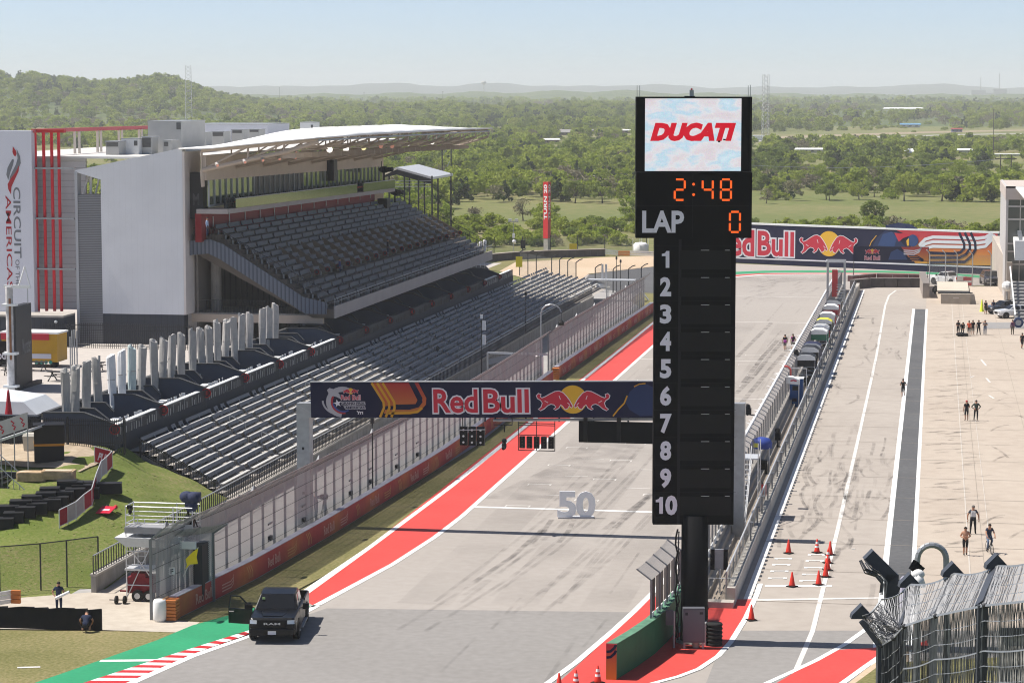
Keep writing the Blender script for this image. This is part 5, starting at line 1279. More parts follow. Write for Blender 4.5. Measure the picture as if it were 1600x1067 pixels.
for s in range(3): mb.stroke([bl(558+3*s,642+s),bl(561+3*s,644-s*.4),bl(560+3.4*s,647)],.07,mx,printwhite,.03)
# dark blue rider shape at the right end
rb=M('rider_blue',(.014,.03,.10),.6);mb.art(B_((984,640),(978,628),(985,612),(996,602),(1012,600),(1024,606),(1040,618),(1040,648),(1000,650)),mx,rb,.01)
mb.stroke(B_((958,650),(966,640),(976,630),(981,618)),.09,mx,stripe,.014);mb.stroke(B_((992,604),(1000,600),(1010,599)),.07,mx,stripe,.014)
mb.build('print',bn)
# hung under the gantry
mb=MB();a,b=gp(770,657),gp(1025,655);mb.tube((a[0],GY+.2,a[1]),(-12.2,GY+.2,b[1]+.15),.1,steel,8)
for px in (757,773,821,873,927,981): q=gp(px,652);mb.tube((q[0],GY+.2,q[1]-.3),(q[0],GY+.2,q[1]+.5),.06,darkst,6)
mb.build('hanging_pipe',gt)
def panel(nm,label,px0,py0,px1,py1,cols,yy=GY+.2,cat='light panel'):
    a,b=gp(px0,py1,yy),gp(px1,py0,yy);t=thing(nm,label,cat,((a[0]+b[0])/2,yy,a[1]));return t,a,b
t,a,b=panel('signal_cluster','three black signal boxes with white lamps hanging left under the gantry',718,667,758,695,3)
for k in range(3):
    x0,x1=lerp(a[0],b[0],k/3)+.04,lerp(a[0],b[0],(k+1)/3)-.04;mb=MB();mb.b2((x0,GY+.1,a[1]),(x1,GY+.35,b[1]),blackp);o=mb.build('signal_box',t)
    for i in range(3): mb=MB();z=lerp(a[1],b[1],(i+.5)/3);mb.tube(((x0+x1)/2,GY+.1,z),((x0+x1)/2,GY+.04,z),.07,M('lamp_white',(.7,.7,.68),.3),8);mb.build('lamp',o)
mb=MB();q=gp(718,672);mb.tube((q[0],GY+.05,q[1]),(gp(758,671)[0],GY+.05,gp(758,671)[1]),.03,alu,5)
for px in (722,754): q=gp(px,667);mb.tube((q[0],GY+.2,q[1]),(q[0],GY+.2,q[1]+.75),.03,darkst,5)
mb.build('hanger',t)
t,a,b=panel('start_lights','hanging frame of five black start light columns under the gantry',810,662,867,703,5)
mb=MB()
for z in (a[1],a[1]+.98,b[1]-.12,b[1]): mb.tube((a[0],GY+.2,z),(b[0],GY+.2,z),.03,darkst,5)
for f in (0,.5,1): x=lerp(a[0],b[0],f);mb.tube((x,GY+.2,a[1]),(x,GY+.2,b[1]+.3),.03,darkst,5)
mb.build('frame',t)
for k in range(5):
    x=lerp(a[0],b[0],(k+.55)/5.05);mb=MB();mb.b2((x-.17,GY+.05,a[1]+.15),(x+.17,GY+.3,a[1]+.9),blackp);o=mb.build('light_column',t);
    for i in range(4): mb=MB();mb.tube((x,GY+.05,a[1]+.24+i*.19),(x,GY+.03,a[1]+.24+i*.19),.065,M('dead_lamp',(.03,.02,.02),.3),8);mb.build('lamp',o)
t,a,b=panel('message_board','wide black message board hanging beside the scoring tower',905,660,1024,690,1)
mb=MB();mb.b2((a[0],GY,a[1]),(b[0],GY+.25,b[1]),black);mb.build('board',t)
for px in (915,967): mb=MB();q=gp(px,652);mb.b2((q[0]-.13,GY-.06,q[1]-1.55),(q[0]+.13,GY-.01,q[1]),blackp);mb.build('strap',t)
t,a,b=panel('hanging_camera','black remote camera hanging from the gantry',784,662,794,701,1,cat='camera')
mb=MB();cx_=(a[0]+b[0])/2;mb.tube((cx_,GY,b[1]),(cx_,GY,b[1]-.5),.05,blackp,6);mb.beam((cx_-.7,GY,b[1]-.05),(cx_+.5,GY,b[1]-.05),.05,.05,darkst);mb.beam((cx_+.5,GY,b[1]-.05),(cx_+.5,GY,b[1]+.4),.05,.05,darkst);mb.build('bracket',t)
mb=MB();mb.ball((cx_,GY-.05,a[1]+.55),.17,blackp);mb.ball((cx_,GY-.1,a[1]+.25),.2,blackp,(.8,.8,1.3));mb.tube((cx_,GY-.1,a[1]+.2),(cx_,GY-.45,a[1]+.1),.1,blackp,8);mb.build('body',t)

# "50" standing number
g=G(900,809);t=thing('standing_number','white free-standing number 50 on the asphalt by the start line','sign',(g.x,g.y,0))
mb=MB();mx=frame((g.x,g.y-.06,.1),RT,(0,0,1));v,f=text_geo('50',.04)
def solid_text(mb,s,mx,box,mat,depth,bold=.04):
    b0=len(mb.v);mb.text(s,mx,box,mat,depth,bold);k=len(mb.v);vs=mb.v[b0:k];nrm=(mx.to_3x3() @ Vector((0,0,1))).normalized()*depth;fc=[f for f in mb.f if f[0] >= b0]
    from collections import Counter
    ed=Counter();di={}
    for f in fc:
        for i in range(len(f)): e=(f[i],f[(i+1) % len(f)]);ed[tuple(sorted(e))]+=1;di[tuple(sorted(e))]=e
    mb.v+=[tuple(Vector(p)-nrm) for p in vs];i_=mb.mi(mat);n=len(vs)
    for key,cnt in ed.items():
        if cnt==1: a,b=di[key];mb.f.append((b,a,a+n,b+n));mb.m.append(i_)
    for f in fc: mb.f.append(tuple(q+n for q in f[::-1]));mb.m.append(i_)
solid_text(mb,'5',mx,(-1.12,0,-.07,1.62),M('number_white',(.86,.87,.88),.5),.12);solid_text(mb,'0',mx,(.1,0,1.2,1.62),M('number_white',(.86,.87,.88),.5),.12);mb.build('digits',t)
mb=MB();mx2=frame((g.x,g.y,0),RT,(0,0,1));mb.hexa([mx2 @ Vector(v) for v in ((-1.2,0.02,-.35),(1.2,.02,-.35),(1.2,.02,.3),(-1.2,.02,.3),(-1.2,.11,-.35),(1.2,.11,-.35),(1.2,.11,.3),(-1.2,.11,.3))],M('number_base',(.5,.5,.52),.5));mb.build('base',t)

# ------------------------------------------------------------------ scoring tower
TB=G(1085,1004);TD=(TB-EYE).dot(FW)
tw=thing('scoring_tower','tall black scoring tower with lap counter, ten place numbers and a pale screen','scoreboard',(TB.x,TB.y,0))
def tp(px,py):
    r=ray(px,py);p=EYE+r*(TD/r.dot(FW));return (p-TB).dot(RT),p.z
tmx=frame((TB.x,TB.y,0),RT,(0,0,1))
def tbox(mb,px0,py0,px1,py1,n0,n1,mat):
    (u0,z0),(u1,z1)=tp(px0,py1),tp(px1,py0);mb.hexa([tmx @ Vector(v) for v in ((u0,z0,n0),(u1,z0,n0),(u1,z0,n1),(u0,z0,n1),(u0,z1,n0),(u1,z1,n0),(u1,z1,n1),(u0,z1,n1))],mat);return mb
tbox(MB(),993.5,151.5,1175,269,-.75,.1,black).build('screen_housing',tw);tbox(MB(),993.5,270,1175,372,-.75,.1,black).build('lap_board',tw)
mb=tbox(MB(),1020,372,1150,819,-.7,.05,black);fr=mb.build('place_board',tw)
mb=tbox(MB(),1171,152,1174.5,268,.1,.13,blackp);tbox(mb,994,268.4,1174,269.6,.1,.14,darkst);tbox(mb,1005.5,152.5,1160.5,154,.1,.16,blackp);tbox(mb,1005.5,267.5,1160.5,268.6,.1,.16,blackp);mb.build('trim',tw)
mb=MB();mb.lathe([(.72,0),(.69,3),(.69,6.6)],TB+FW*.25,black,20);mb.lathe([(.95,0),(.95,.12)],TB+FW*.25,conc,16);mb.build('column',tw,True)
mb=MB()
for k in range(10): z=.8+k*.55;mb.tube(tmx @ Vector((-.78,z,0)),tmx @ Vector((-.95,z,0)),.02,darkst,4)
mb.path([tmx @ Vector((-.95+.06*math.sin(k*1.9),.3+k*.4,.05*math.cos(k*2.3))) for k in range(15)],.05,blackp,5);mb.path([tmx @ Vector((-.85+.05*math.sin(k*2.9),.2+k*.4,.12)) for k in range(15)],.035,darkst,5);mb.build('cable_bundle',tw)
def led_mat():
    m=M('led_screen',(.02,.02,.02),.5);nt=m.node_tree;N=nt.nodes;L=nt.links;b=N['Principled BSDF'];tc=N.new('ShaderNodeTexCoord')
    def nz(s,d,mp=None):
        a=N.new('ShaderNodeTexNoise');a.inputs['Scale'].default_value=s;a.inputs['Detail'].default_value=d
        q=N.new('ShaderNodeMapping');q.inputs['Rotation'].default_value=(0,math.radians(25),0);q.inputs['Scale'].default_value=mp or (1,1,1);L.new(tc.outputs['Object'],q.inputs['Vector']);L.new(q.outputs[0],a.inputs['Vector']);return a
    a=nz(.9,5,(1,1,2.2));r=N.new('ShaderNodeValToRGB');e=r.color_ramp.elements
    for p,c in ((.0,(.62,.55,.60)),(.42,(.72,.66,.70)),(.5,(.74,.74,.78)),(.60,(.50,.68,.80)),(1,(.45,.64,.78))): k=e.new(p);k.color=(*c,1)
    L.new(a.outputs['Fac'],r.inputs['Fac']);f=nz(16,2);mr=N.new('ShaderNodeMix');mr.data_type='RGBA';mr.blend_type='SOFT_LIGHT';mr.inputs['Factor'].default_value=.7
    L.new(r.outputs['Color'],mr.inputs['A']);L.new(f.outputs['Color'],mr.inputs['B']);L.new(mr.outputs['Result'],b.inputs['Emission Color']);b.inputs['Emission Strength'].default_value=.52;return m
mb=tbox(MB(),1007.3,154.2,1158.3,267.4,.1,.13,led_mat());sc_=mb.build('screen',tw)
ledred=M('led_red',(.55,.008,.022),.5,emit=.42)
def ttext(mb,s,px0,py0,px1,py1,mat,off,bold=.0,shear=0.0): (u0,z0),(u1,z1)=tp(px0,py1),tp(px1,py0);mb.text(s,tmx,(u0,z0,u1,z1),mat,off,bold,shear)
mb=MB();ttext(mb,'DUCATI',1019,194.5,1146.5,218.3,ledred,.145,.075,.28)
for a in ((1121.3,220,1125.2,222.5),(1129.5,217.3,1133.5,219.6)): (u0,z0),(u1,z1)=tp(a[0],a[3]),tp(a[2],a[1]);mb.art([(u0,z0),(u1,z0),(u1,z1),(u0,z1)],tmx,black,.15)
mb.build('display',sc_)
num=M('number_print',(.78,.76,.82),.6)
mb=MB();ttext(mb,'LAP',1004.3,330.5,1067.5,362.3,num,.108,.03);lap=mb.build('lettering',tw)
mb=MB()
for k in range(10):
    y0=392.2+42.62*k
    if k==9: (mb.art([tp(*q) for q in ((1031,775.8),(1035.8,775.8),(1035.8,802),(1030,802),(1030,784),(1024.5,784),(1024.5,780.5),(1029,779))],tmx,num,.058),ttext(mb,'0',1041,775.4,1056.5,802.3,num,.058,.05))
    elif k==0: mb.art([tp(*q) for q in ((1041,y0),(1045.8,y0),(1045.8,y0+26.3),(1040,y0+26.3),(1040,y0+8),(1034,y0+8),(1034,y0+4.5),(1039,y0+3.2))],tmx,num,.058)
    else: ttext(mb,str(k+1),1032.6,y0-.2,1047.2,y0+26.4,num,.058,.045)
mb.build('lettering',tw)
mb=MB();mb2=MB()
for k in range(10):
    y0=391+42.62*k
    for a,b in ((1095,1108),(1132.5,1140)): tbox(mb,a,y0-.35,b,y0+.35,.05,.08,alu)
    tbox(mb2,1062,y0+.6,1142,y0+30,.05,.062,blackp)
mb.build('clips',tw);sm_=M('panel_seam',(.022,.022,.025),.7,spec=.1);mb=MB()
for k in range(10): tbox(mb,1020.5,384.5+42.62*k,1149.5,384.9+42.62*k,.05,.056,sm_)
for px in (1060.3,1062): tbox(mb,px-.2,374,px+.1,818,.05,.057,sm_)
tbox(mb,994,321.5,1170,321.9,.1,.106,sm_);tbox(mb,1082,270,1082.3,371,.1,.107,sm_);mb.build('panel_seams',tw);mb2.build('display_panels',tw)
amb=M('amber_led',(1.0,.13,.015),.5,emit=.42)
SEG={'0': 'abcdef','2': 'abged','4': 'fgbc','8': 'abcdefg'}
def digit(mb,ch,px0,py0,px1,py1):
    (x0,z0),(x1,z1)=tp(px0,py1),tp(px1,py0);w=.10;zm=(z0+z1)/2;g_=.06
    L_={'a': ((x0+g_,z1),(x1-g_,z1)),'g': ((x0+g_,zm),(x1-g_,zm)),'d': ((x0+g_,z0),(x1-g_,z0)),'f': ((x0,zm+g_),(x0,z1-g_)),'b': ((x1,zm+g_),(x1,z1-g_)),'e': ((x0,z0+g_),(x0,zm-g_)),'c': ((x1,z0+g_),(x1,zm-g_))}
    for s in SEG[ch]: mb.stroke(L_[s],w,tmx,amb,.112)
for a in (('2',1054,280.5,1069.8,312.5),('4',1097.5,280.5,1113.5,312.5),('8',1126,280.5,1142,312.5),('0',1140,331,1156,362.5)): mb=MB();digit(mb,*a);mb.build('digit',tw)
mb=MB()
for py in (288,304.2): mb.disc(tp(1083.5,py),.07,tmx,amb,.112,12)
mb.build('colon',tw)
mb=MB()
for px,py in ((996,134),(1000,134),(1170,134),(1173.5,133)): a,b=tp(px,151.5),tp(px,py);mb.tube(tmx @ Vector((a[0],a[1],-.3)),tmx @ Vector((b[0],b[1],-.3)),.02,steel,4)
mb.build('aerials',tw)
mb=tbox(MB(),1078,141,1084.5,151.4,-.4,-.15,steel);tbox(mb,1080,138.5,1082.5,141,-.35,-.2,red);tbox(mb,1070,150.4,1086,151.5,-.5,0,darkst);mb.build('beacon',tw)
# cabinet and rubber-lined post guard at the foot
g=G(1085,998);a,b=G(1067,1014),G(1101,1014)
t=thing('control_cabinet','grey steel electrical cabinet at the foot of the scoring tower','cabinet',(a.x,a.y,0));mx=frame((a.x,a.y,0),RT,(0,0,1));w=(b-a).length
mb=MB();cabm=M('cabinet_grey',(.11,.115,.13),.5,n=.06,ns=2);mb.hexa([mx @ Vector(v) for v in ((0,.35,-.45),(w,.35,-.45),(w,.35,0),(0,.35,0),(0,2.1,-.45),(w,2.1,-.45),(w,2.1,0),(0,2.1,0))],cabm);mb.build('body',t)
mb=MB();mb.art([(w*.06,.42),(w*.94,.42),(w*.94,2.04),(w*.06,2.04)],mx,M('cabinet_door',(.13,.135,.15),.5),.015);mb.art([(w*.1,1.75),(w*.22,1.75),(w*.22,1.9),(w*.1,1.9)],mx,darkst,.02);mb.art([(w*.76,1.8),(w*.92,1.8),(w*.92,1.92),(w*.76,1.92)],mx,darkst,.02);mb.build('door',t)
mb=MB()
for x in (.08,w-.08): mb.hexa([mx @ Vector(v) for v in ((x-.05,0,-.4),(x+.05,0,-.4),(x+.05,0,-.05),(x-.05,0,-.05),(x-.05,.35,-.4),(x+.05,.35,-.4),(x+.05,.35,-.05),(x-.05,.35,-.05))],steel)
mb.build('leg',t)
g=G(1116,1008);t=thing('tyre_stack','stack of dark tyres bound around the tower foot','tyres',(g.x,g.y,0));mb=MB()
for k in range(6): mb.lathe([(.30,0),(.40,.03),(.43,.1),(.40,.17),(.30,.2)],(g.x,g.y,k*.2),rubber,16)
mb.build('tyres',t,True);mb=MB();mb.b2((g.x-.48,g.y-.3,0),(g.x-.40,g.y+.3,1.2),alu);mb.build('binding_plate',t)
g=G(1087,1012);mb=MB();mb.lathe([(.16,0),(.17,.35),(.13,.5),(.16,.6),(.1,.72)],(g.x,g.y,0),M('sand_canvas',(.40,.35,.28),.9),10);tag(mb.build('sandbag'),'small beige sandbag in front of the grey cabinet','sandbag')
g=G(1053,1012);t=thing('junction_post','grey post with a meter box beside the green wall','post',(g.x,g.y,0));mb=MB();mb.tube((g.x,g.y,0),(g.x,g.y,1.9),.06,steel,8);mb.build('post',t);mb=MB();mb.b2((g.x-.42,g.y-.1,1.2),(g.x-.06,g.y+.1,1.95),cabm);mb.build('meter_box',t)

# ------------------------------------------------------------------ green nose wall and pit wall
gwl=M('green_wall_cover',(.022,.14,.062),.65,n=.1,ns=1.2,n2=.12,n2s=.4);gwt=M('green_wall_top',(.10,.22,.14),.75,n=.3,ns=2)
gw=thing('nose_wall','curved green-covered wall nose at the pit exit','wall',(-14.9,114.6,0))
C_=[(-14.95,114.5),(-14.3,117.3),(-13.75,120.2),(-13.4,123.2),(-13.2,126.5),(-13.1,130)]
mb=MB();mt=MB();h=1.75
for (xa,ya),(xb,yb) in zip(C_,C_[1:]):
    mb.hexa([(xa-.22,ya,0),(xa+.25,ya,0),(xb+.25,yb,0),(xb-.22,yb,0),(xa-.22,ya,h),(xa+.25,ya,h),(xb+.25,yb,h),(xb-.22,yb,h)],gwl)
    mt.hexa([(xa-.25,ya,h),(xa+.27,ya,h),(xb+.27,yb,h),(xb-.25,yb,h),(xa-.25,ya,h+.03),(xa+.27,ya,h+.03),(xb+.27,yb,h+.03),(xb-.25,yb,h+.03)],gwt)
mb.build('wall',gw);mt.build('cover_top',gw)
mx=frame((-15.19,114.42,0),(1,0,0),(0,0,1));mb=MB();eg=grad_mat('end_cap_print',.1,1.6,(.60,.24,.03),(.42,.03,.04));mb.hexa([mx @ Vector(v) for v in ((0,.02,-.08),(.5,.02,-.08),(.5,.02,0),(0,.02,0),(0,1.76,-.08),(.5,1.76,-.08),(.5,1.76,0),(0,1.76,0))],eg)
for k in range(2): mb.stroke([(0.02,1.1+.28*k),(.22,1.13+.28*k),(.40,1.3+.28*k),(.48,1.46+.28*k)],.13,mx,navy,.01)
mb.build('end_cap',gw)
pwl=thing('pit_wall','long concrete pit wall between straight and pit gap','wall',(-13,130,0));PX0=-12.55
mb=MB();mb.b2((PX0-.5,130,0),(PX0,352,1.2),conc);mb.build('wall',pwl)
mb=MB();mb.b2((PX0+.02,131,0),(PX0+.5,340,.42),conc);mb.b2((PX0+.02,131,.42),(PX0+.22,340,.8),conc);mb.build('step',pwl)
fsc=chain('pit_netting',(.20,.20,.22),.12,.24)
t=thing('pit_wall_fence','grey fence with track-side leaning top along the pit wall','fence',(PX0-.2,128,1.2));n=100;Y0,Y1=129.0,346.0
mv=MB();ml=MB();mw=MB();whitetop=M('white_wrap',(.72,.72,.72),.8)
def pfx(y): return-12.95-.2-(.35 if y<132 else 0)
for k in range(n+1):
    y=lerp(Y0,Y1,k/n);mb=MB();mb.b2((PX0-.28,y-.04,1.2),(PX0-.18,y+.04,3.0),postm);mb.beam((PX0-.22,y,2.97),(PX0-.72,y,3.25),.06,.06,postm);mb.build('post',t)
mv.poly([(PX0-.16,Y0,1.2),(PX0-.16,Y1,1.2),(PX0-.16,Y1,3.0),(PX0-.16,Y0,3.0)],fsc);ml.poly([(PX0-.2,Y0,3.02),(PX0-.2,Y1,3.02),(PX0-.72,Y1,3.29),(PX0-.72,Y0,3.29)],fsc);mv.build('netting',t);ml.build('leaning_netting',t)
mw.tube((PX0-.78,152,3.32),(PX0-.78,Y1,3.32),.11,whitetop,6)
for k in range(70): y=153+k*2.4+rnd.uniform(-.8,.8);x=PX0-.78;mw.add([(x,y-.3,3.3),(x,y+.3,3.3),(x-rnd.uniform(.2,.6),y+rnd.uniform(-.3,.3),3.32+rnd.uniform(-.1,.3))],[(0,1,2)],whitetop) if y<260 else None
mw.build('white_top_wrap',t)
mb=MB()
for k in range(100): y=Y0+k*2.17;mb.b2((PX0-.17,y+.2,1.22),(PX0-.1,y+1.4,1.5),white) if k<14 else None
mb.build('white_clips',t)
# first stretch of fence over the green wall
t=thing('corner_fence','short dark slatted fence with leaning top on the green wall nose','fence',(-13.6,121,1.75));Q=[(-13.72,120.4),(-13.5,122.4),(-13.35,124.4),(-13.2,126.5),(-13.1,128.8)];slat=M('smoked_panel',(.10,.09,.10),.35,n=.3,ns=2)
for x,y in Q: mb=MB();mb.b2((x-.05,y-.04,1.78),(x+.05,y+.04,3.75),postm);mb.beam((x,y,3.72),(x-.75,y+.1,4.25),.07,.07,postm);mb.build('post',t)
mv=MB();ml=MB();mc=MB()
for (xa,ya),(xb,yb) in zip(Q,Q[1:]):
    for i in range(2):
        f0,f1=i/2+.04,(i+1)/2-.04;mv.poly([(lerp(xa,xb,f0),lerp(ya,yb,f0),2.05),(lerp(xa,xb,f1),lerp(ya,yb,f1),2.05),(lerp(xa,xb,f1),lerp(ya,yb,f1),3.72),(lerp(xa,xb,f0),lerp(ya,yb,f0),3.72)],slat if (i+int(ya)) % 2 else darkst)
        mc.b2((lerp(xa,xb,f0+.08)-.02,lerp(ya,yb,f0+.08),1.8),(lerp(xa,xb,f0)+.06,lerp(ya,yb,f1-.08),2.02),white)
    ml.poly([(xa,ya,3.74),(xb,yb,3.74),(xb-.72,yb+.1,4.25),(xa-.72,ya+.1,4.25)],fsc)
mv.build('panels',t);ml.build('leaning_netting',t);mc.build('white_clips',t)
# pit gap floor, low pit-lane wall with rail and posts
mb=MB();mb.b2((PX0+.5,132,-.02),(-10.9,345,.12),padd);struct(mb,'pavement_pit_gap')
mb=MB()
for x in (-11.75,-11.5):
    for k in range(120): y=133+k*1.75;mb.poly([(x,y,.128),(x+.07,y,.128),(x+.07,y+1.2,.128),(x,y+1.2,.128)],darkst)
struct(mb,'road_marking_gap')
lwall=thing('pit_lane_wall','low concrete wall with shadow side along the pit lane','wall',(-10.7,132,0))
mb=MB();mb.b2((-10.92,132.5,0),(-10.48,352,1.0),conc);mb.build('wall',lwall);mb=MB()
for k in range(130): y=133+k*1.1 if k<90 else 133+90*1.1+(k-90)*2.6;mb.b2((-10.8,y,1.0),(-10.62,y+.5,1.03),M('pale_stud',(.62,.57,.48),.8))
mb.build('top_studs',lwall)
mb=MB();mb.b2((-13.0,131.7,0),(-10.5,132.5,.35),conc);mb.build('end_kerb',lwall)
t=thing('pit_rail','see-through grey panel fence with pale rail on the low pit lane wall','fence',(-11,133,.1));n=90
mv=MB();lowm=chain('rail_netting',(.26,.27,.28),.08,.3);mv.poly([(-11.0,133,.15),(-11.0,345,.15),(-11.0,345,1.75),(-11.0,133,1.75)],lowm);mv.build('netting',t)
mb=MB();mb.tube((-11.0,133,1.78),(-11.0,345,1.78),.05,alu,6);mb.build('rail',t)
for k in range(n+1): y=lerp(133,345,k/n);mb=MB();mb.b2((-11.04,y-.04,.1),(-10.96,y+.04,1.8),alu if k % 2 else steel);mb.build('post',t)
for k in range(40): y=147+k*4.9+(.6 if k % 2 else 0);mb=MB();mb.b2((-10.74,y-.13,1.0),(-10.66,y+.13,2.1),postm);mb.b2((-10.78,y-.14,2.1),(-10.55,y+.14,2.15),postm);tag(mb.build('signal_post'),f'short dark post on the low pit lane wall','post','dark posts on the pit lane wall')
for px,py in ((1262,590),(1284,611)): pass
# ------------------------------------------------------------------ big advertising wall at the last corner
WA,WB=G(1085,407.5),G(1560,430);WD=Vector((WB.x-WA.x,WB.y-WA.y,0));WL=WD.length;WD.normalize()
bw_=thing('advertising_wall','long navy wall with red bulls, yellow sun and sunset stripes at the last corner','wall',tuple(WA))
fx=frame(WA,WD,(0,0,1));H0=6.4
def wl_(px,py): q=onl(px,py,WA,WB);return ((q-WA).dot(WD),q.z)
mb=MB();mb.hexa([fx @ Vector(v) for v in ((0,0,-.6),(WL,0,-.6),(WL,0,0),(0,0,0),(0,H0,-.6),(WL,H0,-.6),(WL,H0,0),(0,H0,0))],navy);wall_o=mb.build('wall',bw_)
mb=MB();mb.hexa([fx @ Vector(v) for v in ((0,H0,-.65),(WL,H0,-.65),(WL,H0,.06),(0,H0,.06),(0,H0+.28,-.65),(WL,H0+.28,-.65),(WL,H0+.28,.06),(0,H0+.28,.06))],white);mb.build('coping',bw_)
# left leg of the wall going off behind the tower
mb=MB()
fl=lambda pts: [wl_(*p) for p in pts]
mb.stroke(fl([(1090,400),(1150,403),(1330,409.5),(1450,414),(1560,418.5)]),.22,fx,printwhite,.03)
logo_text(mb,fx,'Red',wl_,1118,1178,361,397,printred,printwhite,.05,.06);logo_text(mb,fx,'Bull',wl_,1185,1240,364,398,printred,printwhite,.05,.06)
c=wl_(1295.5,381);mb.disc(c,wl_(1313,381)[0]-c[0],fx,printyel,.05,36)
bull(mb,fx,wl_,1251,1293,367.5,396,False,printred,printwhite,.07);bull(mb,fx,wl_,1297,1339,368.5,397.5,True,printred,printwhite,.07)
wg=grad_mat('wall_sunset',1.6,5.6,(.66,.30,.04),(.50,.035,.05))
mb.art(fl([(1400,359.5),(1559,363.6),(1559,415),(1500,414),(1430,411),(1420,395),(1428,372)]),fx,wg,.05)
for d in range(3): mb.stroke(fl([(1436,384+7*d),(1446,374+7*d),(1458,370.5+7.2*d),(1500,371.5+7.2*d),(1528,372.5+7.2*d),(1540,371+7*d),(1550+3*d,365+1.5*d)]),.5,fx,printwhite,.08)
for d in range(3): mb.stroke(fl([(1499+9*d,363.5),(1507+8.5*d,381-d),(1507+8.8*d,388+d),(1501+8.5*d,394.5+3*d),(1490+9*d,396.5+6.3*d),(1452,395+7.5*d)]),.42,fx,navy,.10)
rb2=M('rider_blue_light',(.022,.055,.17),.6);rb3=M('rider_navy',(.014,.025,.08),.6)
mb.art(fl([(1362,400),(1364,384),(1372,370),(1384,360),(1402,363),(1410,380),(1420,390),(1420,402)]),fx,rb3,.11)
mb.art(fl([(1372,384),(1380,366),(1394,362),(1402,372),(1398,386)]),fx,rb2,.13)
mb.art(fl([(1398,364),(1408,364.5),(1418,365),(1424,368),(1412,372),(1405,378)]),fx,printred,.14)
mb.disc(wl_(1427,376),.95,fx,rb2,.16,20);mb.art(fl([(1417,376),(1421,372),(1421,384),(1418,384)]),fx,printyel,.18)
mb.stroke(fl([(1358,388),(1362,378),(1370,368)]),.12,fx,printyel,.12)
mb.build('print',wall_o)
mb=MB();q=lambda px,py,n: fx @ Vector((*wl_(px,py),n))
mb.prism([q(1383,360,-.3),q(1384,352,-.3),(q(1402,348.5,-.3)),q(1420,350.5,-.3),q(1432,357,-.3),q(1436,361,-.3)],fx.to_3x3() @ Vector((0,0,.28)),rb3);mb.build('rider_cutout',bw_)
# smaller banner standing at the pit entry
SA,SB=Vector((*onl(1333,410,(-12,372),(4,372)).xy,0)),Vector((*onl(1451,410,(-12,372),(4,372)).xy,0))
t=thing('banner_board','smaller navy banner board on two thin posts at the pit entry','banner',tuple(SA))
def sp_(px,py): w=onl(px,py,SA,SB);return w.x-SA.x,w.z
z1_,z0_=sp_(1392,385.5)[1],sp_(1392,408.5)[1];wS=SB.x-SA.x;fs_=frame(SA,(1,0,0),(0,0,1));mb=MB();mb.hexa([fs_ @ Vector(v) for v in ((0,z0_,-.1),(wS,z0_,-.1),(wS,z0_,0),(0,z0_,0),(0,z1_,-.1),(wS,z1_,-.1),(wS,z1_,0),(0,z1_,0))],navy);bo=mb.build('board',t)
mb=MB();sl2=lambda px,py: (sp_(px,py)[0],min(max(sp_(px,py)[1],z0_+.02),z1_-.02))
sg3=grad_mat('small_sunset',z0_,z1_,(.58,.24,.04),(.42,.03,.04));mb.art([sl2(*p) for p in ((1408,386),(1450.5,386),(1450.5,408),(1425,408),(1418,400))],fs_,sg3,.02)
for d in range(3): mb.stroke([sl2(1412,391+3*d),sl2(1428,392+3*d),sl2(1436,390+2*d),sl2(1440,387)],.16,fs_,printwhite,.04);mb.stroke([sl2(1420,400+3*d),sl2(1434,400.5+2.6*d),sl2(1443,406+d)],.16,fs_,navy,.04)
logo_text(mb,fs_,'Red Bull',sl2,1351,1375,400,406,printred,printwhite,.04,.03);c=sl2(1363,393);mb.disc(c,.38,fs_,printyel,.03,16);bull(mb,fs_,sl2,1352,1362.6,389.5,397,False,printred,printwhite,.04);bull(mb,fs_,sl2,1363.4,1374,389.5,397,True,printred,printwhite,.04)
mb.art([sl2(*p) for p in ((1388,406),(1392,394),(1402,389),(1412,395),(1418,406))],fs_,rb2,.03);mb.build('print',bo)
for x in (.1,wS-.1): mb=MB();mb.tube((SA.x+x,SA.y+.1,0),(SA.x+x,SA.y+.1,z0_+.1),.06,darkst,6);mb.build('post',t)
# tall red corner pillar
g=G(855,392);t=thing('corner_pillar','tall red three-sided pillar with white TURN 20 lettering','pillar',(g.x,g.y,0));w=.93;hp=top(g,284.5)
tri=[Vector((g.x+.78*math.cos(a+YAW),g.y+.78*math.sin(a+YAW),0)) for a in (math.radians(-90+8),math.radians(30+8),math.radians(150+8))]
mb=MB();mb.prism([p+Vector((0,0,2.2)) for p in tri],(0,0,hp-2.2),M('pillar_red',(.55,.025,.03),.5));pl_=mb.build('body',t)
mb=MB();mb.prism([g+(p-g)*.9 for p in tri],(0,0,2.2),conc);mb.build('base',t)
for i,j in ((2,0),(0,1)):
    a,b=tri[i],tri[j];n_=(b-a).normalized();mx=frame(a,(0,0,1),-n_);mx.translation=b if i==2 else b
    fr_=frame(a,n_,(0,0,1));nn=fr_.to_3x3() @ Vector((0,0,1));mt_=Matrix((Vector((0,0,1)),-n_,nn)).transposed().to_4x4();mt_.translation=b
    ln=(b-a).length;mb=MB();mb.text('TURN 20',mt_,(5.6,ln*.2,hp-.5,ln*.82),M('pillar_white',(.75,.75,.75),.5),.02,.03);mb.build('lettering',pl_)
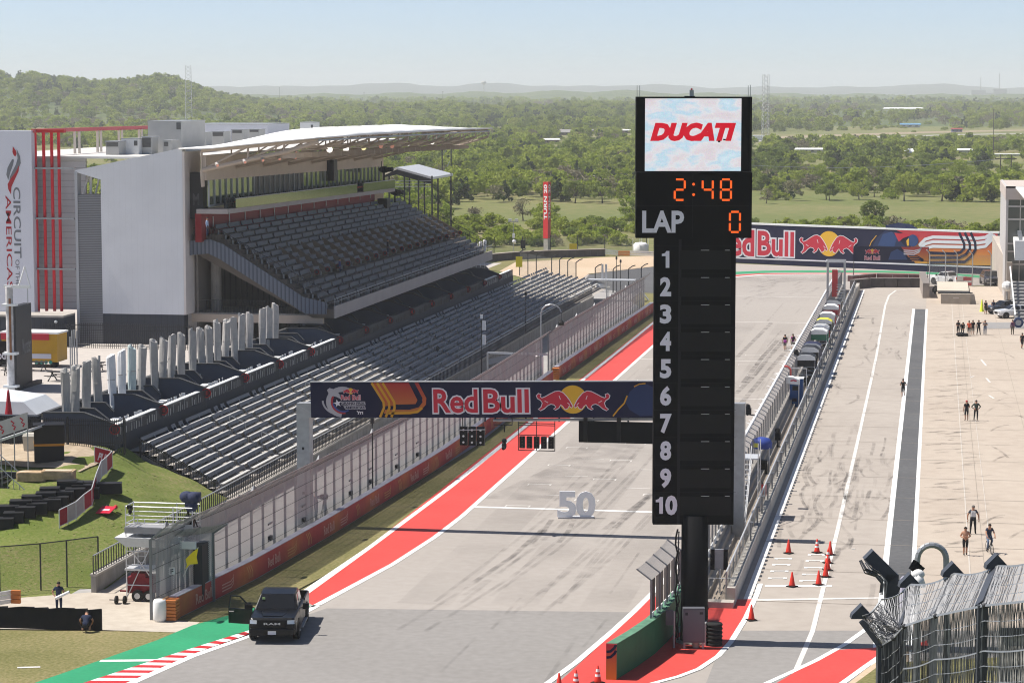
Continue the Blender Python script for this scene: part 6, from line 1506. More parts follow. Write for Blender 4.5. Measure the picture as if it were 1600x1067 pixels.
# dark tyre wall, guard rail and fence of the corner
t=thing('tyre_barrier','long dark belted tyre barrier behind the gravel trap','barrier',tuple(G(860,404)))
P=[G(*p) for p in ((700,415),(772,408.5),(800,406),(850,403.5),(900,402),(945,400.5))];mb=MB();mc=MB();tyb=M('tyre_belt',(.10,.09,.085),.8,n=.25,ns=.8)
for a,b in zip(P,P[1:]):
    n=4
    for k in range(n): c,d=a.lerp(b,k/n),a.lerp(b,(k+.97)/n);mb.hexa([c+Vector((0,1,0)),c,d,d+Vector((0,1,0)),c+Vector((0,1,1.2)),c+Vector((0,0,1.2)),d+Vector((0,0,1.2)),d+Vector((0,1,1.2))],tyb)
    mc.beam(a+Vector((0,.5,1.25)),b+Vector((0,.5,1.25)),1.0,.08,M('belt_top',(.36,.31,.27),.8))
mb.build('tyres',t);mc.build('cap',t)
t=thing('guard_rail','orange and silver guard rail right of the tyre barrier','guard rail',tuple(G(980,400)))
a,b,c=G(966,401),G(984,401),G(1030,402);mb=MB()
for z in (.25,.55,.85): mb.beam(a+Vector((0,0,z)),b+Vector((0,0,z)),.2,.22,orangeb)
mb.build('orange_block',t);mb=MB()
for z in (.3,.6,.9): mb.beam(b+Vector((0,0,z)),c+Vector((0,0,z)),.1,.2,alu);mb.beam(G(945,399)+Vector((0,.3,z)),a+Vector((0,.3,z)),.1,.2,steel)
mb.build('rail',t)
g=G(998,397);t=thing('water_tank','white round tank beside the guard rail left of the tower','tank',(g.x,g.y+3,0));mb=MB();mb.lathe([(1.2,0),(1.3,.2),(1.3,1.5),(.9,1.8),(.2,1.9)],(0,0,0),cloudw,14);mb.build('body',t,True,False);mb=MB()
for k in range(4): a=k*PI/2;mb.tube((1.4*math.cos(a),1.4*math.sin(a),0),(1.4*math.cos(a),1.4*math.sin(a),2.6),.05,alu,5)
mb.build('cage',t,world=False)
def cfence(label,pts,h,lean,step,matp=darkst,net=True):
    P=[G(*p) for p in pts];t=thing('corner_debris_fence',label,'fence',tuple(P[0]));mv=MB()
    tot=[];
    for a,b in zip(P,P[1:]):
        n=max(1,int((b-a).length/step))
        tot+=[a.lerp(b,k/n) for k in range(n)]
    tot.append(P[-1])
    for p in tot:
        mb=MB();l=Vector(lean);mb.path([p,p+Vector((0,0,h)),p+Vector((0,0,h))+l*.5+Vector((0,0,.35)),p+Vector((0,0,h))+l+Vector((0,0,.5))],.08,matp,5);mb.build('post',t)
    for a,b in zip(tot,tot[1:]): mv.poly([a,b,b+Vector((0,0,h)),a+Vector((0,0,h))],netg if net is True else net)
    mv.build('netting',t)
faint=chain('faint_netting',(.25,.25,.25),.15,.12)
cfence('row of dark curved fence posts along the gravel trap',[(812,431),(838,436),(862,441),(900,449)],3.6,(.9,.3,0),3.4,darkst,faint)
cfence('row of dark curved fence posts along the dark run-off',[(930,456),(958,458),(982,458),(1002,455)],3.4,(.9,.4,0),3.4,darkst,faint)
cfence('thin dark fence in front of the trees behind the tyre barrier',[(690,405),(772,399),(860,395),(945,393.5),(1010,392)],2.6,(.1,0,0),4.0,darkst,faint)
cfence('row of pale curved fence posts behind the white pickup',[(1452,446),(1477,447),(1495,447.5),(1519,448),(1548,448)],4.6,(-.5,-.2,.1),6.0,steel,faint)
# lamp and camera poles
def pole(px,py,ty,label,kind='mast',r=.06,cat='pole',zb=0.0):
    g=G(px,py,zb);h=top(g,ty);t=thing('camera_pole' if kind != 'lamp' else 'loudspeaker_pole',label,cat,(g.x,g.y,zb));mb=MB();mb.tube((g.x,g.y,zb),(g.x,g.y,h),r,steel if kind != 'dark' else darkst,6,r*.8);mb.build('post',t);return t,g,h
t,g,h=pole(802,405,344,'slim pole with twin floodlights behind the tyre barrier',cat='lamp post')
mb=MB();mb.b2((g.x-.9,g.y-.1,h-.35),(g.x+.9,g.y+.1,h-.2),steel);mb.b2((g.x-.8,g.y-.3,h-.2),(g.x-.3,g.y+.2,h+.2),alu);mb.b2((g.x+.3,g.y-.3,h-.2),(g.x+.8,g.y+.2,h+.2),alu);mb.build('lamp_head',t);mb=MB();mb.ball((g.x+.2,g.y-.2,h-3.6),.35,white);mb.b2((g.x-.1,g.y-.4,h-3),(g.x+.3,g.y,h-2.3),white);mb.build('speaker',t)
mb=MB();q=G(817,403);mb.b2((q.x-.4,q.y,1.6),(q.x+.4,q.y+.3,3.0),blackp);mb.tube((q.x,q.y+.15,0),(q.x,q.y+.15,1.6),.05,darkst,5);tag(mb.build('signal_light_board'),'black signal board behind the tyre barrier','signal')
q=G(895,400);t=thing('yellow_flag_board','yellow board on the fence behind the tyre barrier','sign',tuple(q));mb=MB();mb.b2((q.x-.6,q.y,1.0),(q.x+.7,q.y+.08,2.1),M('yellow_board',(.75,.55,.02),.6));mb.build('board',t);mb=MB();mb.tube((q.x,q.y+.1,0),(q.x,q.y+.1,1.6),.04,darkst,5);mb.build('post',t)
mb=MB();q=G(811,436);mb.b2((q.x-.5,q.y,1.8),(q.x+.5,q.y+.06,3.4),M('yellow_flag',(.78,.62,.03),.7));tag(mb.build('marshal_flag'),'small yellow flag at the right end of the terrace boxes','flag')
for px,py,ty,lb in ((752.5,598,490,'thin dark mast with white aerials in front of the bleachers'),(684,592,540,'short dark camera mast left of the aerial mast'),(821.5,543,455,'dark thin mast right of the aerial mast'),(963,462,400,'thin mast by the corner fence'),(969.5,462,405,'second thin mast by the corner fence'),(582.5,790,650,'rusty thin pipe between gantry post and fence')):
    t,g,h=pole(px,py,ty,lb,'dark',.055);mb=MB();mb.b2((g.x-.12,g.y-.1,h-.5),(g.x+.12,g.y+.1,h-.1),darkst if ty != 490 else white)
    if ty==490: mb.b2((g.x+.08,g.y-.12,h-1.6),(g.x+.4,g.y+.12,h-.7),white);mb.b2((g.x+.08,g.y-.12,h-3),(g.x+.4,g.y+.12,h-2.1),white)
    mb.build('aerial',t)
t,g,h=pole(845,600,490,'grey hooked pole with a hanging loudspeaker beside the fence','lamp',.09);pts=[(g.x,g.y,h)]+[(g.x+1.0-1.0*math.cos(a),g.y,h+.9*math.sin(a)) for a in np.linspace(0,PI*.95,7)]
mb=MB();mb.path([Vector(p) for p in pts],.08,steel,6);mb.tube(pts[-1],(pts[-1][0],g.y,h-.6),.03,darkst,5);mb.build('hook',t);mb=MB();mb.lathe([(.1,.5),(.3,.25),(.25,0)],(pts[-1][0],g.y,h-1.1),blackp,10);mb.build('loudspeaker',t)
t=thing('overhead_barrier','grey pipe portal reaching over the fence gap','portal',tuple(G(762,612)));g0=G(762,612);y_=g0.y;h0=top(g0,551);mb=MB();mb.tube(g0,(g0.x,y_,h0),.1,steel,6);mb.build('post',t);mb=MB();e=ony(856,554,y_);mb.beam((g0.x,y_,h0),(e.x,y_,e.z),.16,.18,alu);mb.beam((g0.x,y_,h0-.9),(ony(800,556,y_).x,y_,h0-.3),.06,.5,M('sheet_grey',(.25,.26,.28),.6));mb.build('arm',t)
g=G(842,598);mb=MB();mb.lathe([(.45,0),(.45,2.6),(.2,2.8)],(g.x,g.y,0),alu,12);mb.lathe([(.3,0),(.3,1.0)],(g.x,g.y,2.8),steel,10);tag(mb.build('fence_cabinet'),'pale round cabinet standing in the fence gap','cabinet')
# portal and tower at the far end of the stand
t=thing('camera_platform','white platform with tank on white legs at the end of the bleachers','platform',tuple(G(935,470)));g=G(935,470);zt=top(g,438);mb=MB()
for dx in (-1.2,1.2):
    for dy in (-.8,.8): mb.tube((g.x+dx,g.y+dy,0),(g.x+dx,g.y+dy,zt),.06,white,5)
mb.build('legs',t);mb=MB();mb.b2((g.x-1.4,g.y-1,zt),(g.x+5,g.y+1,zt+.15),alu);mb.build('deck',t);mb=MB();mb.lathe([(1.0,0),(1.1,.2),(1.0,.7),(.3,.9)],(g.x,g.y,zt-1.1),cloudw,12);mb.build('tank',t,True)
mb=MB();mb.tube((g.x+4.8,g.y,zt),(g.x+6.8,g.y,.2),.12,white,6);mb.tube((g.x+4.8,g.y,zt),(g.x+4.8,g.y,.2),.08,white,6);mb.build('brace',t)
mb=MB();
for dx in (0,.5): mb.b2((g.x+.4+dx,g.y,zt+.2),(g.x+.65+dx,g.y+.2,zt+2.2),alu)
mb.build('aerials',t)

# ------------------------------------------------------------------ things on the concourse and plateau, left edge
t=thing('video_screen','dark video screen panel seen edge-on beside the rusty white pole','screen',tuple(G(40,610,CZ)));a0,a1=G(27,613,CZ),G(51,600,CZ);zs_=[onl(27,470+8,a0,a1).z,onl(51,472,a0,a1).z]
d=(a1-a0);d.z=0;dn=d.normalized();nn=Vector((dn.y,-dn.x,0));scm=M('screen_face',(.035,.037,.042),.55,n=.1,ns=2)
bz=[onl(27,611,a0,a1).z+.2,onl(51,607,a0,a1).z+.1]
mb=MB();mb.hexa([Vector((*a0.xy,bz[0])),Vector((*a1.xy,bz[1])),Vector((*(a1-nn*.6).xy,bz[1])),Vector((*(a0-nn*.6).xy,bz[0])),Vector((*a0.xy,zs_[0])),Vector((*a1.xy,zs_[1])),Vector((*(a1-nn*.6).xy,zs_[1])),Vector((*(a0-nn*.6).xy,zs_[0]))],scm);so=mb.build('panel',t)
fm=frame((*a0.xy,0),dn,(0,0,1));mb=MB();L0=d.length;zt=lerp(bz[0],zs_[0],.38);mb.text('Monster',fm,(L0*.38,zt,L0*.92,zt+1.2),M('faint_white',(.16,.165,.175),.6),.02,.02);mb.build('lettering',so)
mb=MB();mb.b2((a0.x-.3,a0.y-.1,CZ),(a1.x+.1,a1.y+.8,bz[0]),darkst);mb.build('base',t)
t=thing('screen_mast','white rusty mast with guy wires beside the video screen','mast',tuple(G(18,655,CZ)));g=G(18,640,CZ);zt=ony(18,448,g.y).z;rust=M('rusty_white',(.55,.53,.52),.7,n=.3,ns=.9,n2=.3,n2s=2.5)
mb=MB();mb.tube((g.x,g.y,CZ),(g.x,g.y,zt),.27,rust,12);mb.build('post',t);mb=MB();a=ony(47,443,g.y);mb.beam((g.x-.4,g.y,zt),(a.x,g.y,zt),.18,.22,white);mb.tube((a.x-.9,g.y,zt),(a.x-.4,g.y,zt+1.5),.05,white,5);mb.tube((a.x,g.y,zt),(a.x-.4,g.y,zt+1.5),.05,white,5);mb.tube((a.x-.2,g.y,zt),(a.x-.2,g.y,ony(47,475,g.y).z),.03,steel,4);mb.build('arm',t)
mb=MB()
for py in (478,554,605): q=ony(18,py,g.y);mb.b2((g.x-.5,g.y-.3,q.z),(g.x+.55,g.y+.3,q.z+.16),white)
mb.build('collars',t);mb=MB();r_=ony(18,530,g.y);mb.b2((g.x+.05,g.y-.275,r_.z-1.5),(g.x+.2,g.y-.2,r_.z+3),M('rust',(.22,.10,.05),.9,n=.4,ns=3));mb.build('rust_streak',t)
g0,g1=G(-30,583,CZ),G(90,575,CZ);t=thing('food_trailer','yellow food trailer with red awning edge and white hatch on the concourse','trailer',tuple(g1));yel=M('trailer_yellow',(.50,.28,.02),.5,n=.06,ns=1);zt=ony(70,522,g1.y).z
mb=MB();mb.b2((g0.x,g1.y,CZ+.5),(g1.x,g1.y+2.4,zt),yel);bo=mb.build('body',t);mb=MB();mb.b2((g0.x-.1,g1.y-.1,zt),(g1.x+.1,g1.y+2.5,zt+.15),white);mb.b2((g0.x,g1.y-.16,zt-.5),(ony(77,530,g1.y).x,g1.y-.02,zt+.02),M('awning_red',(.5,.03,.05),.6));mb.build('roof',t)
mb=MB();a,b=ony(50,560,g1.y),ony(80,553,g1.y);mb.b2((a.x,g1.y-.06,a.z),(b.x,g1.y+.01,b.z),M('hatch_white',(.6,.6,.66),.5));mb.build('hatch',bo);mb=MB()
for px in (57,65,72,79): q=ony(px,566,g1.y);mb.tube((q.x,g1.y-.03,q.z),(q.x,g1.y,q.z),.16,M('menu_teal',(.04,.25,.2),.6),10)
mb.build('menu_discs',bo);mb=MB();a,b=ony(-30,575,g1.y),ony(12,533,g1.y);mb.b2((a.x,g1.y-.05,a.z),(b.x,g1.y,b.z),blackp);mx=frame((a.x,g1.y-.06,a.z),(1,0,0),(0,0,1));mb.text('Food',mx,(b.x-a.x-1.6,.8,b.x-a.x-.2,1.5),printwhite,.01,.01);mb.build('side_sign',bo)
for px in (60,84): mb=MB();q=ony(px,575,g1.y);mb.tube((q.x,g1.y+.1,CZ+.35),(q.x,g1.y+.35,CZ+.35),.35,rubber,12);mb.build('wheel',t)
for i,(px,py) in enumerate(((57,579),(92,595),(147,580),(20,585))):
    g=G(px,py,CZ);t=thing('picnic_table',f'dark picnic table on the concourse, {ORD[i]} of the four','table',(g.x,g.y,CZ),rnd.uniform(-.3,.3),'picnic tables on the concourse');mb=MB();mb.b2((-.9,-.38,.72),(.9,.38,.77),darkst);mb.build('table_top',t,world=False)
    for s in (-.7,.7): mb=MB();mb.b2((-.9,s-.13,.42),(.9,s+.13,.46),darkst);mb.build('seat',t,world=False)
    for s in (-.6,.6): mb=MB();mb.beam((s,-.7,0),(s,.2,.74),.06,.08,darkst);mb.beam((s,.7,0),(s,-.2,.74),.06,.08,darkst);mb.b2((s-.03,-.7,.36),(s+.03,.7,.42),darkst);mb.build('leg',t,world=False)
g=G(117,590,CZ);t=thing('iron_fence','tall black iron fence across the concourse in front of the building','fence',tuple(G(125,575,CZ)));a,b=Vector((-80.5,213.0,CZ)),Vector((-66,212.6,CZ));mb=MB()
for k in range(80): p=a.lerp(b,k/79);mb.b2((p.x-.02,p.y-.02,CZ),(p.x+.02,p.y+.02,CZ+2.3),darkst)
mb.build('pickets',t);mb=MB()
for z in (.25,1.7,2.1): mb.beam(a+Vector((0,0,z)),b+Vector((0,0,z)),.05,.05,darkst)
mb.build('rails',t)
t=thing('flag_poles','four slim grey poles standing together on the concourse','pole',tuple(G(115,590,CZ)))
for px,ty in ((110.5,526),(113.5,516),(117,515),(121,517)): g=G(px,588,CZ);mb=MB();mb.tube((g.x,g.y,CZ),(g.x,g.y,ony(px,ty,g.y).z),.06,steel,6);mb.build('pole',t)
g=G(-12,655,CZ);t=thing('white_tent','white peaked tent at the left edge beside the red parasol','tent',(g.x,g.y,CZ));a=ony(57,642,g.y);w=a.x-g.x;zt=ony(5,612,g.y).z-CZ;zl=ony(40,628,g.y).z-CZ;tentm=M('tent_fabric',(.62,.65,.68),.8,n=.05,ns=1)
mb=MB();B4=[(-3,0,zl-.9),(w,0,zl-.9),(w,5,zl-.9),(-3,5,zl-.9)];mb.add([(-3,0,zl),(w*.7,0,zl),(w*.7,4.5,zl),(-3,4.5,zl),(0,2,zt)]+B4,[(0,1,4),(1,2,4),(2,3,4),(3,0,4),(0,5,6,1),(1,6,7,2),(2,7,8,3)],tentm);mb.build('canopy',t,world=False)
for p in ((w*.95,.1),(w*.95,4.6),(-2.5,.1)): mb=MB();mb.tube((p[0],p[1],0),(p[0],p[1],zl-.85),.04,alu,5);mb.build('leg',t,world=False)
g=G(14,668,CZ);t=thing('red_umbrella','folded dark red parasol in front of the white tent','umbrella',(g.x,g.y,CZ));zt=ony(14,609,g.y).z-CZ;mb=MB();mb.lathe([(.05,zt),(.1,zt-.25),(.16,zt-.9),(.28,zt-1.8),(.4,zt-2.3)],(0,0,0),M('parasol_red',(.28,.008,.02),.8,n=.15,ns=4),12);mb.build('canopy',t,True,False);mb=MB();mb.tube((0,0,0),(0,0,zt+.1),.03,alu,6);mb.build('pole',t,world=False);mb=MB();mb.b2((-.3,-.3,0),(.3,.3,.1),darkst);mb.build('base',t,world=False)
# viewing platform with bannered rail
t=thing('viewing_platform','raised steel platform with red and white bannered railing at the left edge','platform',tuple(G(20,730,4.2)));yy=146.5;a,b=ony(-40,700,yy),ony(43,672,yy);mb=MB();mb.hexa([(a.x,yy,a.z-.15),(b.x,yy,b.z-.15),(b.x,yy+3,b.z-.15),(a.x,yy+3,a.z-.15),(a.x,yy,a.z),(b.x,yy,b.z),(b.x,yy+3,b.z),(a.x,yy+3,a.z)],alu);mb.build('deck',t)
mb=MB()
for f in (0,.25,.5,.75,1): p=a.lerp(b,f);mb=MB();mb.tube((p.x,yy,3.2),(p.x,yy,p.z+1.15),.04,steel,5);mb.build('post',t)
mb=MB();mb.hexa([(a.x,yy-.05,a.z+.15),(b.x,yy-.05,b.z+.15),(b.x,yy-.02,b.z+.15),(a.x,yy-.02,a.z+.15),(a.x,yy-.05,a.z+1.15),(b.x,yy-.05,b.z+1.15),(b.x,yy-.02,b.z+1.15),(a.x,yy-.02,a.z+1.15)],M('pale_banner',(.50,.47,.47),.7,n=.1,ns=1.5));bo=mb.build('banner',t)
mb=MB();mx=frame((a.x,yy-.06,a.z),b-a,(0,0,1));Lb=(b-a).length
for f in (.12,.34,.56,.78,.95): mb.stroke([(Lb*f,.9),(Lb*f+.15,.7),(Lb*f,.6),(Lb*f+.16,.45),(Lb*f,.3)],.1,mx,printred,.01)
mb.build('print',bo)
t=thing('stair_unit','dark steel stair unit with railings below the viewing platform','stairs',tuple(G(15,790,3.0)));yy=143.5;p0,p1=ony(-15,742,yy),ony(40,792,yy);mb=MB();
for k in range(9): p=p0.lerp(p1,k/8);mb.b2((p.x-.3,yy,p.z-.08),(p.x+.3,yy+1.6,p.z),darkst)
mb.beam(p0+Vector((0,0,-.2)),p1+Vector((0,0,-.2)),.1,.3,darkst);mb.build('treads',t);mb=MB();
for dy in (0,1.6):
    for k in range(7): p=p0.lerp(p1,k/6)+Vector((0,dy,0));mb.tube(p,p+Vector((0,0,1.05)),.025,steel,4)
    mb.tube(p0+Vector((0,dy,1.05)),p1+Vector((0,dy,1.05)),.03,steel,5);mb.build('railing',t);mb=MB()
a,b=ony(-20,790,yy+1.7),ony(38,738,yy+1.7);mb.b2((a.x,yy+1.65,2.0),(b.x,yy+1.9,b.z),charc);mb.build('side_panel',t)
# black stepped blocks
t0=None;blk=M('black_block',(.012,.012,.014),.55,n=.2,ns=2);n=0
for px,py,s in ((6,822,1),(22,812,1),(40,808,1),(33,796,1.1),(58,795,1),(50,786,1),(72,792,1.5),(78,778,1),(92,786,1),(100,776,1),(112,768,1.2),(118,781,1),(128,774,1),(105,763,1),(136,768,1),(160,770,2.0),(72,783,1),(14,800,1),(3,808,1.2),(140,775,1)):
    lo,hi=0,30
    y_=140.0
    for it in range(30): q=ony(px,py,y_);y_+=.5 if q.z>hill_z(q.x,y_)+.02 else-.25
    q=ony(px,py,y_);z_=hill_z(q.x,q.y)
    t=thing('foam_block',f'{"long " if s > 1.3 else ""}black block step at {("the lower left end", "the middle", "the upper right end")[0 if px < 45 else 1 if px < 100 else 2]} of the stepped row','block',(q.x,q.y,z_-.12),YAW+.12,'black stepped blocks on the grass slope')
    if t0 is None:
        mb=MB();mb.hexa([(-.62,-.45,0),(.62,-.45,0),(.62,.45,0),(-.62,.45,0),(-.6,-.43,.62),(.6,-.43,.62),(.6,.43,.62),(-.6,.43,.62)],blk);o=mb.build('body',t,world=False);mb=MB();mb.b2((-.61,-.44,.62),(.61,.44,.65),M('black_block_top',(.02,.02,.022),.5));o2=mb.build('lid',t,world=False);t0=(o,o2)
    else:
        for o in t0: c=o.copy();link(c,t,world=False)
    t.scale=(s,1,1)
# barrier fence panels with red banners, box, cooler, stone blocks, board
P=[G(px,py,z) for px,py,z in ((92,772,3.9),(118,765,3.95),(143,755,4.0),(158,728,4.3),(175,712,4.5),(148,713,4.5))]
t=thing('crowd_barrier','line of silver crowd barriers with red banners on the grass edge','barrier',tuple(P[0]))
for i,(a,b) in enumerate(zip(P,P[1:])):
    n=2 if i<4 else 1
    for k in range(n):
        c,d=a.lerp(b,k/n),a.lerp(b,(k+1)/n);c.z=hill_z(c.x,c.y);d.z=hill_z(d.x,d.y);mb=MB();rp=M('barrier_red',(.38,.03,.045),.7,n=.1,ns=2) if (i+k) % 2==0 or i==4 else M('barrier_pale',(.46,.38,.38),.7,n=.1,ns=2)
        mb.hexa([c+Vector((0,.02,.12)),c+Vector((0,-.02,.12)),d+Vector((0,-.02,.12)),d+Vector((0,.02,.12)),c+Vector((0,.02,1.08)),c+Vector((0,-.02,1.08)),d+Vector((0,-.02,1.08)),d+Vector((0,.02,1.08))],rp);bo=mb.build('banner',t)
        mb=MB();mb.path([c,c+Vector((0,0,1.12)),d+Vector((0,0,1.12)),d],.035,alu,5);mb.tube(c+Vector((0,0,.12)),d+Vector((0,0,.12)),.03,alu,5);mb.build('frame',t)
        if i==4: q=frame((*d.xy,d.z),(c-d),(0,0,1));mb=MB();mb.text('PURE',q,(.1,.3,(c-d).length*.8,.75),printwhite,.04,.05);mb.build('print',bo)
g=G(77,719,4.3);zz=hill_z(g.x,g.y);t=thing('black_kiosk','tall black kiosk box with an orange band on the plateau','kiosk',(g.x,g.y,zz),YAW+.2);mb=MB();mb.b2((-.95,-.75,0),(.95,.75,1.05),M('kiosk_black',(.02,.016,.018),.5));mb.b2((-.95,-.75,1.2),(.95,.75,2.35),M('kiosk_black',(.02,.016,.018),.5));mb.build('body',t,world=False);mb=MB();mb.b2((-.97,-.77,1.05),(.97,.77,1.2),M('kiosk_orange',(.62,.24,.02),.5));mb.build('band',t,world=False);mb=MB();mb.b2((-1.0,-.8,2.35),(1.0,.8,2.42),blackp);mb.build('lid',t,world=False)
g=G(48,708,4.3);t=thing('beige_bin','beige plastic bin beside the black kiosk','bin',(g.x,g.y,hill_z(g.x,g.y)),YAW);bgm=M('bin_beige',(.52,.49,.42),.6);mb=MB();mb.hexa([(-.38,-.35,0),(.38,-.35,0),(.38,.35,0),(-.38,.35,0),(-.45,-.4,.95),(.45,-.4,.95),(.45,.4,.95),(-.45,.4,.95)],bgm);mb.build('body',t,world=False);mb=MB();mb.hexa([(-.47,-.42,.97),(.47,-.42,.97),(.47,.42,.97),(-.47,.42,.97),(-.4,-.3,1.15),(.4,-.3,1.15),(.4,.4,1.15),(-.4,.4,1.15)],bgm);mb.build('lid',t,world=False)
lime=M('limestone',(.42,.30,.18),.9,n=.25,ns=1.2,n2=.2,n2s=4,bump=.8,bs=2)
for i,(px,w) in enumerate(((50,1.9),(92,2.1))):
    g=G(px,744,4.0);t=thing('stone_block',('left','right')[i]+' one of two rough tan limestone blocks in front of the black kiosk','stone',(g.x,g.y,hill_z(g.x,g.y)-.1),YAW,'limestone blocks on the plateau');mb=MB();R=np.random.RandomState(i);vs=[]
    for z in (0,.3,.55):
        for k in range(14): a=2*PI*k/14;c_,s_=math.cos(a),math.sin(a);vs.append((w*(abs(c_)**.3)*(1 if c_>0 else-1)*R.uniform(.47,.52),.55*(abs(s_)**.3)*(1 if s_>0 else-1)*R.uniform(.9,1.05),z+R.uniform(-.03,.03)))
    mb.add(vs,[(r*14+k,r*14+(k+1) % 14,(r+1)*14+(k+1) % 14,(r+1)*14+k) for r in range(2) for k in range(14)]+[tuple(range(28,42))],lime);mb.build('stone',t,world=False);mb=MB();mb.b2((-w*.4,-.35,.5),(w*.4,.35,.56),M('pale_stone',(.55,.45,.33),.9,n=.15,ns=2));mb.build('top_face',t,world=False)
g=G(165,758,3.9);t=thing('cornhole_board','red slanted game board lying on the grass','board',(g.x,g.y,hill_z(g.x,g.y)),YAW-.2);mb=MB();mb.hexa([(-.45,-.6,.05),(.45,-.6,.05),(.45,.6,.25),(-.45,.6,.25),(-.45,-.6,.1),(.45,-.6,.1),(.45,.6,.32),(-.45,.6,.32)],M('game_red',(.62,.02,.05),.5));mb.build('board',t,world=False);mb=MB();mx=frame((-.3,-.25,.19),(1,0,0),(0,1,.18));mb.art([(0,0),(.6,0),(.55,.3),(.05,.3)],mx,M('pale_pink',(.7,.5,.52),.6),.0);mb.build('print',t,world=False)
for s,c_ in ((-.2,blackp),(.35,red)): mb=MB();mb.ball((s,.75,.25),.14,c_);mb.build('beanbag',t,world=False)
t=thing('iron_gate_fence','black iron fence in front of the charcoal terrace box end','fence',tuple(G(150,710,4.5)));a,b=Vector((-64.5,153.9,4.75)),Vector((-52.5,153.9,4.3));mb=MB()
for k in range(80): p=a.lerp(b,k/79);mb.b2((p.x-.018,p.y-.018,p.z),(p.x+.018,p.y+.018,6.55),darkst)
mb.build('pickets',t);mb=MB()
for z in (4.95,6.1,6.4): mb.beam((a.x,a.y,z),(b.x,b.y,z),.05,.05,darkst)
for x in (-64.5,-60.5,-56.5,-52.6): mb.b2((x-.05,153.85,4.2),(x+.05,153.95,6.65),darkst)
mb.build('rails',t)
mb=MB();mb.b2((-66,154.0,4.7),(-58.6,154.6,6.6),charc);tag(mb.build('dark_planter_wall'),'charcoal end wall left of the first terrace box','wall')
# lower wire fence on the slope foot
t=thing('chain_link_fence','black chain link fence at the foot of the grass slope','fence',tuple(G(80,915,.3)));pp=[]
for px,by,ty in ((-60,932,862),(0,928,854),(64,921,849),(105,916,844),(154,901,838)):
    y_=130.0
    for it in range(40): q=ony(px,by,y_);y_+=.2 if q.z>hill_z(q.x,y_) else-.1
    q=ony(px,by,y_);zt=ony(px,ty,q.y).z;pp.append((q,zt));mb=MB();mb.tube((q.x,q.y,q.z-.1),(q.x,q.y,zt),.05,darkst,6);mb.build('post',t)
mv=MB();mr_=MB();bnet=chain('black_netting',(.03,.03,.032),.07,.14)
for (a,za),(b,zb) in zip(pp,pp[1:]): mv.poly([a,b,(b.x,b.y,zb),(a.x,a.y,za)],bnet);mr_.tube((a.x,a.y,za),(b.x,b.y,zb),.035,darkst,5)
mv.build('netting',t);mr_.build('top_rail',t)
# black hoarding with the guard rail end behind
t=thing('black_hoarding','low black cloth hoarding along the grass at the bottom left','hoarding',tuple(G(80,985)));a,b=G(-90,978),G(158,985.5);cl=M('black_cloth',(.010,.010,.012),.85,n=.3,ns=1.5);mb=MB()
n=12
for k in range(n):
    c,d=a.lerp(b,k/n),a.lerp(b,(k+1)/n);hh=1.18-.04*(k % 3);mb.hexa([c,d,d+Vector((0,.06,0)),c+Vector((0,.06,0)),c+Vector((0,.02,hh)),d+Vector((0,.02,1.18-.04*((k+1) % 3))),d+Vector((0,.07,1.18)),c+Vector((0,.07,hh))],cl)
mb.build('cloth',t);mb=MB()
for k in range(0,n+1,2): c=a.lerp(b,k/n);mb.tube(c+Vector((0,.12,0)),c+Vector((0,.12,1.15)),.03,darkst,5)
mb.build('stakes',t)
t=thing('rail_end','grey guard rail ending in an orange block behind the black hoarding','guard rail',tuple(G(10,960)));a,b=G(-60,964),G(30,951.5);mb=MB()
for z in (.45,.7,.95): mb.beam(a+Vector((0,0,z)),b+Vector((-.4,0,z)),.12,.2,alu)
mb.build('rail',t);mb=MB()
for z in (.45,.7,.95): mb.beam(b+Vector((-.4,-.05,z)),b+Vector((.1,-.05,z)),.2,.22,orangeb)
mb.build('orange_end',t)

# ------------------------------------------------------------------ camera scaffold, generator, marshal post
g0=G(197,935);t=thing('camera_scaffold','silver scaffold tower with a deck for a television camera','scaffold',tuple(g0));yy=128.0;Z=lambda py: ony(250,py,yy).z;X=lambda px: ony(px,850,yy).x
x0,x1=X(197),X(301);zt=Z(791);zd=Z(827);mb=MB()
for x,y_ in ((x0,yy),(x0,yy+1.4),(X(271),yy),(X(265),yy+1.4),(x1,yy),(x1,yy+1.4)): mb.tube((x,y_,0),(x,y_,zt if x<x1-.1 else zt-.2),.035,alu,6)
mb.build('uprights',t);mb=MB()
for z in (zt-.05,zt-.55,zt-1.0,zd): mb.tube((x0,yy,z),(x1,yy,z),.035,alu,6);mb.tube((x0,yy+1.4,z),(x1,yy+1.4,z),.035,alu,6);mb.tube((x0,yy,z),(x0,yy+1.4,z),.035,alu,6)
for z in (Z(884),Z(862),Z(915)): mb.tube((x0,yy,z),(X(237),yy,z),.03,alu,5)
mb.tube((x0,yy,Z(850)),(X(237),yy,Z(905)),.03,alu,5);mb.tube((X(237),yy,Z(850)),(x0,yy,Z(935)),.03,alu,5);mb.tube((X(300),yy,Z(832)),(X(275),yy,Z(910)),.04,alu,5);mb.build('braces',t)
mb=MB();mb.b2((x0-.05,yy-.1,zd-.25),(x1,yy+1.5,zd+.1),M('deck_grey',(.30,.30,.31),.6,n=.1,ns=2));mb.build('deck',t);mb=MB();a,b=ony(272,829,yy),ony(301,822,yy);mb.b2((a.x,yy-.16,a.z),(b.x,yy-.11,b.z+.1),M('toe_board',(.5,.5,.52),.5));mb.build('toe_board',t)
mb=MB();za=Z(842)
mb.prism([(X(181),yy-.2,za),(X(198),yy-.2,za-.45),(X(300),yy-.2,za-.45),(X(236),yy-.2,za)],(0,1.9,.05),alu);mb.b2((X(181),yy-.2,za),(X(258),yy+1.6,za+.06),M('sunroof',(.6,.6,.6),.6));mb.build('sun_roof',t)
mb=MB()
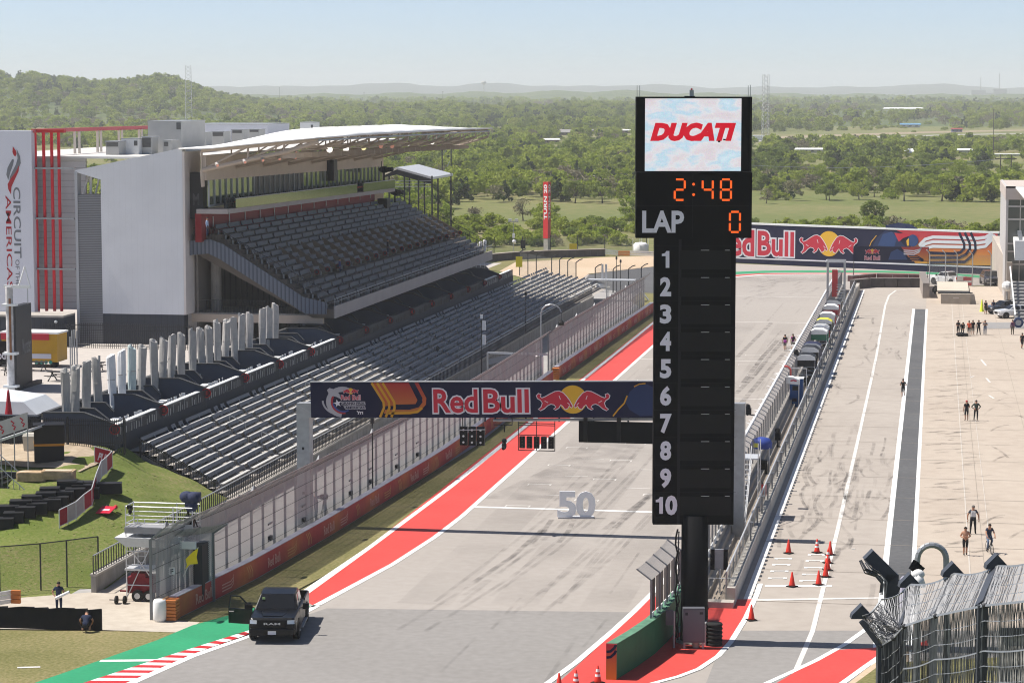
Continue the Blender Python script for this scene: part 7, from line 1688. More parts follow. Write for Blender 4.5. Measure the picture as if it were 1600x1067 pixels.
for k in range(13): z=.4+k*.34;mb.tube((X(209),yy+.7,z),(X(220),yy+.7,z),.02,alu,4)
for px in (209,220): mb.tube((X(px),yy+.7,.2),(X(px),yy+.7,zt-.9),.025,alu,5)
mb.build('ladder',t)
q=ony(296,800,yy+.6);t=thing('television_camera','television camera under a navy rain cover on the scaffold','camera',(q.x,q.y,zd+.1));nav=M('rain_cover',(.035,.042,.085),.8,n=.2,ns=4,bump=.4,bs=5)
mb=MB();zc=ony(300,775,yy+.6).z;mb.ball((q.x-.15,q.y,zc-.05),.42,nav,(1,.8,.8));mb.b2((q.x,q.y-.3,zc-.3),(q.x+.6,q.y+.3,zc+.2),nav);mb.ball((q.x+.1,q.y,zc-.5),.38,nav,(1,.8,1.1));mb.build('cover',t,True);mb=MB()
for a in (0,2.1,4.2): mb.tube((q.x,q.y,zc-.5),(q.x+.45*math.cos(a),q.y+.45*math.sin(a),zd+.1),.04,blackp,5)
mb.build('tripod',t);mb=MB();mb.b2((q.x-.25,q.y-.2,zd+.12),(q.x+.25,q.y+.2,zd+.7),blackp);mb.build('case',t)
q=ony(204,798,yy);mb=MB();mb.ball((q.x,q.y-.08,q.z),.14,blackp,(.8,.8,1.3));mb.b2((q.x-.2,q.y-.05,zt-.2),(q.x+.12,q.y+.05,zt+.02),blackp);tag(mb.build('hanging_headset'),'black headset bag hanging from the scaffold rail','bag')
g=G(219,940);t=thing('generator','dark red towed generator under the scaffold','generator',(g.x,g.y+.6,0));gr=M('generator_red',(.20,.018,.025),.55,n=.15,ns=3);mb=MB();mb.b2((g.x-.75,g.y+.1,.45),(g.x+.75,g.y+1.2,1.35),gr);mb.b2((g.x-.5,g.y,1.35),(g.x+.3,g.y+1.0,1.6),gr);mb.build('housing',t);mb=MB();mb.b2((g.x-.85,g.y-.05,1.75),(g.x+.85,g.y+1.25,1.85),alu);mb.b2((g.x-1.3,g.y+.4,.45),(g.x+.95,g.y+.5,.53),gr);mb.build('roof_plate',t)
for dx in (-.15,.5): mb=MB();mb.tube((g.x+dx,g.y-.05,.33),(g.x+dx,g.y+.15,.33),.33,rubber,14);w_=mb.build('wheel',t);mb=MB();mb.tube((g.x+dx,g.y-.07,.33),(g.x+dx,g.y-.05,.33),.17,alu,10);mb.build('rim',w_)
for i,px in enumerate((182,195)): g=G(px,943);mb=MB();mb.tube((g.x-.05,g.y,.22),(g.x+.05,g.y,.22),.24,rubber,14);mb.tube((g.x-.4,g.y,.22),(g.x+.1,g.y,.22),.03,darkst,5);tag(mb.build('dolly_wheel'),'small brown dolly wheel on the path, '+('left one' if i==0 else 'right one beside the scaffold foot'),'wheel','dolly wheels by the scaffold')
# netted marshal post with F board and yellow flag
t=thing('marshal_post','netted steel marshal post with white roof and F board at the fence end','marshal post',tuple(G(262,945)));yy=126.2;xa,xb=ony(246,900,yy).x,ony(312,900,yy).x;hh=ony(265,832,yy).z;mb=MB()
for x,y_ in ((xa,yy),(ony(262,900,yy).x,yy+.4),(ony(280,900,yy).x,yy+1.5),(xb,yy+2.6)): mb.b2((x-.07,y_-.05,0),(x+.07,y_+.05,hh-.4),postm);mb.beam((x,y_,hh-.45),(x+.8,y_,hh+.1),.09,.1,postm);mb.build('post',t);mb=MB()
mb=MB();mb.poly([(xa,yy,.3),(ony(262,900,yy).x,yy+.4,.3),(ony(262,900,yy).x,yy+.4,hh-.4),(xa,yy,hh-.4)],netg);mb.poly([(ony(262,900,yy).x,yy+.4,.3),(xb,yy+2.6,.3),(xb,yy+2.6,hh-.4),(ony(262,900,yy).x,yy+.4,hh-.4)],netg);mb.poly([(xa,yy,hh-.4),(xb,yy+2.6,hh-.4),(xb+.8,yy+2.6,hh+.1),(xa+.8,yy,hh+.1)],netg);mb.build('netting',t)
mb=MB();mb.b2((ony(292,880,yy).x,yy+1.2,.3),(ony(306,880,yy).x,yy+2.6,3.4),M('hut_dark',(.03,.032,.036),.7));mb.build('hut',t);mb=MB();mb.b2((ony(272,880,yy).x,yy+1.0,3.2),(ony(297,880,yy).x,yy+1.2,3.6),white);mb.build('white_board',t)
a,b=ony(264,897.5,yy-.1),ony(273.5,886.5,yy-.1);mb=MB();mb.b2((a.x,yy-.12,a.z),(b.x,yy-.08,b.z),white);bo=mb.build('letter_board',t);mx=frame((a.x,yy-.125,a.z),(1,0,0),(0,0,1));w=b.x-a.x;mb=MB();mb.text('F',mx,(w*.3,.08,w*.72,(b.z-a.z)-.08),M('letter_black',(.03,.02,.02),.6),.003,.03);mb.build('lettering',bo)
q=ony(300,870,125.5);t=thing('yellow_flag','bright yellow marshal flag held out over the barrier','flag',tuple(q));fy=M('flag_yellow',(.80,.62,.02),.7,n=.05,ns=5);F=[ony(*p,125.5) for p in ((309.5,856),(301,862),(290,873),(292,882),(289.5,888.5),(297,881.5),(309,880.5),(307,870))];mb=MB();mb.prism(F,(0,.03,.0),fy);mb.build('cloth',t);mb=MB();mb.tube(ony(309.5,855,125.5),ony(286,900,125.9),.025,alu,5);mb.build('stick',t)

# open white-roofed shed beyond the upper stand, end-of-stand parasols, cameras on the balcony corner
yy=322.0;q=lambda px,py: ony(px,py,yy);t=thing('event_shed','open shed with white gabled roof and dark frame beyond the upper stand','shed',(q(645,300).x,yy,0));r0,r1,r2=q(588,274),q(620,261.5),q(676,277);mb=MB();mb.hexa([(r0.x,yy,r0.z-.15),(r1.x,yy,r1.z-.15),(r1.x,yy+14,r1.z-.15),(r0.x,yy+14,r0.z-.15),(r0.x,yy,r0.z),(r1.x,yy,r1.z),(r1.x,yy+14,r1.z),(r0.x,yy+14,r0.z)],cloudw);mb.build('roof',t)
mb=MB();mb.hexa([(r1.x,yy,r1.z-.3),(r2.x,yy,r2.z-.3),(r2.x,yy+14,r2.z-.3),(r1.x,yy+14,r1.z-.3),(r1.x,yy,r1.z),(r2.x,yy,r2.z),(r2.x,yy+14,r2.z),(r1.x,yy+14,r1.z)],alu);mb.prism([(r0.x,yy-.02,r0.z-.5),(r1.x,yy-.02,r1.z-.3),(r2.x,yy-.02,r2.z-.3),(r2.x,yy-.02,r2.z-1.0),(r1.x,yy-.02,r1.z-1.0)],(0,.1,0),darkst);mb.build('rear_roof',t);mb=MB()
for px in (608,632,654,675):
    for dy in (0,13): a=q(px,292);mb=MB();mb.tube((a.x,yy+dy,0),(a.x,yy+dy,q(px,275).z),.12,darkst,6);mb.build('post',t)
mb=MB()
for py in (283,287,291.5): mb.beam(q(608,py),q(676,py),.06,.08,steel if py<290 else alu)
mb.build('railing',t)
for i,px in enumerate((737,744,751,757.5)):
    a=ony(px,398,302.5);zb,zt_=ony(px,400,302.5).z,ony(px,(386,380,377,374)[i],302.5).z;t=thing('closed_umbrella',f'slim white closed parasol at the far end of the upper stand, {ORD[i]} from the left','umbrella',(a.x,302.5,zb),0,'white parasols at the far end of the upper stand');mb=MB();mb.lathe([(.1,.5),(.2,1.0),(.24,zt_-zb-.2),(.12,zt_-zb)],(0,0,0),cloudw,10);mb.build('cover',t,world=False);mb=MB();mb.tube((0,0,-3),(0,0,zt_-zb),.03,alu,5);mb.build('pole',t,world=False)
for i,(px,py,x) in enumerate(((600,268,-64.3),(617,303,-65.6))):
    c=onx(px,py,x);t=thing('television_camera',('black television camera at the far corner of the suite balcony','black television camera above the far top corner of the upper stand')[i],'camera',tuple(c));mb=MB();mb.ball(tuple(c+Vector((0,0,.2))),.5,blackp,(1.3,.8,.8));mb.tube(c+Vector((.3,0,.2)),c+Vector((1.1,-.3,.25)),.28,blackp,8);mb.build('body',t);mb=MB();mb.tube(c,c+Vector((0,0,-1.6)),.12,blackp,6);mb.tube(c+Vector((-.3,0,.2)),c+Vector((-.3,0,1.2 if i==0 else .6)),.05,darkst,5);mb.build('stand',t)
c=onx(592,318,-66.0);mb=MB();mb.b2((c.x,c.y-.8,c.z-.9),(c.x+1.2,c.y+.8,c.z+.6),blackp);tag(mb.build('loudspeaker'),'black loudspeaker box at the right end of the red wall','loudspeaker')
t=thing('dark_portal','dark tall steel portal posts standing in the trees right of the canopy tip','frame',tuple(G(697,292)));g=G(697,292);mb=MB()
for px in (691,705): a=ony(px,290,g.y);mb=MB();mb.tube((a.x,g.y,0),(a.x,g.y,ony(px,219,g.y).z),.22,darkst,6);mb.build('post',t)
mb=MB();mb.tube(ony(692,272,g.y),ony(703,252,g.y),.1,alu,5);mb.tube(ony(692,243,g.y),ony(701,228,g.y),.1,alu,5);mb.build('braces',t)
# ------------------------------------------------------------------ pit gap: team stands, cabin, gantry ladder
navyc=M('cover_navy',(.022,.024,.06),.6);redc=M('cover_red',(.36,.02,.03),.6);orgc=M('cover_orange',(.62,.22,.04),.6);grc=M('cover_green',(.03,.16,.09),.6);yelc=M('cover_yellow',(.65,.60,.05),.6);bluc=M('cover_blue',(.05,.10,.30),.6);blkc=M('cover_black',(.015,.015,.017),.6)
def stand(px,py,label,topm,frontm,sidem,h=3.0,w=1.9,ln=2.6):
    p=onx(px,py,-12.0);y=p.y
    t=thing('team_stand',label,'pit stand',(-12.0,y,.12),0,'covered team stands on the pit wall');mb=MB();n=7
    prf=[(-w/2,h-.55),(-w/2+.15,h-.2),(-w*.2,h),(w*.25,h-.02),(w/2-.05,h-.25),(w/2,h-.5)]
    vs=[]
    mb.prism([(x,0,z) for x,z in prf],(0,ln,0),topm);mb.build('canopy',t,world=False)
    mb=MB();mb.prism([(x*1.02,-.03,z+.02) for x,z in prf[:]] ,(0,.06,0),white);mb.build('trim',t,world=False)
    mb=MB();mb.b2((-w/2+.05,.0,1.9),(w/2-.05,.08,h-.5),frontm);mb.build('valance',t,world=False)
    mb=MB();mb.prism([(w/2,.1,1.0),(w/2,ln,1.3),(w/2,ln,h-.5),(w/2,.1,h-.5)],(.06,0,0),sidem);mb.build('side_cover',t,world=False)
    for a,b in ((-1,0),(1,0),(-1,1),(1,1)): mb=MB();mb.tube((a*(w/2-.06),.05+b*(ln-.1),0),(a*(w/2-.06),.05+b*(ln-.1),h-.5),.035,alu,5);mb.build('leg',t,world=False)
    mb=MB();mb.b2((-w/2+.1,.3,.0),(w/2-.1,ln-.2,.55),darkst);mb.b2((-w/2+.1,.2,1.0),(w/2-.3,.6,1.1),steel);mb.build('desk',t,world=False)
for a in ((1301,494,'black and red team stand farthest along the pit wall',blkc,redc,blkc),(1297,501,'white and red team stand behind the far black one',white,redc,redc),(1291,507,'white team stand with dark red flank',white,white,redc),(1286,518,'black and yellow team stand',yelc,blkc,blkc),(1281,525,'light blue team stand with lime edge and red flank',bluc,bluc,redc),
          (1278,533,'white and green team stand',white,grc,grc),(1281,543,'orange and white team stand with navy flank',white,orgc,navyc),(1267,558,'dark navy team stand with white trim',navyc,navyc,navyc),(1264,566,'black team stand with navy flank',blkc,blkc,navyc),(1258,577,'grey framed team stand with red strip',steel,blkc,navyc),(1258,590,'dark grey team stand with small red print',darkst,darkst,darkst)): stand(*a)
g=onx(1243,640,-12.0);t=thing('portable_cabin','blue portable cabin with white canopy in the pit gap','cabin',(-12.0,g.y,.12));cabb=M('cabin_blue',(.015,.075,.24),.5,n=.06,ns=2);mb=MB();mb.b2((-.55,0,0),(.62,1.4,2.5),cabb);mb.build('body',t,world=False)
mb=MB();mb.prism([(-.85,-.5,2.15),(-.85,-.5,2.75),(-.3,-.5,2.75),(.35,-.5,2.5),(.35,-.5,2.05)],(0,1.0,0),white);cv_=mb.build('canopy',t,world=False);mb=MB();mx=frame((-.7,-.505,2.3),(1,0,0),(0,0,1));mb.stroke([(.25,.1),(.5,.16),(.8,.1)],.12,mx,printred,.01);mb.build('print',cv_,world=False)
mb=MB();mb.b2((-.3,-.02,1.5),(.2,.0,1.9),blackp);mb.b2((-.3,-.02,.5),(.1,0,.8),navy);mb.build('window',t,world=False);mb=MB();mb.tube((.3,-.45,0),(.3,-.45,2.1),.05,alu,5);mb.build('post',t,world=False);mb=MB();mb.b2((-.6,-.05,2.5),(.68,1.45,2.58),white);mb.build('roof',t,world=False)
g=onx(1190,712,-12.3);t=thing('blue_canopy','blue domed canopy over a trolley in the pit gap','canopy',(-12.3,g.y,.12));mb=MB();mb.lathe([(.75,1.9),(.78,2.3),(.6,2.6),(.2,2.7)],(0,0,0),M('canopy_blue',(.03,.06,.28),.6),12);mb.build('cover',t,True,False)
for a,b in ((-.7,-.3),(.6,-.4),(.5,.5),(-.6,.5)): mb=MB();mb.tube((a,b,0),(a,b,2.0),.04,alu,5);mb.build('leg',t,world=False)
mb=MB();mb.b2((-.3,-.1,.0),(.4,.5,1.0),blackp);mb.build('trolley',t,world=False);mb=MB();mb.b2((-.55,-.78,2.05),(-.2,-.74,2.35),yelc);mb.build('badge',t,world=False)
g=onx(1190,785,-12.3);t=thing('fire_extinguisher','red extinguishers beside the pit rail','extinguisher',(-11.4,onx(1195,785,-11.4).y,.12));mb=MB();mb.tube((-.15,0,0),(-.15,0,.7),.12,red,10,.1);mb.tube((.15,-.3,0),(.15,-.3,.7),.12,red,10,.1);mb.build('body',t,world=False);mb=MB();mb.tube((-.15,0,.7),(-.15,0,.85),.04,blackp,6);mb.tube((.15,-.3,.7),(.15,-.3,.85),.04,blackp,6);mb.build('valve',t,world=False)
y0=154.5;t=thing('access_ladder','aluminium caged ladder stair behind the gantry leg','ladder',(-11.9,y0,.12));mb=MB();p0,p1=Vector((-12.35,y0,.12)),Vector((-12.35,y0+5.5,4.0))
for k in range(15): p=p0.lerp(p1,k/14);mb.b2((p.x,p.y-.12,p.z-.02),(p.x+.7,p.y+.12,p.z+.02),alu)
for dx in (0,.7): mb.beam(p0+Vector((dx,0,0)),p1+Vector((dx,0,0)),.05,.12,alu);mb.tube(p0+Vector((dx,0,.9)),p1+Vector((dx,0,.9)),.03,alu,5)
mb.build('treads',t);mb=MB();mb.b2((-12.6,y0+5.4,4.0),(-11.2,y0+7.4,4.1),alu);
for a in (-12.6,-11.2):
    for b in (5.4,7.4): mb.tube((a,y0+b,.12),(a,y0+b,5.1),.035,alu,5)
mb.build('landing',t)
g=G(1140,918,.0);t=thing('traffic_light','grey stand with black signal boxes at the end of the pit gap','signal',(-11.55,135.3,.1));mb=MB();mb.tube((0,0,0),(0,0,1.5),.05,alu,6);mb.build('post',t,world=False);mb=MB();mb.b2((-.3,-.06,1.4),(.25,.1,2.5),steel);mb.build('back_panel',t,world=False)
for s in (-.42,.32): mb=MB();mb.b2((s-.12,-.1,1.35),(s+.12,.1,2.5),blackp);o=mb.build('signal_box',t,world=False)
mb=MB();mb.tube((-.6,-.2,.9),(.9,-.2,.9),.03,alu,5);mb.tube((-.6,-.2,0),(-.6,-.2,.9),.03,alu,5);mb.tube((.9,-.2,0),(.9,-.2,.9),.03,alu,5);mb.build('guard',t,world=False)
g=onx(1303,500,-11.9);t=thing('stair_tower','grey steel stair tower with red panels at the far end of the pit wall','stair tower',(-12,300,.1));yy=onx(1308,498,-11.9).y;mb=MB();hh=7.0
for dx in (-1.2,.9):
    for dy in (0,3.2): mb.tube((-12+dx,yy+dy,.1),(-12+dx,yy+dy,hh),.09,steel,6)
mb.beam((-13.4,yy,hh),(-11,yy,hh),.15,.2,alu);mb.beam((-13.4,yy+3.2,hh),(-11,yy+3.2,hh),.15,.2,alu);mb.beam((-13.4,yy,hh),(-13.4,yy+3.2,hh),.12,.15,alu);mb.build('frame',t);mb=MB()
for k in range(13): z=.3+k*.32;mb.b2((-12,yy-3.4+k*.26,z),(-11,yy-3.0+k*.26,z+.05),steel)
mb.build('stair',t);mb=MB();mb.b2((-12.6,yy+.1,2.6),(-11.9,yy+.2,6.0),M('stair_red',(.55,.06,.06),.6));mb.build('red_panel',t)
t=thing('red_arch','red arched pipe frame beside the grey team stands','frame',(-12.7,200,2));q=onx(1234,578,-12.7);mb=MB();rp_=M('arch_red',(.62,.10,.09),.6);mb.path([Vector((-13.2,q.y,3.5)),Vector((-12.85,q.y,3.45)),Vector((-12.62,q.y,3.2)),Vector((-12.55,q.y,.4))],.09,rp_,8);mb.build('pipe',t);mb=MB();mb.path([Vector((-12.55,q.y,3.3)),Vector((-11.2,q.y,3.3)),Vector((-11.2,q.y,.2))],.04,alu,5);mb.build('side_frame',t)
for i,(px,py,x) in enumerate(((1215,673,-12.0),(1168,640,-12.3),(1244,552,-12.9))):
    q=onx(px,py,x);t=thing('pit_camera',('black camera dolly in the pit gap','small dark camera on an arm over the pit fence by the gantry leg','black speaker pole at the fence')[i],'camera',(x,q.y,.12 if i==0 else q.z-.4));mb=MB();mb.b2((-.2,-.3,.6 if i==0 else .1),(.25,.25,1.2 if i==0 else .5),blackp);mb.ball((0,-.1,1.35 if i==0 else .6),.22,blackp);mb.build('body',t,world=False);mb=MB();mb.tube((0,0,0),(0,0,.7),.07,darkst,6);mb.tube((0,0,.1),(.5,-.2,.05),.05,darkst,5);mb.build('stand',t,world=False)
# far end of the pit lane: tyre wall, blocks
def tyrewall(label,pts,h,mat,w=.9):
    P=[G(*p) for p in pts];t=thing('tyre_barrier',label,'barrier',tuple(P[0]));mb=MB();mc=MB()
    for a,b in zip(P,P[1:]):
        n=max(1,int((b-a).length/1.9));d=(b-a).normalized();nn=Vector((-d.y,d.x,0))*w
        for k in range(n): c,e=a.lerp(b,k/n),a.lerp(b,(k+.95)/n);mb.hexa([c,e,e+nn,c+nn,c+Vector((0,0,h)),e+Vector((0,0,h)),e+nn+Vector((0,0,h)),c+nn+Vector((0,0,h))],mat)
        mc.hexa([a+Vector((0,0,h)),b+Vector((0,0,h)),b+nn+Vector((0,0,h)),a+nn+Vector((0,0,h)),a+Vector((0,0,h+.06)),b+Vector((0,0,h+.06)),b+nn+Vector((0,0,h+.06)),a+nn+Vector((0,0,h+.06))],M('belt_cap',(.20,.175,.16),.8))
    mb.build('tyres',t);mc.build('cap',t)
tyrewall('dark belted tyre wall across the far end of the pit lane',[(1336,452),(1361,449.5),(1445,449.5)],1.3,M('tyre_belt2',(.075,.062,.06),.8,n=.3,ns=.8))
tyrewall('low red and black tyre row on the corner behind the pit wall',[(1332,440),(1370,436.5),(1445,438)],.8,M('tyre_red_black',(.12,.05,.05),.8,n=.6,ns=.5))
tyrewall('short dark tyre wall beside the concrete blocks',[(1452,466),(1446,447)],2.0,M('block_wall',(.34,.29,.25),.9,n=.15,ns=1))
pxc=[(1468,474,1515,474)];a,b=G(1470,475),G(1516,475);t=thing('concrete_hut','low beige concrete hut with flat roof beside the far tyre wall','hut',tuple(a));mb=MB();hut=M('hut_concrete',(.40,.345,.28),.9,n=.1,ns=1);mb.b2((a.x,a.y,0),(b.x,a.y+14,1.35),hut);mb.build('body',t);mb=MB();mb.b2((a.x-.5,a.y+1.2,1.5),(b.x-.2,a.y+17,1.7),M('hut_roof',(.50,.44,.36),.85,n=.08,ns=.6));mb.b2((a.x-.2,a.y+.8,1.35),(b.x+.3,a.y+1.2,1.5),darkst);mb.build('roof',t);mb=MB();mb.b2((a.x+1.6,a.y-.02,.75),(b.x-1.5,a.y,.9),M('pale_strip',(.55,.5,.45),.8));mb.build('strip',t)
mb=MB();q=G(1508,447);mb.b2((q.x-.8,q.y,.1),(q.x+1.0,q.y+.4,1.3),M('toolbox_red',(.55,.04,.05),.5));mb.b2((q.x-.7,q.y-.02,.5),(q.x+.9,q.y,.8),white);tag(mb.build('red_crate'),'small red crate beside the white pickup','crate')
for i,(px,py) in enumerate(((1461,456),(1464,459))):
    q=G(px,py);t=thing('motorcycle',('dark motorcycle parked by the far tyre wall, the farther one','dark motorcycle parked by the far tyre wall, the nearer one')[i],'motorcycle',(q.x,q.y,0),1.2);mb=MB();mb.ball((0,0,.65),.3,blackp,(2.2,.6,.8));mb.tube((.6,0,.9),(.85,0,.35),.05,steel,5);mb.build('body',t,world=False)
    for s in (-.65,.7): mb=MB();mb.tube((s,-.06,.32),(s,.06,.32),.32,rubber,12);mb.build('wheel',t,world=False)

# ------------------------------------------------------------------ pit building at the right edge
t=thing('pit_building','glazed pit building with white slanted roof at the right edge','building',(11,338,0));yy=338.0;q=lambda px,py: ony(px,py,yy);pw_=M('frame_pale',(.50,.48,.46),.6);gp_=M('glass_facade',(.04,.055,.055),.1,spec=.8);tan=M('wall_tan',(.46,.40,.34),.85,n=.12,ns=.7)
x0=q(1574,400).x;x1=x0+40;zt=q(1574,312).z;mb=MB();mb.b2((x0,yy,0),(x1,yy+30,zt),gp_);mb.build('facade',t);mb=MB();mb.b2((x0-.3,yy-.3,0),(x0,yy+30,q(1571,293).z),pw_)
for py in (324,344,382,394,414): z=q(1580,py).z;mb.b2((x0,yy-.12,z),(x1,yy,z+.22),pw_)
for k in range(9): x=x0+1.6+k*2.6;mb.b2((x-.06,yy-.1,0),(x+.06,yy,zt),pw_)
mb.build('frame',t);mb=MB();z0_,z1_=q(1600,326).z,q(1572,294).z;mb.prism([(x0-.4,yy-.4,z1_),(x0+.9,yy-.4,z1_-.05),(x0+4.2,yy-7,z0_-1.2),(x0+40,yy-7,z0_-1.2),(x0+40,yy-.4,z1_),],(0,0,.25),white);mb.b2((x0-.4,yy-.4,zt),(x0+40,yy+31,z1_),M('roof_beige',(.52,.45,.40),.7));mb.build('roof',t)
mb=MB();za,zb=q(1577,370).z,q(1585,400).z;mb.prism([(x0+.7,yy-9,za),(x0+.7,yy-.2,za),(x0+.7,yy-.2,za-.4),(x0+.7,yy-9,zb)],(30,0,0),white)
for k in range(5):
    for j in range(12): mb.b2((x0+1.2+j*.9,yy-8+k*1.3,za+.0+k*.12),(x0+1.7+j*.9,yy-7.6+k*1.3,za+.5+k*.12),steel)
mb.build('balcony',t);mb=MB()
for k in range(12): mb.b2((x0+.2,yy-34+k*2,.0),(x0+30,yy-32+k*2,.28*(k+1)),M('stand_grey',(.22,.215,.21),.8,n=.1,ns=1))
mb.build('steps',t);mb=MB();mb.beam((x0+.1,yy-34,1.0),(x0+.1,yy-10,5.2),.15,.25,white);mb.build('handrail',t)
t=thing('retaining_wall','tall tan concrete wall beside the pit building','wall',(9.4,338,0));mb=MB();a,b=G(1560,446),G(1570,470);zq=ony(1566,366,a.y).z;mb.hexa([(b.x+.2,b.y,0),(b.x+.9,b.y,0),(a.x+.9,a.y+18,0),(a.x-.6,a.y+18,0),(b.x+.2,b.y,5.2),(b.x+.9,b.y,5.2),(a.x+.9,a.y+18,6.2),(a.x-.6,a.y+18,6.2)],tan);mb.build('wall',t);mb=MB();mb.b2((b.x+.12,b.y+2,0),(b.x+.2,b.y+2.4,5.0),conc);mb.build('pilaster',t)

# ------------------------------------------------------------------ traffic cones
cor=M('cone_orange',(.62,.035,.02),.6);con0=None
def cone(px,py,label,bands=False,g_='orange traffic cones on the pit lane'):
    g=G(px,py);t=thing('traffic_cone',label,'cone',(g.x,g.y,.03),rnd.uniform(0,1),g_);mb=MB();mb.lathe([(.17,.03),(.15,.1),(.035,.74),(.02,.75)],(0,0,0),cor,14);b=mb.build('body',t,True,False);mb=MB();mb.b2((-.22,-.22,0),(.22,.22,.035),rubber);mb.build('base',t,world=False)
    if bands:
        mb=MB()
        for z0,z1 in ((.28,.38),(.48,.6)): r0,r1=.155-z0*.165,.155-z1*.165;mb.lathe([(r0+.012,z0),(r1+.012,z1)],(0,0,0),white,14)
        mb.build('reflective_band',b,world=False)
    t.scale=(1.12,1.12,1.12)
for c in ((1232,864.5,'orange cone standing alone at the left of the far cone line'),(1276.5,863.5,'white-banded cone in the far cone line',True),(1297,867,'orange cone at the right end of the far cone line'),(1293.5,880,'white-banded cone, second down the cone row on the pit line',True),(1293,891,'orange cone, third down the cone row on the pit line'),(1290,901.5,'orange cone, lowest of the row on the pit line'),(1237.5,916.5,'orange cone at the left end of the painted speed line'),(1279,914,'orange cone at the right end of the painted speed line'),(1174,969,'orange cone on the white edge of the red run-off'),(934,1067,'white-banded cone left of the orange wall end',True),(900,1074,'white-banded cone at the bottom edge, middle of three',True),(873.5,1079,'cone tip showing at the bottom edge, leftmost of three')): cone(*c)

# ------------------------------------------------------------------ vehicles
tyre=M('tyre_rubber_black',(.015,.015,.016),.8);chrome=M('chrome',(.55,.55,.56),.15,.9);lampg=M('headlamp_glass',(.55,.56,.58),.12,.3,spec=.8,emit=0);wglass=M('windscreen',(.008,.009,.011),.1,spec=.35);redl=M('tail_lamp',(.4,.01,.01),.2)
def loft(mb,secs,mat,close=True):
    n=len(secs[0]);vs=[p for s in secs for p in s];fs=[]
    for i in range(len(secs)-1):
        for k in range(n): fs.append((i*n+k,i*n+(k+1) % n,(i+1)*n+(k+1) % n,(i+1)*n+k))
    fs+=[tuple(range(n))[::-1],tuple(range((len(secs)-1)*n,len(secs)*n))]
    mb.add(vs,fs,mat)
def bevelled(o,w=.04):
    m=o.modifiers.new('bevel','BEVEL');m.width=w;m.segments=2;m.limit_method='ANGLE';m.angle_limit=.6;return o
def wheel(t,x,y,r=.42,side=1):
    mb=MB();w=.28;mb.lathe([(r*.62,-w/2),(r*.94,-w/2),(r,-w*.3),(r,w*.3),(r*.94,w/2),(r*.62,w/2)],(0,0,0),tyre,20,Matrix.Translation((x,y,r)) @ Matrix.Rotation(PI/2,4,'Y'));wo=mb.build('wheel',t,world=False);mb=MB();mb.lathe([(r*.64,0),(r*.6,.03),(r*.2,.0),(r*.12,.05)],(0,0,0),chrome,16,Matrix.Translation((x+side*(w/2-.03),y,r)) @ Matrix.Rotation(side*PI/2,4,'Y'));mb.build('rim',wo,world=False)
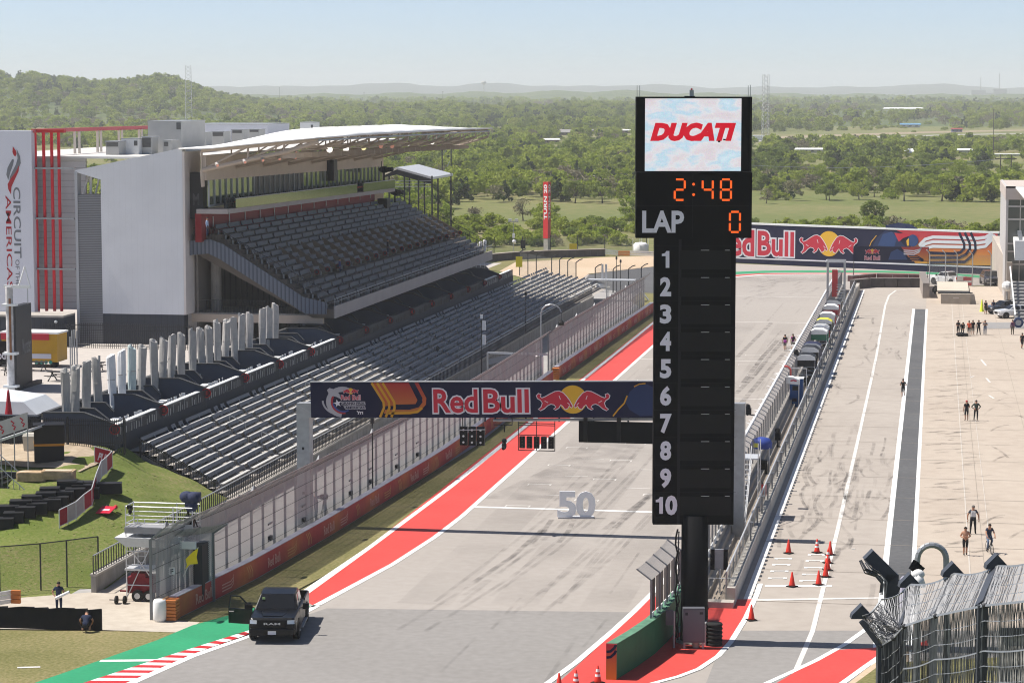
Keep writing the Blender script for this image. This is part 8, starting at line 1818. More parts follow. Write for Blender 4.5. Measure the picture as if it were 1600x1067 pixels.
def pickup(label,loc,rz,paint,opendoor=False,grille=blackp,scale=1.0):
    t=thing('pickup_truck',label,'pickup truck',loc,rz);W_=1.0
    def sec(y,zb,zm,zt,w,wt): return [(-w,y,zb),(w,y,zb),(w*1.01,y,zm),(wt,y,zt),(-wt,y,zt),(-w*1.01,y,zm)]
    mb=MB();loft(mb,[sec(-2.90,.50,.80,1.14,.90,.84),sec(-2.78,.45,.85,1.23,.98,.92),sec(-2.2,.45,.95,1.275,1.0,.93),sec(-1.35,.42,1.0,1.31,1.01,.95),sec(1.15,.42,1.0,1.30,1.01,.97)],paint);bevelled(mb.build('body',t,world=False),.05)
    mb=MB();loft(mb,[[(-.80,-1.5,1.20),(.80,-1.5,1.20),(.5,-1.5,1.335),(-.5,-1.5,1.335)],[(-.62,-2.1,1.22),(.62,-2.1,1.22),(.5,-2.1,1.315),(-.5,-2.1,1.315)],[(-.5,-2.55,1.15),(.5,-2.55,1.15),(.4,-2.55,1.275),(-.4,-2.55,1.275)]],paint);mb.build('hood',t,world=False)
    mb=MB()
    for s in (-1,1): mb.hexa([(s*.92,1.2,.55),(s*1.01,1.2,.55),(s*1.01,2.9,.6),(s*.92,2.9,.6),(s*.92,1.2,1.34),(s*.99,1.2,1.34),(s*.99,2.9,1.36),(s*.92,2.9,1.36)],paint)
    mb.b2((-.95,1.16,.5),(.95,1.24,1.33),paint);mb.b2((-.95,1.24,.5),(.95,2.85,.75),blackp);bevelled(mb.build('cargo_bed',t,world=False),.03);mb=MB();mb.b2((-.93,2.82,.6),(.93,2.92,1.36),paint);mb.build('tailgate',t,world=False)
    mb=MB();loft(mb,[[(-.93,-1.33,1.25),(.93,-1.33,1.25),(.90,-1.3,1.29),(-.90,-1.3,1.29)],[(-.78,-.62,1.25),(.78,-.62,1.25),(.72,-.55,1.92),(-.72,-.55,1.92)],[(-.80,.3,1.25),(.80,.3,1.25),(.735,.3,1.99),(-.735,.3,1.99)],[(-.80,.85,1.25),(.80,.85,1.25),(.71,.82,1.96),(-.71,.82,1.96)],[(-.90,1.14,1.25),(.90,1.14,1.25),(.86,1.14,1.32),(-.86,1.14,1.32)]],paint);bevelled(mb.build('cab',t,world=False),.04)
    mb=MB();mb.add([(-.84,-1.24,1.32),(.84,-1.24,1.32),(.67,-.60,1.905),(-.67,-.60,1.905)],[(0,1,2,3)],wglass);o=mb.build('windscreen',t,world=False);o.location=(0,-.025,.02)
    mb=MB();mb.add([(-.80,1.09,1.38),(.80,1.09,1.38),(.68,.86,1.9),(-.68,.86,1.9)],[(3,2,1,0)],wglass);o=mb.build('rear_window',t,world=False);o.location=(0,.03,.0)
    for s in (-1,1):
        for y0,y1,n_ in ((-1.0,-.05,'w'),(.05,.85,'w')):
            if opendoor and s<0 and y0<-.5: continue
            mb=MB();f=lambda y,z: (s*(lerp(.865,.745,(z-1.3)/.65)+.012+(.04 if y<-.8 else 0)),y,z);mb.add([f(y0,1.36),f(y1,1.36),f(y1,1.88),f(max(y0,-.5),1.86)],[(0,1,2,3) if s>0 else (3,2,1,0)],wglass);mb.build('side_window',t,world=False)
        for y0,y1 in ((-1.15,-.02),(.0,.98)):
            if opendoor and s<0 and y0<-.5: continue
            mb=MB();mb.add([(s*1.022,y0,.55),(s*1.022,y1,.55),(s*1.025,y1,1.0),(s*.985,y1,1.27),(s*.98,y0,1.26),(s*1.025,y0,1.0)],[(0,1,2,3,4,5) if s>0 else (5,4,3,2,1,0)],paint);d_=mb.build('door',t,world=False);mb=MB();mb.b2((s*1.03-.015,y1-.25,1.08),(s*1.03+.015,y1-.05,1.13),chrome if paint is not black else blackp);mb.build('handle',d_,world=False)
        mb=MB();mb.tube((s*.95,-.95,1.30),(s*1.2,-.98,1.38),.03,blackp,6);mb.b2((s*1.24-.13,-1.05,1.27),(s*1.24+.13,-.93,1.56),blackp);bevelled(mb.build('mirror',t,world=False),.03)
        mb=MB();mb.hexa([(s*.64,-2.95,.96),(s*.93,-2.90,.96),(s*.99,-2.5,.98),(s*.64,-2.6,.98),(s*.64,-2.93,1.14),(s*.93,-2.87,1.15),(s*.95,-2.5,1.08),(s*.6,-2.6,1.08)],lampg);mb.build('headlight',t,world=False)
        mb=MB();mb.b2((s*.78-.1,-2.93,.52),(s*.78+.1,-2.9,.6),lampg);mb.build('fog_light',t,world=False);mb=MB();mb.b2((s*.95-.05,2.88,.95),(s*.95+.05,2.94,1.3),redl);mb.build('tail_light',t,world=False)
        for y in (-1.82,1.82):
            mb=MB();mb.tube((s*.80,y,.5),(s*1.025,y,.5),.52,blackp,20);mb.build('wheel_arch',t,world=False);wheel(t,s*.92,y,.42,s)
        mb=MB();mb.b2((s*1.0,-1.1,.36),(s*1.12,1.0,.42),chrome if not opendoor else steel);mb.build('running_board',t,world=False)
    mb=MB();mb.b2((-.62,-2.94,.76),(.62,-2.80,1.12),grille);mb.b2((-.64,-2.95,1.12),(.64,-2.82,1.16),paint);mb.build('grille',t,world=False);mb=MB();mb.b2((-.96,-3.0,.42),(.96,-2.78,.74),paint if opendoor else chrome);bevelled(mb.build('front_bumper',t,world=False),.05);mb=MB();mb.b2((-.9,2.9,.5),(.9,3.02,.7),chrome);mb.build('rear_bumper',t,world=False);mb=MB();mb.b2((-.8,-2.6,.3),(.8,2.7,.46),blackp);mb.build('chassis',t,world=False)
    return t
bp_=M('black_car_paint',(.003,.0034,.0045),.3,coat=.08,spec=.25)
g=G(433,1001);tr=pickup('black pickup truck on the track with its front passenger door open',(g.x-.55,g.y+2.5,.03),YAW-.02,bp_,True);tr.scale=(1.22,1.12,1.06)
mb=MB();mx=frame((-.36,-2.95,.92),(1,0,0),(0,0,1));mb.text('RAM',mx,(0.02,0,.70,.1),M('badge_silver',(.6,.6,.6),.3,.5),.006,.02);mb.build('badge',tr,world=False)
mb=MB();mb.b2((-.17,-3.03,.46),(.17,-3.0,.62),M('plate',(.62,.63,.66),.5));pl_=mb.build('number_plate',tr,world=False)
mb=MB();hx=Vector((-1.0,-1.15,0));ang=math.radians(72);rot=Matrix.Translation((-1.02,-1.13,0)) @ Matrix.Rotation(ang,4,'Z');mb.hexa([rot @ Vector(v) for v in ((-.05,0,.52),(.05,0,.52),(.05,1.12,.52),(-.05,1.12,.52),(-.06,0,1.28),(.04,0,1.28),(.04,1.12,1.28),(-.06,1.12,1.28))],bp_);do=bevelled(mb.build('door',tr,world=False),.03);mb=MB()
for a,b in (((-.0,.02,1.28),(.07,.62,1.86)),((.07,.62,1.86),(.07,1.05,1.86)),((.07,1.05,1.86),(0,1.1,1.28))): mb.beam(rot @ Vector(a),rot @ Vector(b),.06,.06,bp_)
mb.build('window_frame',do,world=False);mb=MB();mb.b2((-.02,.1,1.0),(.02,.2,1.1),blackp);mb=MB();p=rot @ Vector((-.07,.12,1.35));mb.b2((p.x-.16,p.y-.08,p.z-.06),(p.x+.14,p.y+.06,p.z+.16),blackp);mb.build('mirror',do,world=False);mb=MB();p=rot @ Vector((-.065,.95,1.1));mb.b2((p.x-.1,p.y-.03,p.z),(p.x+.1,p.y+.03,p.z+.05),chrome);mb.build('handle',do,world=False)
mb=MB();mb.b2((-.62,-1.08,1.72),(-.5,-1.0,1.8),M('sticker_green',(.35,.5,.2),.6));o=mb.build('sticker',tr,world=False);o.location.y=.13
for s in (-.36,.36):
    mb=MB();mb.b2((s-.22,-.35,.9),(s+.22,.1,1.05),M('seat_dark',(.05,.02,.02),.8));mb.b2((s-.22,.0,1.05),(s+.22,.14,1.6),M('seat_dark',(.05,.02,.02),.8));mb.build('seat',tr,world=False)
whp=M('white_car_paint',(.72,.72,.71),.25,coat=.8);g=G(1480,448);pickup('white pickup truck parked beyond the concrete hut, seen from behind',(g.x,g.y+3.5,.03),PI+.75,whp)
def suv(label,loc,rz,paint,sc=1.0,name='parked_car',cat='car'):
    t=thing(name,label,cat,loc,rz)
    def sec(y,zb,zm,zt,w,wt): return [(-w,y,zb),(w,y,zb),(w*1.01,y,zm),(wt,y,zt),(-wt,y,zt),(-w*1.01,y,zm)]
    mb=MB();loft(mb,[sec(-2.4,.4,.7,.9,.8,.75),sec(-2.2,.35,.75,1.0,.93,.85),sec(-1.1,.33,.85,1.08,.96,.9),sec(1.9,.35,.85,1.12,.96,.9),sec(2.35,.45,.85,1.08,.88,.82)],paint);bevelled(mb.build('body',t,world=False));mb=MB();loft(mb,[[(-.88,-1.1,1.04),(.88,-1.1,1.04),(.86,-1.05,1.08),(-.86,-1.05,1.08)],[(-.82,-.3,1.04),(.82,-.3,1.04),(.68,-.25,1.62),(-.68,-.25,1.62)],[(-.84,1.5,1.04),(.84,1.5,1.04),(.68,1.4,1.62),(-.68,1.4,1.62)],[(-.84,2.2,1.04),(.84,2.2,1.04),(.8,2.15,1.1),(-.8,2.15,1.1)]],paint);bevelled(mb.build('roof',t,world=False))
    mb=MB();mb.add([(-.82,-1.0,1.12),(.82,-1.0,1.12),(.66,-.33,1.57),(-.66,-.33,1.57)],[(0,1,2,3)],wglass);o=mb.build('windscreen',t,world=False);o.location=(0,-.03,.02);mb=MB();mb.add([(-.78,2.1,1.15),(.78,2.1,1.15),(.64,1.5,1.56),(-.64,1.5,1.56)],[(3,2,1,0)],wglass);o=mb.build('rear_window',t,world=False);o.location=(0,.03,.02)
    for s in (-1,1):
        for y0,y1 in ((-.6,.45),(.55,1.6)): mb=MB();mb.add([(s*.85,y0,1.12),(s*.86,y1,1.12),(s*.72,y1-.1,1.55),(s*.72,max(y0,-.2),1.55)],[(0,1,2,3) if s>0 else (3,2,1,0)],wglass);o=mb.build('side_window',t,world=False);o.location=(s*.015,0,0)
        for y in (-1.45,1.4): mb=MB();mb.tube((s*.75,y,.4),(s*.975,y,.4),.42,blackp,18);mb.build('wheel_arch',t,world=False);wheel(t,s*.86,y,.35,s)
        mb=MB();mb.b2((s*.7-.16,-2.43,.72),(s*.7+.14,-2.3,.88),lampg);mb.build('headlight',t,world=False);mb=MB();mb.b2((s*.72-.14,2.3,.85),(s*.72+.14,2.38,1.0),redl);mb.build('tail_light',t,world=False)
    mb=MB();mb.b2((-.45,-2.45,.55),(.45,-2.38,.82),blackp);mb.build('grille',t,world=False);t.scale=(sc,sc,sc);return t
g=G(1548,447);t=suv('dark blue pickup-sized car facing the camera by the tan wall',(g.x,g.y+2.6,.03),.15,M('slate_car_paint',(.03,.035,.05),.25,coat=.8),1.25)
g=G(1562,492);suv('dark parked car behind the white cars at the pit building',(g.x+.6,g.y+2.2,.03),-1.0,M('grey_car_paint',(.05,.055,.07),.25,coat=.8));g=G(1571,491);suv('white parked car between the dark car and the police-like white one',(g.x+.4,g.y+1.5,.03),-1.1,whp);g=G(1572,497);suv('white parked car nearest the stairs with open boot',(g.x+1.0,g.y+.4,.03),-1.2,whp)
g=G(1573,478);mb=MB();mb.ball((g.x,g.y,2.6),.7,white);mb.tube((g.x,g.y,0),(g.x,g.y,2.0),.1,steel,6);tag(mb.build('satellite_dome'),'white dome on a pole behind the white cars','dome')
q=G(1534,487);mb=MB();mb.lathe([(.3,0),(.25,.2),(.05,1.6)],(q.x,q.y,0),M('flag_lime',(.70,.80,.05),.6),8);tag(mb.build('lime_flag'),'lime yellow feather marker standing beside a man in black','flag')
q=G(1591,512);t=thing('tyre_trolley','blue tyre trolley lying by the pit building steps','trolley',(q.x,q.y,.02));mb=MB();mb.tube((0,-.3,.6),(0,.3,.6),.6,M('tyre_blue',(.03,.05,.12),.6),14);mb.build('tyre',t,world=False);mb=MB();mb.tube((0,-.32,.6),(0,-.3,.6),.35,steel,12);mb.build('rim',t,world=False)

# ------------------------------------------------------------------ people: one continuous skinned body each
skinm=M('skin',(.42,.22,.14),.6);skind=M('skin_dark',(.16,.08,.05),.6);hairm=M('hair',(.02,.014,.01),.7)
BASE=dict(pel=(0,0,.95),sp=(0,0,1.12),ch=(0,.01,1.34),nk=(0,.01,1.48),h0=(0,-.01,1.57),h1=(0,-.015,1.70),sl=(-.18,.01,1.41),el=(-.25,.03,1.14),wl=(-.25,-.04,.90),ml=(-.25,-.06,.82),sr=(.18,.01,1.41),er=(.25,.03,1.14),wr=(.25,-.04,.90),mr=(.25,-.06,.82),hl=(-.10,0,.90),kl=(-.11,-.02,.50),al=(-.11,.03,.09),tl=(-.12,-.14,.045),hr=(.10,0,.90),kr=(.11,-.02,.50),ar=(.11,.03,.09),tr=(.12,-.14,.045))
RAD=dict(pel=.135,sp=.125,ch=.15,nk=.062,h0=.088,h1=.098,sl=.068,el=.046,wl=.034,ml=.04,sr=.068,er=.046,wr=.034,mr=.04,hl=.095,kl=.065,al=.045,tl=.042,hr=.095,kr=.065,ar=.045,tr=.042)
EDG=[('pel','sp'),('sp','ch'),('ch','nk'),('nk','h0'),('h0','h1'),('ch','sl'),('sl','el'),('el','wl'),('wl','ml'),('ch','sr'),('sr','er'),('er','wr'),('wr','mr'),('pel','hl'),('hl','kl'),('kl','al'),('al','tl'),('pel','hr'),('hr','kr'),('kr','ar'),('ar','tr')]
PART={('pel','sp'): 'shirt',('sp','ch'): 'shirt',('ch','nk'): 'shirt',('nk','h0'): 'skin',('h0','h1'): 'skin',('ch','sl'): 'shirt',('ch','sr'): 'shirt',('sl','el'): 'sleeve',('sr','er'): 'sleeve',('el','wl'): 'fore',('er','wr'): 'fore',('wl','ml'): 'skin',('wr','mr'): 'skin',('pel','hl'): 'pants',('pel','hr'): 'pants',('hl','kl'): 'thigh',('hr','kr'): 'thigh',('kl','al'): 'calf',('kr','ar'): 'calf',('al','tl'): 'shoe',('ar','tr'): 'shoe'}
def cloth(name,c): return M('cloth_'+name,c,.85,n=.12,ns=6)
def person(label,loc,rz,shirt,pants,pose={},shoes=None,skin=None,long_sleeve=False,shorts=False,hair=None,cap=None,h=1.0,calf=None):
    skin=skin or skinm;shoes=shoes or cloth('shoe_black',(.02,.02,.02));J={k: Vector(v) for k,v in BASE.items()}
    for k,v in pose.items(): J[k]=Vector(v)
    names=list(J);ix={k: i for i,k in enumerate(names)}
    me=bpy.data.meshes.new('skel');me.from_pydata([J[k] for k in names],[(ix[a],ix[b]) for a,b in EDG],[]);o=bpy.data.objects.new('skel',me);COL.objects.link(o)
    o.modifiers.new('s','SKIN');sv=me.skin_vertices[0].data
    for k,i in ix.items(): r=RAD[k]*1.12;sv[i].radius=(r*(1.12 if k in ('pel','ch','sp') else 1),r*(.82 if k in ('pel','ch','sp') else 1));sv[i].use_root=(k=='pel')
    ss=o.modifiers.new('d','SUBSURF');ss.levels=1;ss.render_levels=1
    dg=bpy.context.evaluated_depsgraph_get();dg.update();em=o.evaluated_get(dg).to_mesh();V=[v.co.copy() for v in em.vertices];Fs=[tuple(p.vertices) for p in em.polygons];o.evaluated_get(dg).to_mesh_clear();bpy.data.objects.remove(o);bpy.data.meshes.remove(me)
    mm=dict(shirt=shirt,sleeve=shirt,fore=shirt if long_sleeve else skin,skin=skin,pants=pants,thigh=pants,calf=calf or (skin if shorts else pants),shoe=shoes)
    mb=MB()
    def seg(c):
        best=None
        for a,b in EDG:
            p,q=J[a],J[b];d=q-p;t_=max(0,min(1,(c-p).dot(d)/max(d.length_squared,1e-9)));dist=(c-p-d*t_).length-.5*lerp(RAD[a],RAD[b],t_)
            if best is None or dist<best[0]: best=(dist,a,b,t_)
        k=PART[(best[1],best[2])]
        if k=='sleeve' and not long_sleeve and best[3]>.55: k='skin'
        if k=='shirt' and best[1]=='ch' and best[2]=='nk' and best[3]>.6: k='skin'
        return mm[k]
    for i in range(len(Fs)):
        c=sum((V[k] for k in Fs[i]),Vector())/len(Fs[i]);mb.f.append(Fs[i]);mb.m.append(mb.mi(seg(c)))
    mb.v=[tuple(v) for v in V]
    hd=(J['h1']-J['nk']).normalized();fd=Vector((0,-1,0));fd=(fd-hd*fd.dot(hd)).normalized();hc=J['h0'].lerp(J['h1'],.5)
    nb=hc+fd*.095;mb.add([nb+hd*.03,nb+Vector((.014,0,0))-hd*.02,nb+fd*.028-hd*.018,nb-Vector((.014,0,0))-hd*.02],[(0,1,2),(0,2,3),(1,3,2)],skin)
    for s in (-1,1): mb.ball(tuple(hc+Vector((s*.092,.01,0))),.024,skin,(.5,1,1.3),6,4)
    for w_,m_,s in (('wl','ml',-1),('wr','mr',1)):
        d=(J[m_]-J[w_]).normalized();sd_=d.cross(Vector((0,0,1)) if abs(d.z)<.8 else Vector((0,1,0))).normalized();bk=d.cross(sd_)
        for f,L_ in ((-1.5,.062),(-.5,.078),(.5,.082),(1.5,.07)):
            p=J[m_]+sd_*f*.019+d*.02;q=p+d*L_*.6+bk*.006;mb.tube(p,q,.0095,skin,5,.009);mb.tube(q,q+d*L_*.5+bk*.022,.009,skin,5,.007)
        p=J[w_].lerp(J[m_],.55)+sd_*.035;mb.tube(p,p+sd_*.03+d*.035,.011,skin,5,.009)
    t=mb.build('person',None,True,False);t.location=loc;t.rotation_euler=(0,0,rz);t.scale=(h,h,h);tag(t,label,'person')
    mb=MB()
    for s in (-1,1): p=hc+fd*.088+Vector((s*.033,0,0))+hd*.018;mb.ball(tuple(p),.011,M('eye',(.02,.02,.02),.3),(1,.6,1),6,4)
    mb.tube(hc+fd*.09-hd*.045+Vector((-.025,0,0)),hc+fd*.09-hd*.045+Vector((.025,0,0)),.006,M('lips',(.30,.11,.09),.6),4);mb.build('face',t,world=False)
    hm_=cap or hair or hairm;mb=MB();vs=[];fs=[];n=12
    c0=hc+hd*.03-fd*.012
    for i in range(5):
        a=i/4*(PI*.55)
        for k in range(n): b=2*PI*k/n;ring=(Vector((1,0,0))*math.cos(b)*.104+fd*math.sin(b)*.112)*math.sin(a);low=-.02 if math.sin(b)<.2 else .0;vs.append(c0+ring+hd*(math.cos(a)*.10+low*(i/4)))
    for i in range(4):
        for k in range(n): fs.append((i*n+k,i*n+(k+1) % n,(i+1)*n+(k+1) % n,(i+1)*n+k))
    mb.add(vs,fs,hm_)
    if cap: p=c0+fd*.10+hd*.01;mb.hexa([p+Vector((-.06,0,-.006)),p+Vector((.06,0,-.006)),p+fd*.08+Vector((.045,0,-.016)),p+fd*.08+Vector((-.045,0,-.016)),p+Vector((-.06,0,.006)),p+Vector((.06,0,.006)),p+fd*.08+Vector((.045,0,-.006)),p+fd*.08+Vector((-.045,0,-.006))],cap)
    mb.build('cap' if cap else 'hair',t,world=False);return t
blk_,nvy,gry,pnk,khk,jean,orn=cloth('black',(.014,.014,.016)),cloth('navy',(.02,.028,.06)),cloth('grey',(.12,.12,.13)),cloth('pink',(.32,.04,.26)),cloth('olive',(.09,.075,.05)),cloth('jeans',(.12,.16,.24)),cloth('orange',(.60,.07,.03))
wsh=cloth('white',(.6,.6,.6));lbl=cloth('light_blue',(.35,.45,.62))
walkA=dict(kl=(-.10,-.14,.52),al=(-.10,-.02,.12),tl=(-.10,-.19,.09),kr=(.10,.05,.50),ar=(.10,.24,.13),tr=(.10,.12,.045))
walkB=dict(kr=(.10,-.14,.52),ar=(.10,-.04,.10),tr=(.10,-.21,.06),kl=(-.10,.05,.50),al=(-.10,.22,.13),tl=(-.10,.11,.045))
AWAY=PI
def at(px,py,z=.03): g=G(px,py,z);return (g.x,g.y,z)
person('person walking away on the straight with a pink waist bag, left of the pair',at(1226.5,547.5),AWAY+YAW,blk_,blk_,{**walkA},cloth('white_shoe',(.6,.6,.6)),shorts=True)
p_=person('person walking away on the straight wearing a dark backpack over a pink shirt',at(1239,546.5),AWAY+YAW+.1,pnk,blk_,{**walkB},shorts=True)
mb=MB();mb.ball((0,.19,1.25),.16,blk_,(1,.6,1.4));mb.build('backpack',p_,world=False)
t=[o for o in S.objects if o.name=='person'][0];mb=MB();mb.ball((0,.15,1.0),.2,pnk,(1,.6,.9));mb.build('waist_bag',t,world=False)
person('person jogging along the dark pit lane strip in black',at(1411,620.5),AWAY+YAW+.05,blk_,blk_,dict(kl=(-.10,-.12,.55),al=(-.10,.12,.25),tl=(-.10,.0,.14),kr=(.10,.02,.49),ar=(.09,.03,.09),tr=(.09,-.13,.045),el=(-.30,.06,1.16),wl=(-.24,-.16,1.14),ml=(-.20,-.24,1.16),er=(.30,.06,1.16),wr=(.24,-.16,1.12),mr=(.2,-.24,1.16)),shorts=True,cap=None,h=.98)
person('person in black with a red cap standing on the apron, left of two',at(1510,657),AWAY+.3,blk_,blk_,dict(el=(-.27,-.02,1.15),wl=(-.16,-.18,1.08),ml=(-.09,-.22,1.1)),shorts=True,cap=cloth('cap_red',(.4,.04,.04)))
person('person in dark green with hands on hips standing on the apron, right of two',at(1525,656.5),.2,cloth('dark_green',(.03,.05,.04)),blk_,dict(el=(-.40,.08,1.16),wl=(-.20,-.02,1.0),ml=(-.14,-.06,.97),er=(.40,.08,1.16),wr=(.20,-.02,1.0),mr=(.14,-.06,.97),kl=(-.14,-.02,.5),al=(-.17,.03,.09),tl=(-.19,-.13,.045)),cap=blk_,long_sleeve=True)
of=person('person in white shirt front and black trousers standing on the apron',at(1520,834),.12,cloth('slate',(.045,.055,.075)),blk_,dict(el=(-.32,.02,1.16),wl=(-.34,.0,.92),ml=(-.34,-.02,.84),er=(.32,.02,1.16),wr=(.34,-.02,.92),mr=(.34,-.03,.84),kl=(-.13,-.02,.5),al=(-.15,.03,.09),tl=(-.17,-.13,.045),kr=(.13,-.02,.5),ar=(.15,.03,.09),tr=(.17,-.13,.045)),h=1.06,hair=cloth('grey_hair',(.15,.14,.13)))
mb=MB();mb.add([(-.13,-.16,1.38),(.13,-.16,1.38),(.14,-.165,1.08),(-.14,-.165,1.08),(-.14,-.10,1.40),(.14,-.10,1.40),(.16,-.10,1.06),(-.16,-.10,1.06)],MB.HX,wsh);mb.build('vest',of,world=False)
rn=person('person running bare-chested in black shorts towards the camera',at(1508,867),.1,skinm,blk_,dict(el=(-.30,.05,1.16),wl=(-.15,-.18,1.12),ml=(-.08,-.22,1.16),er=(.30,.05,1.16),wr=(.15,-.18,1.14),mr=(.08,-.22,1.18),kl=(-.09,-.06,.5),al=(-.08,-.02,.09),tl=(-.08,-.19,.045),kr=(.09,-.01,.5),ar=(.08,.06,.11),tr=(.08,-.10,.06)),shorts=True)
# cyclist
cx0=at(1546,864);bt=thing('bicycle','black bicycle ridden on the apron','bicycle',cx0,.25)
for y in (-.52,.52):
    mb=MB();n=24
    for k in range(n): a,b=2*PI*k/n,2*PI*(k+1)/n;mb.tube((0,y+.32*math.cos(a),.34+.32*math.sin(a)),(0,y+.32*math.cos(b),.34+.32*math.sin(b)),.022,rubber,5)
    w_=mb.build('wheel',bt,world=False);mb=MB()
    for k in range(8): a=2*PI*k/8;mb.tube((0,y,.34),(0,y+.31*math.cos(a),.34+.31*math.sin(a)),.004,alu,3)
    mb.build('spokes',w_,world=False)
mb=MB();A,B2,C2,D2,E2=(0,.52,.34),(0,.08,.30),(0,.2,.86),(0,-.38,.88),(0,-.52,.34)
for a,b in ((A,B2),(A,C2),(B2,C2),(C2,D2),(B2,D2),(D2,E2)): mb.tube(a,b,.02,blackp,6)
mb.build('frame',bt,world=False);mb=MB();mb.tube((-.28,-.40,1.02),(.28,-.40,1.02),.016,blackp,6);mb.tube((0,-.38,.88),(0,-.40,1.02),.018,blackp,6);mb.build('handlebar',bt,world=False);mb=MB();mb.ball((0,.22,.92),.12,blackp,(.6,1.2,.3));mb.build('saddle',bt,world=False);mb=MB();mb.tube((-.1,.08,.3),(.1,.08,.3),.015,steel,5);mb.tube((-.1,.0,.2),(-.18,.0,.2),.02,blackp,5);mb.tube((.1,.16,.4),(.18,.16,.4),.02,blackp,5);mb.build('pedals',bt,world=False)
person('person in navy shirt and jeans riding a bicycle on the apron',cx0,.25,nvy,jean,dict(pel=(0,.2,1.03),sp=(0,.17,1.2),ch=(0,.10,1.42),nk=(0,.06,1.55),h0=(0,.03,1.64),h1=(0,.02,1.77),sl=(-.18,.09,1.48),el=(-.25,-.06,1.27),wl=(-.24,-.30,1.08),ml=(-.23,-.37,1.05),sr=(.18,.09,1.48),er=(.25,-.06,1.27),wr=(.24,-.30,1.08),mr=(.23,-.37,1.05),hl=(-.1,.17,.98),kl=(-.13,-.18,.72),al=(-.13,.03,.30),tl=(-.14,-.10,.24),hr=(.1,.17,.98),kr=(.13,-.10,.80),ar=(.14,.17,.49),tr=(.15,.05,.43)))
# group on the far apron and others
person('person in black T-shirt and shorts at the left of the far group',at(1497,524),.3,blk_,blk_,dict(el=(-.27,-.04,1.16),wl=(-.1,-.2,1.16),ml=(-.03,-.22,1.17)),shorts=True)
person('person bending over a black bag in the far group',at(1504,524.5),.1,blk_,blk_,dict(ch=(0,-.14,1.28),sp=(0,-.03,1.1),nk=(0,-.24,1.38),h0=(0,-.32,1.43),h1=(0,-.40,1.53),sl=(-.18,-.16,1.32),sr=(.18,-.16,1.32),el=(-.22,-.28,1.06),wl=(-.12,-.38,.86),ml=(-.08,-.4,.79),er=(.22,-.28,1.06),wr=(.12,-.38,.86),mr=(.08,-.4,.79)),long_sleeve=True)
q=at(1501,525);mb=MB();mb.ball((q[0],q[1]-.3,.25),.42,blk_,(1.3,.8,.65));mb.ball((q[0]+.6,q[1]-.1,.2),.3,blk_,(1,.8,.7));tag(mb.build('equipment_bag'),'black equipment bags at the feet of the far group','bag')
person('person in orange vest and dark shorts in the far group',at(1514,524.5),AWAY,orn,blk_,{},shorts=True)
person('person in black between the orange vest and the one pointing',at(1520,523.5),.2,blk_,blk_,{},shorts=True)
person('person in black pointing to the right in the far group',at(1529,523.5),.1,blk_,blk_,dict(er=(.42,-.05,1.47),wr=(.68,-.10,1.58),mr=(.77,-.11,1.61),kl=(-.14,-.02,.5),al=(-.19,.03,.09),tl=(-.21,-.13,.045),kr=(.14,-.02,.5),ar=(.2,.03,.09),tr=(.23,-.13,.045)),long_sleeve=False)
person('person in jeans holding a camera at the right of the far group',at(1539,523.5),-.1,gry,jean,dict(el=(-.26,-.06,1.17),wl=(-.08,-.22,1.22),ml=(-.03,-.24,1.24),er=(.26,-.06,1.17),wr=(.08,-.22,1.22),mr=(.03,-.24,1.24)))
person('person in black beside the lime marker by the parked cars',at(1540,491),.5,blk_,blk_,{},shorts=True)
person('person in navy standing behind the dark parked car',at(1552,490),.2,nvy,blk_,{},shorts=False)
person('person in a purple top and olive trousers by the white car',at(1582,523),AWAY+.4,cloth('plum',(.13,.05,.10)),khk,{},long_sleeve=True)
person('person in black with a lanyard walking at the right edge',at(1597,545),.5,blk_,blk_,{**walkA},shorts=True)
q=at(96,962);pb=person('person in navy shirt holding a white roll behind the black hoarding',(q[0]-.35,q[1]+.6,.03),.25,nvy,nvy,dict(er=(.28,-.06,1.17),wr=(.22,-.26,1.08),mr=(.16,-.33,1.08),el=(-.36,.08,1.17),wl=(-.24,-.04,1.0),ml=(-.18,-.07,.97)))
mb=MB();mb.tube((-.12,-.40,.92),(.62,-.42,1.26),.085,cloudw,10);mb.tube((.62,-.42,1.26),(.63,-.42,1.265),.05,gry,8);o=mb.build('white_roll',None,False,False);o.location=pb.location;o.rotation_euler=pb.rotation_euler;tag(o,'white rolled banner held by the person behind the hoarding','roll')
q=at(138,985);person('person in navy shirt crouching at the right end of the black hoarding',(q[0],q[1]-.35,.03),AWAY+.2,nvy,cloth('dark_shorts',(.02,.02,.022)),dict(pel=(0,.12,.36),sp=(0,-.02,.52),ch=(0,-.2,.70),nk=(0,-.30,.80),h0=(0,-.38,.84),h1=(0,-.47,.90),sl=(-.18,-.19,.76),sr=(.18,-.19,.76),el=(-.32,-.22,.55),wl=(-.26,-.38,.38),ml=(-.23,-.42,.32),er=(.32,-.22,.55),wr=(.28,-.40,.36),mr=(.26,-.45,.30),hl=(-.11,.1,.34),kl=(-.2,-.26,.48),al=(-.17,-.02,.10),tl=(-.19,-.18,.05),hr=(.11,.1,.34),kr=(.2,-.26,.46),ar=(.17,-.02,.10),tr=(.19,-.18,.05)),shorts=True,h=1.05)
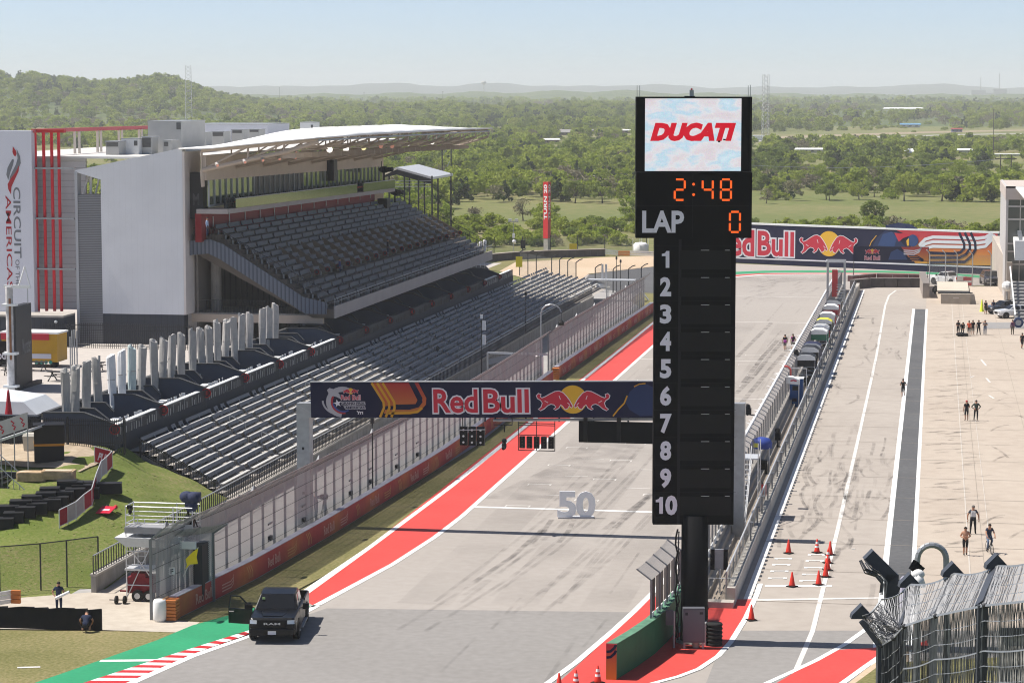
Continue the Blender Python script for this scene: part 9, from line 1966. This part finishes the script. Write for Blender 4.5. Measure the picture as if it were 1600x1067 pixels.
# photographer behind the debris fence, workers in the upper stand
q=onx(478,838,-40.2);person('person in a dark navy jacket filming behind the debris fence',(-39.9,q.y+1.5,.03),2.2+.0,nvy,nvy,dict(er=(.26,-.16,1.34),wr=(.14,-.42,1.45),mr=(.1,-.48,1.47),el=(-.26,-.16,1.34),wl=(-.12,-.42,1.45),ml=(-.08,-.48,1.47)),long_sleeve=True,h=1.08);mb=MB();pp_=S.objects['person'].location
cx_,cy_=-39.9,q.y+1.5;t=thing('film_camera','black shoulder camera on a tripod by the person behind the fence','camera',(cx_+.5,cy_-.1,0));mb=MB();mb.b2((-.12,-.3,1.45),(.35,.05,1.75),blackp);mb.build('body',t,world=False);mb=MB()
for a in (0,2.1,4.2): mb.tube((.1,-.1,1.45),(.1+.4*math.cos(a),-.1+.4*math.sin(a),0),.025,blackp,5)
mb.build('tripod',t,world=False)
for px,py,lb,c in ((531,441,'person in blue working among the front rows of the upper stand',cloth('royal_blue',(.02,.03,.14))),(606,404,'person in black standing in the aisle of the upper stand',blk_),(324,371,'person in pale blue at the top left of the upper stand',lbl)):
    i=4 if px<600 and px>400 else 5 if px>600 else 15;x,z=urow(i);q=onx(px,py,x);person(lb,(x,q.y,z+.02),PI/2,c,nvy,{},long_sleeve=True)

# ------------------------------------------------------------------ nearest fence, bottom right, and the bank it stands on
emb=patchy('bank_grass',((0.07,.085,.025),(.11,.12,.04),(.19,.165,.08)),.2,2)
def bank_z(d,px): return 12.3 if d<64 else max(-.3,12.3*(1-(d-64)/34))
mb=MB();vs=[];fs=[];nd,npx=16,14
for i in range(nd):
    d=lerp(40,100,i/(nd-1))
    for j in range(npx):
        px=lerp(1375+(0 if d<66 else (d-66)*4),2300,(j/(npx-1))**1.5);x,y=cam_xy(d,px);vs.append((x,y,bank_z(d,px)-(2.5 if j==0 else 0)))
for i in range(nd-1):
    for j in range(npx-1): a=i*npx+j;fs.append((a,a+1,a+npx+1,a+npx))
mb.add(vs,fs,emb);struct(mb,'terrain_bank')
def dp(px,py,d): r=ray(px,py);return EYE+r*(d/r.dot(FW))
BP=[(1378,1008,58.0),(1396,997,57.3),(1413,978,56.8),(1462,962,55.5),(1538.5,946,53.5),(1626,937,51.2),(1720,930,48.7)]
TP=[(1348,962,58.2),(1377,936,58.6),(1423.5,913,58.0),(1491.5,896,56.6),(1560,884,54.8),(1640,866,52.4),(1740,850,49.8)]
# columns of equal count between successive stations
near=thing('near_debris_fence','large grey wire debris fence with leaning top filling the bottom right corner','fence',tuple(dp(1462,1060,55.5)))
wire=M('fence_wire',(.29,.29,.295),.5,.2);wired=M('fence_wire_dark',(.09,.092,.10),.5,.4);cab2=M('fence_cable',(.30,.31,.32),.4,.5)
B3=[dp(*p) for p in BP];T3=[dp(*p) for p in TP]
w1=MB();w2=MB();cb=MB();HV=5.0
def wirepath(mb,pts,r,mat): 
    for a,b in zip(pts,pts[1:]): mb.tube(a,b,r,mat,3)
for i in range(len(B3)-1):
    n=max(3,int((B3[i+1]-B3[i]).length/.042))
    for k in range(n):
        f=k/n;b=B3[i].lerp(B3[i+1],f);tp_=T3[i].lerp(T3[i+1],f);sag=Vector((0,0,-.10*math.sin(PI*f)))
        def mid(u): return b.lerp(tp_,u)+sag*u
        jx=Vector((rnd.uniform(-.014,.014),0,0));wirepath(w1,[mid(u)+jx*((-1)**j) for j,u in enumerate((0,.25,.5,.75,1))],.0105,wire if rnd.random()<.65 else wired)
        wirepath(w2,[b+Vector((jx.x*((-1)**j)*1.2,0,-HV*u)) for j,u in enumerate(np.linspace(0,1,13))],.0105,wire if rnd.random()<.55 else wired)
    for u in (.0,.25,.5,.75,1.0):
        P=[]
        for k in range(9): f=k/8;P.append(B3[i].lerp(B3[i+1],f).lerp(T3[i].lerp(T3[i+1],f),u)+Vector((0,0,-.10*math.sin(PI*f)*u)))
        wirepath(cb,P,.028 if u==1 else .032 if u==0 else .014,cab2)
    for k in range(1,15):
        z=-k*.34;P=[B3[i].lerp(B3[i+1],f)+Vector((0,0,z-.05*math.sin(PI*f))) for f in np.linspace(0,1,7)];wirepath(cb,P,.012 if k % 3 else .022,cab2)
w1.build('leaning_netting',near);w2.build('netting',near);cb.build('cables',near)
fp=M('fence_box_post',(.06,.066,.08),.5)
for i in (0,2,3,4,5,6):
    b=B3[i]+FW*.3+Vector((0,0,-.08));tt=T3[i]+FW*.2+Vector((0,0,-.16));w=.22 if i==4 else .14;mb=MB();mb.beam(b+Vector((0,0,-HV)),b+Vector((0,0,.05)),w,.3,fp,tuple(FW));mb.beam(b,tt,w,.26,fp,tuple(FW));mb.build('post',near)
    mb=MB();r_=RT*.26;up_=Vector((0,0,1));c=T3[i]+FW*.12+Vector((0,0,-.1));mb.prism([c-r_,c-r_*.9+up_*.1,c+up_*.34,c+r_*1.15+up_*.02,c+r_],FW*.3,fp);mb.build('post_head',near)
for i in range(7): mb=MB();mb.ball(tuple(B3[i]),.06,darkst);mb.build('clamp',near)
# torn end of the netting at the left
mb=MB()
for k in range(46): a=B3[0].lerp(B3[2],rnd.random());b=T3[0].lerp(T3[1],rnd.random())+Vector((0,0,-.1));wirepath(mb,[a,a.lerp(b,.5)+Vector((rnd.uniform(-.12,.12),0,rnd.uniform(-.15,.1))),b],.009,wired)
for k in range(40): x=rnd.random();a=B3[0].lerp(B3[2],x);wirepath(mb,[a,a+Vector((rnd.uniform(-.1,.1),0,-1.2)),a+Vector((rnd.uniform(-.15,.1),0,-HV))],.009,wired)
mb.build('bunched_netting',near)
t=thing('leaning_post','dark steel fence post with bent head and hanging cable bundles beside the near fence','post',tuple(dp(1394,960,61)));mb=MB();mb.beam(dp(1393,1010,61)+Vector((0,0,-4.6)),dp(1393,896,61),.32,.32,fp,tuple(FW));mb.beam(dp(1395,903,61),dp(1356,865,61),.32,.32,fp,tuple(FW));mb.build('post',t);mb=MB()
for k in range(9): o_=Vector((0,0,-.12*rnd.random()))+RT*rnd.uniform(-.15,.05);wirepath(mb,[dp(1350,872,60.8)+o_,dp(1360,884,60.7)+o_*1.5,dp(1374,893,60.7)+o_,dp(1384,905,60.7)+o_,dp(1382,922,60.7)+o_],.018,wired if k % 3 else cab2)
mb.build('cable_bundle',t);mb=MB();mb.prism([dp(1400,902,61),dp(1410,910,61),dp(1404,925,61),dp(1399,925,61)],FW*.2,M('post_brace',(.06,.065,.075),.5));mb.build('brace',t)
t=thing('pipe_hoop','grey bent pipe hoop rising behind the near fence','hoop',tuple(dp(1456,1000,60)));mb=MB();P=[dp(1433,1010,60),dp(1433,880,60)]+[dp(1456-22.5*math.cos(a),873-22*math.sin(a),60) for a in np.linspace(0.1,PI-.1,10)]+[dp(1478.5,880,60),dp(1479,1010,60)];mb.path(P,.075,steel,8);mb.build('pipe',t);mb=MB();b=dp(1479,1000,60);mb.tube(b,b+Vector((0,0,-3.6)),.09,steel,8);b=dp(1433,1000,60);mb.tube(b,b+Vector((0,0,-3.6)),.09,steel,8);mb.build('foot',t)
t=thing('rain_hood','dark folded camera hood with a white cloth tied to the pipe hoop','cover',tuple(dp(1431,898,59.5)));mb=MB()
for a,b in (((1424,890),(1432,876)),((1427,893),(1436,880)),((1432,896),(1441,884))): p,q=dp(*a,59.7),dp(*b,59.7);mb.beam(p,q,.16,.05,blk_,tuple(FW))
mb.build('flaps',t);mb=MB();c=dp(1435,897,59.6);mb.ball(tuple(c),.13,cloudw,(1.2,.8,1));mb.tube(c,c+Vector((0,0,-.3)),.1,cloudw,8,.2);mb.build('cloth',t,True)
c=dp(1415,910,59.6);mb=MB();mb.ball(tuple(c),.17,M('lilac_cloth',(.42,.40,.50),.8,n=.2,ns=9),(.9,.7,1.1));mb.tube(c,c+Vector((0,0,-.6)),.12,M('lilac_cloth',(.42,.40,.50),.8),8,.16);tag(mb.build('lilac_bag'),'lilac cloth bag hanging beside the leaning post','bag',)
q0,q1=dp(1562,992,62),dp(1720,992,60);t=thing('pale_panel','pale panel fence standing behind the near wire fence','fence',tuple(q0));mb=MB();mb.hexa([q0+Vector((0,0,-5)),q1+Vector((0,0,-5)),q1+FW*.1+Vector((0,0,-5)),q0+FW*.1+Vector((0,0,-5)),q0,q1,q1+FW*.1,q0+FW*.1],M('pale_panel_paint',(.52,.50,.47),.7,n=.05,ns=1));mb.build('panel',t);mb=MB();mb.beam(q0-FW*.05+Vector((0,0,.1)),q1-FW*.05+Vector((0,0,.1)),.1,.2,darkst);mb.build('top_rail',t)
mb=MB();a,b=dp(1480,958,57.5),dp(1720,938,54);mb.hexa([a+Vector((0,0,-.55)),b+Vector((0,0,-.55)),b+FW*.04+Vector((0,0,-.55)),a+FW*.04+Vector((0,0,-.55)),a,b,b+FW*.04,a+FW*.04],M('dark_banner',(.03,.032,.04),.8));
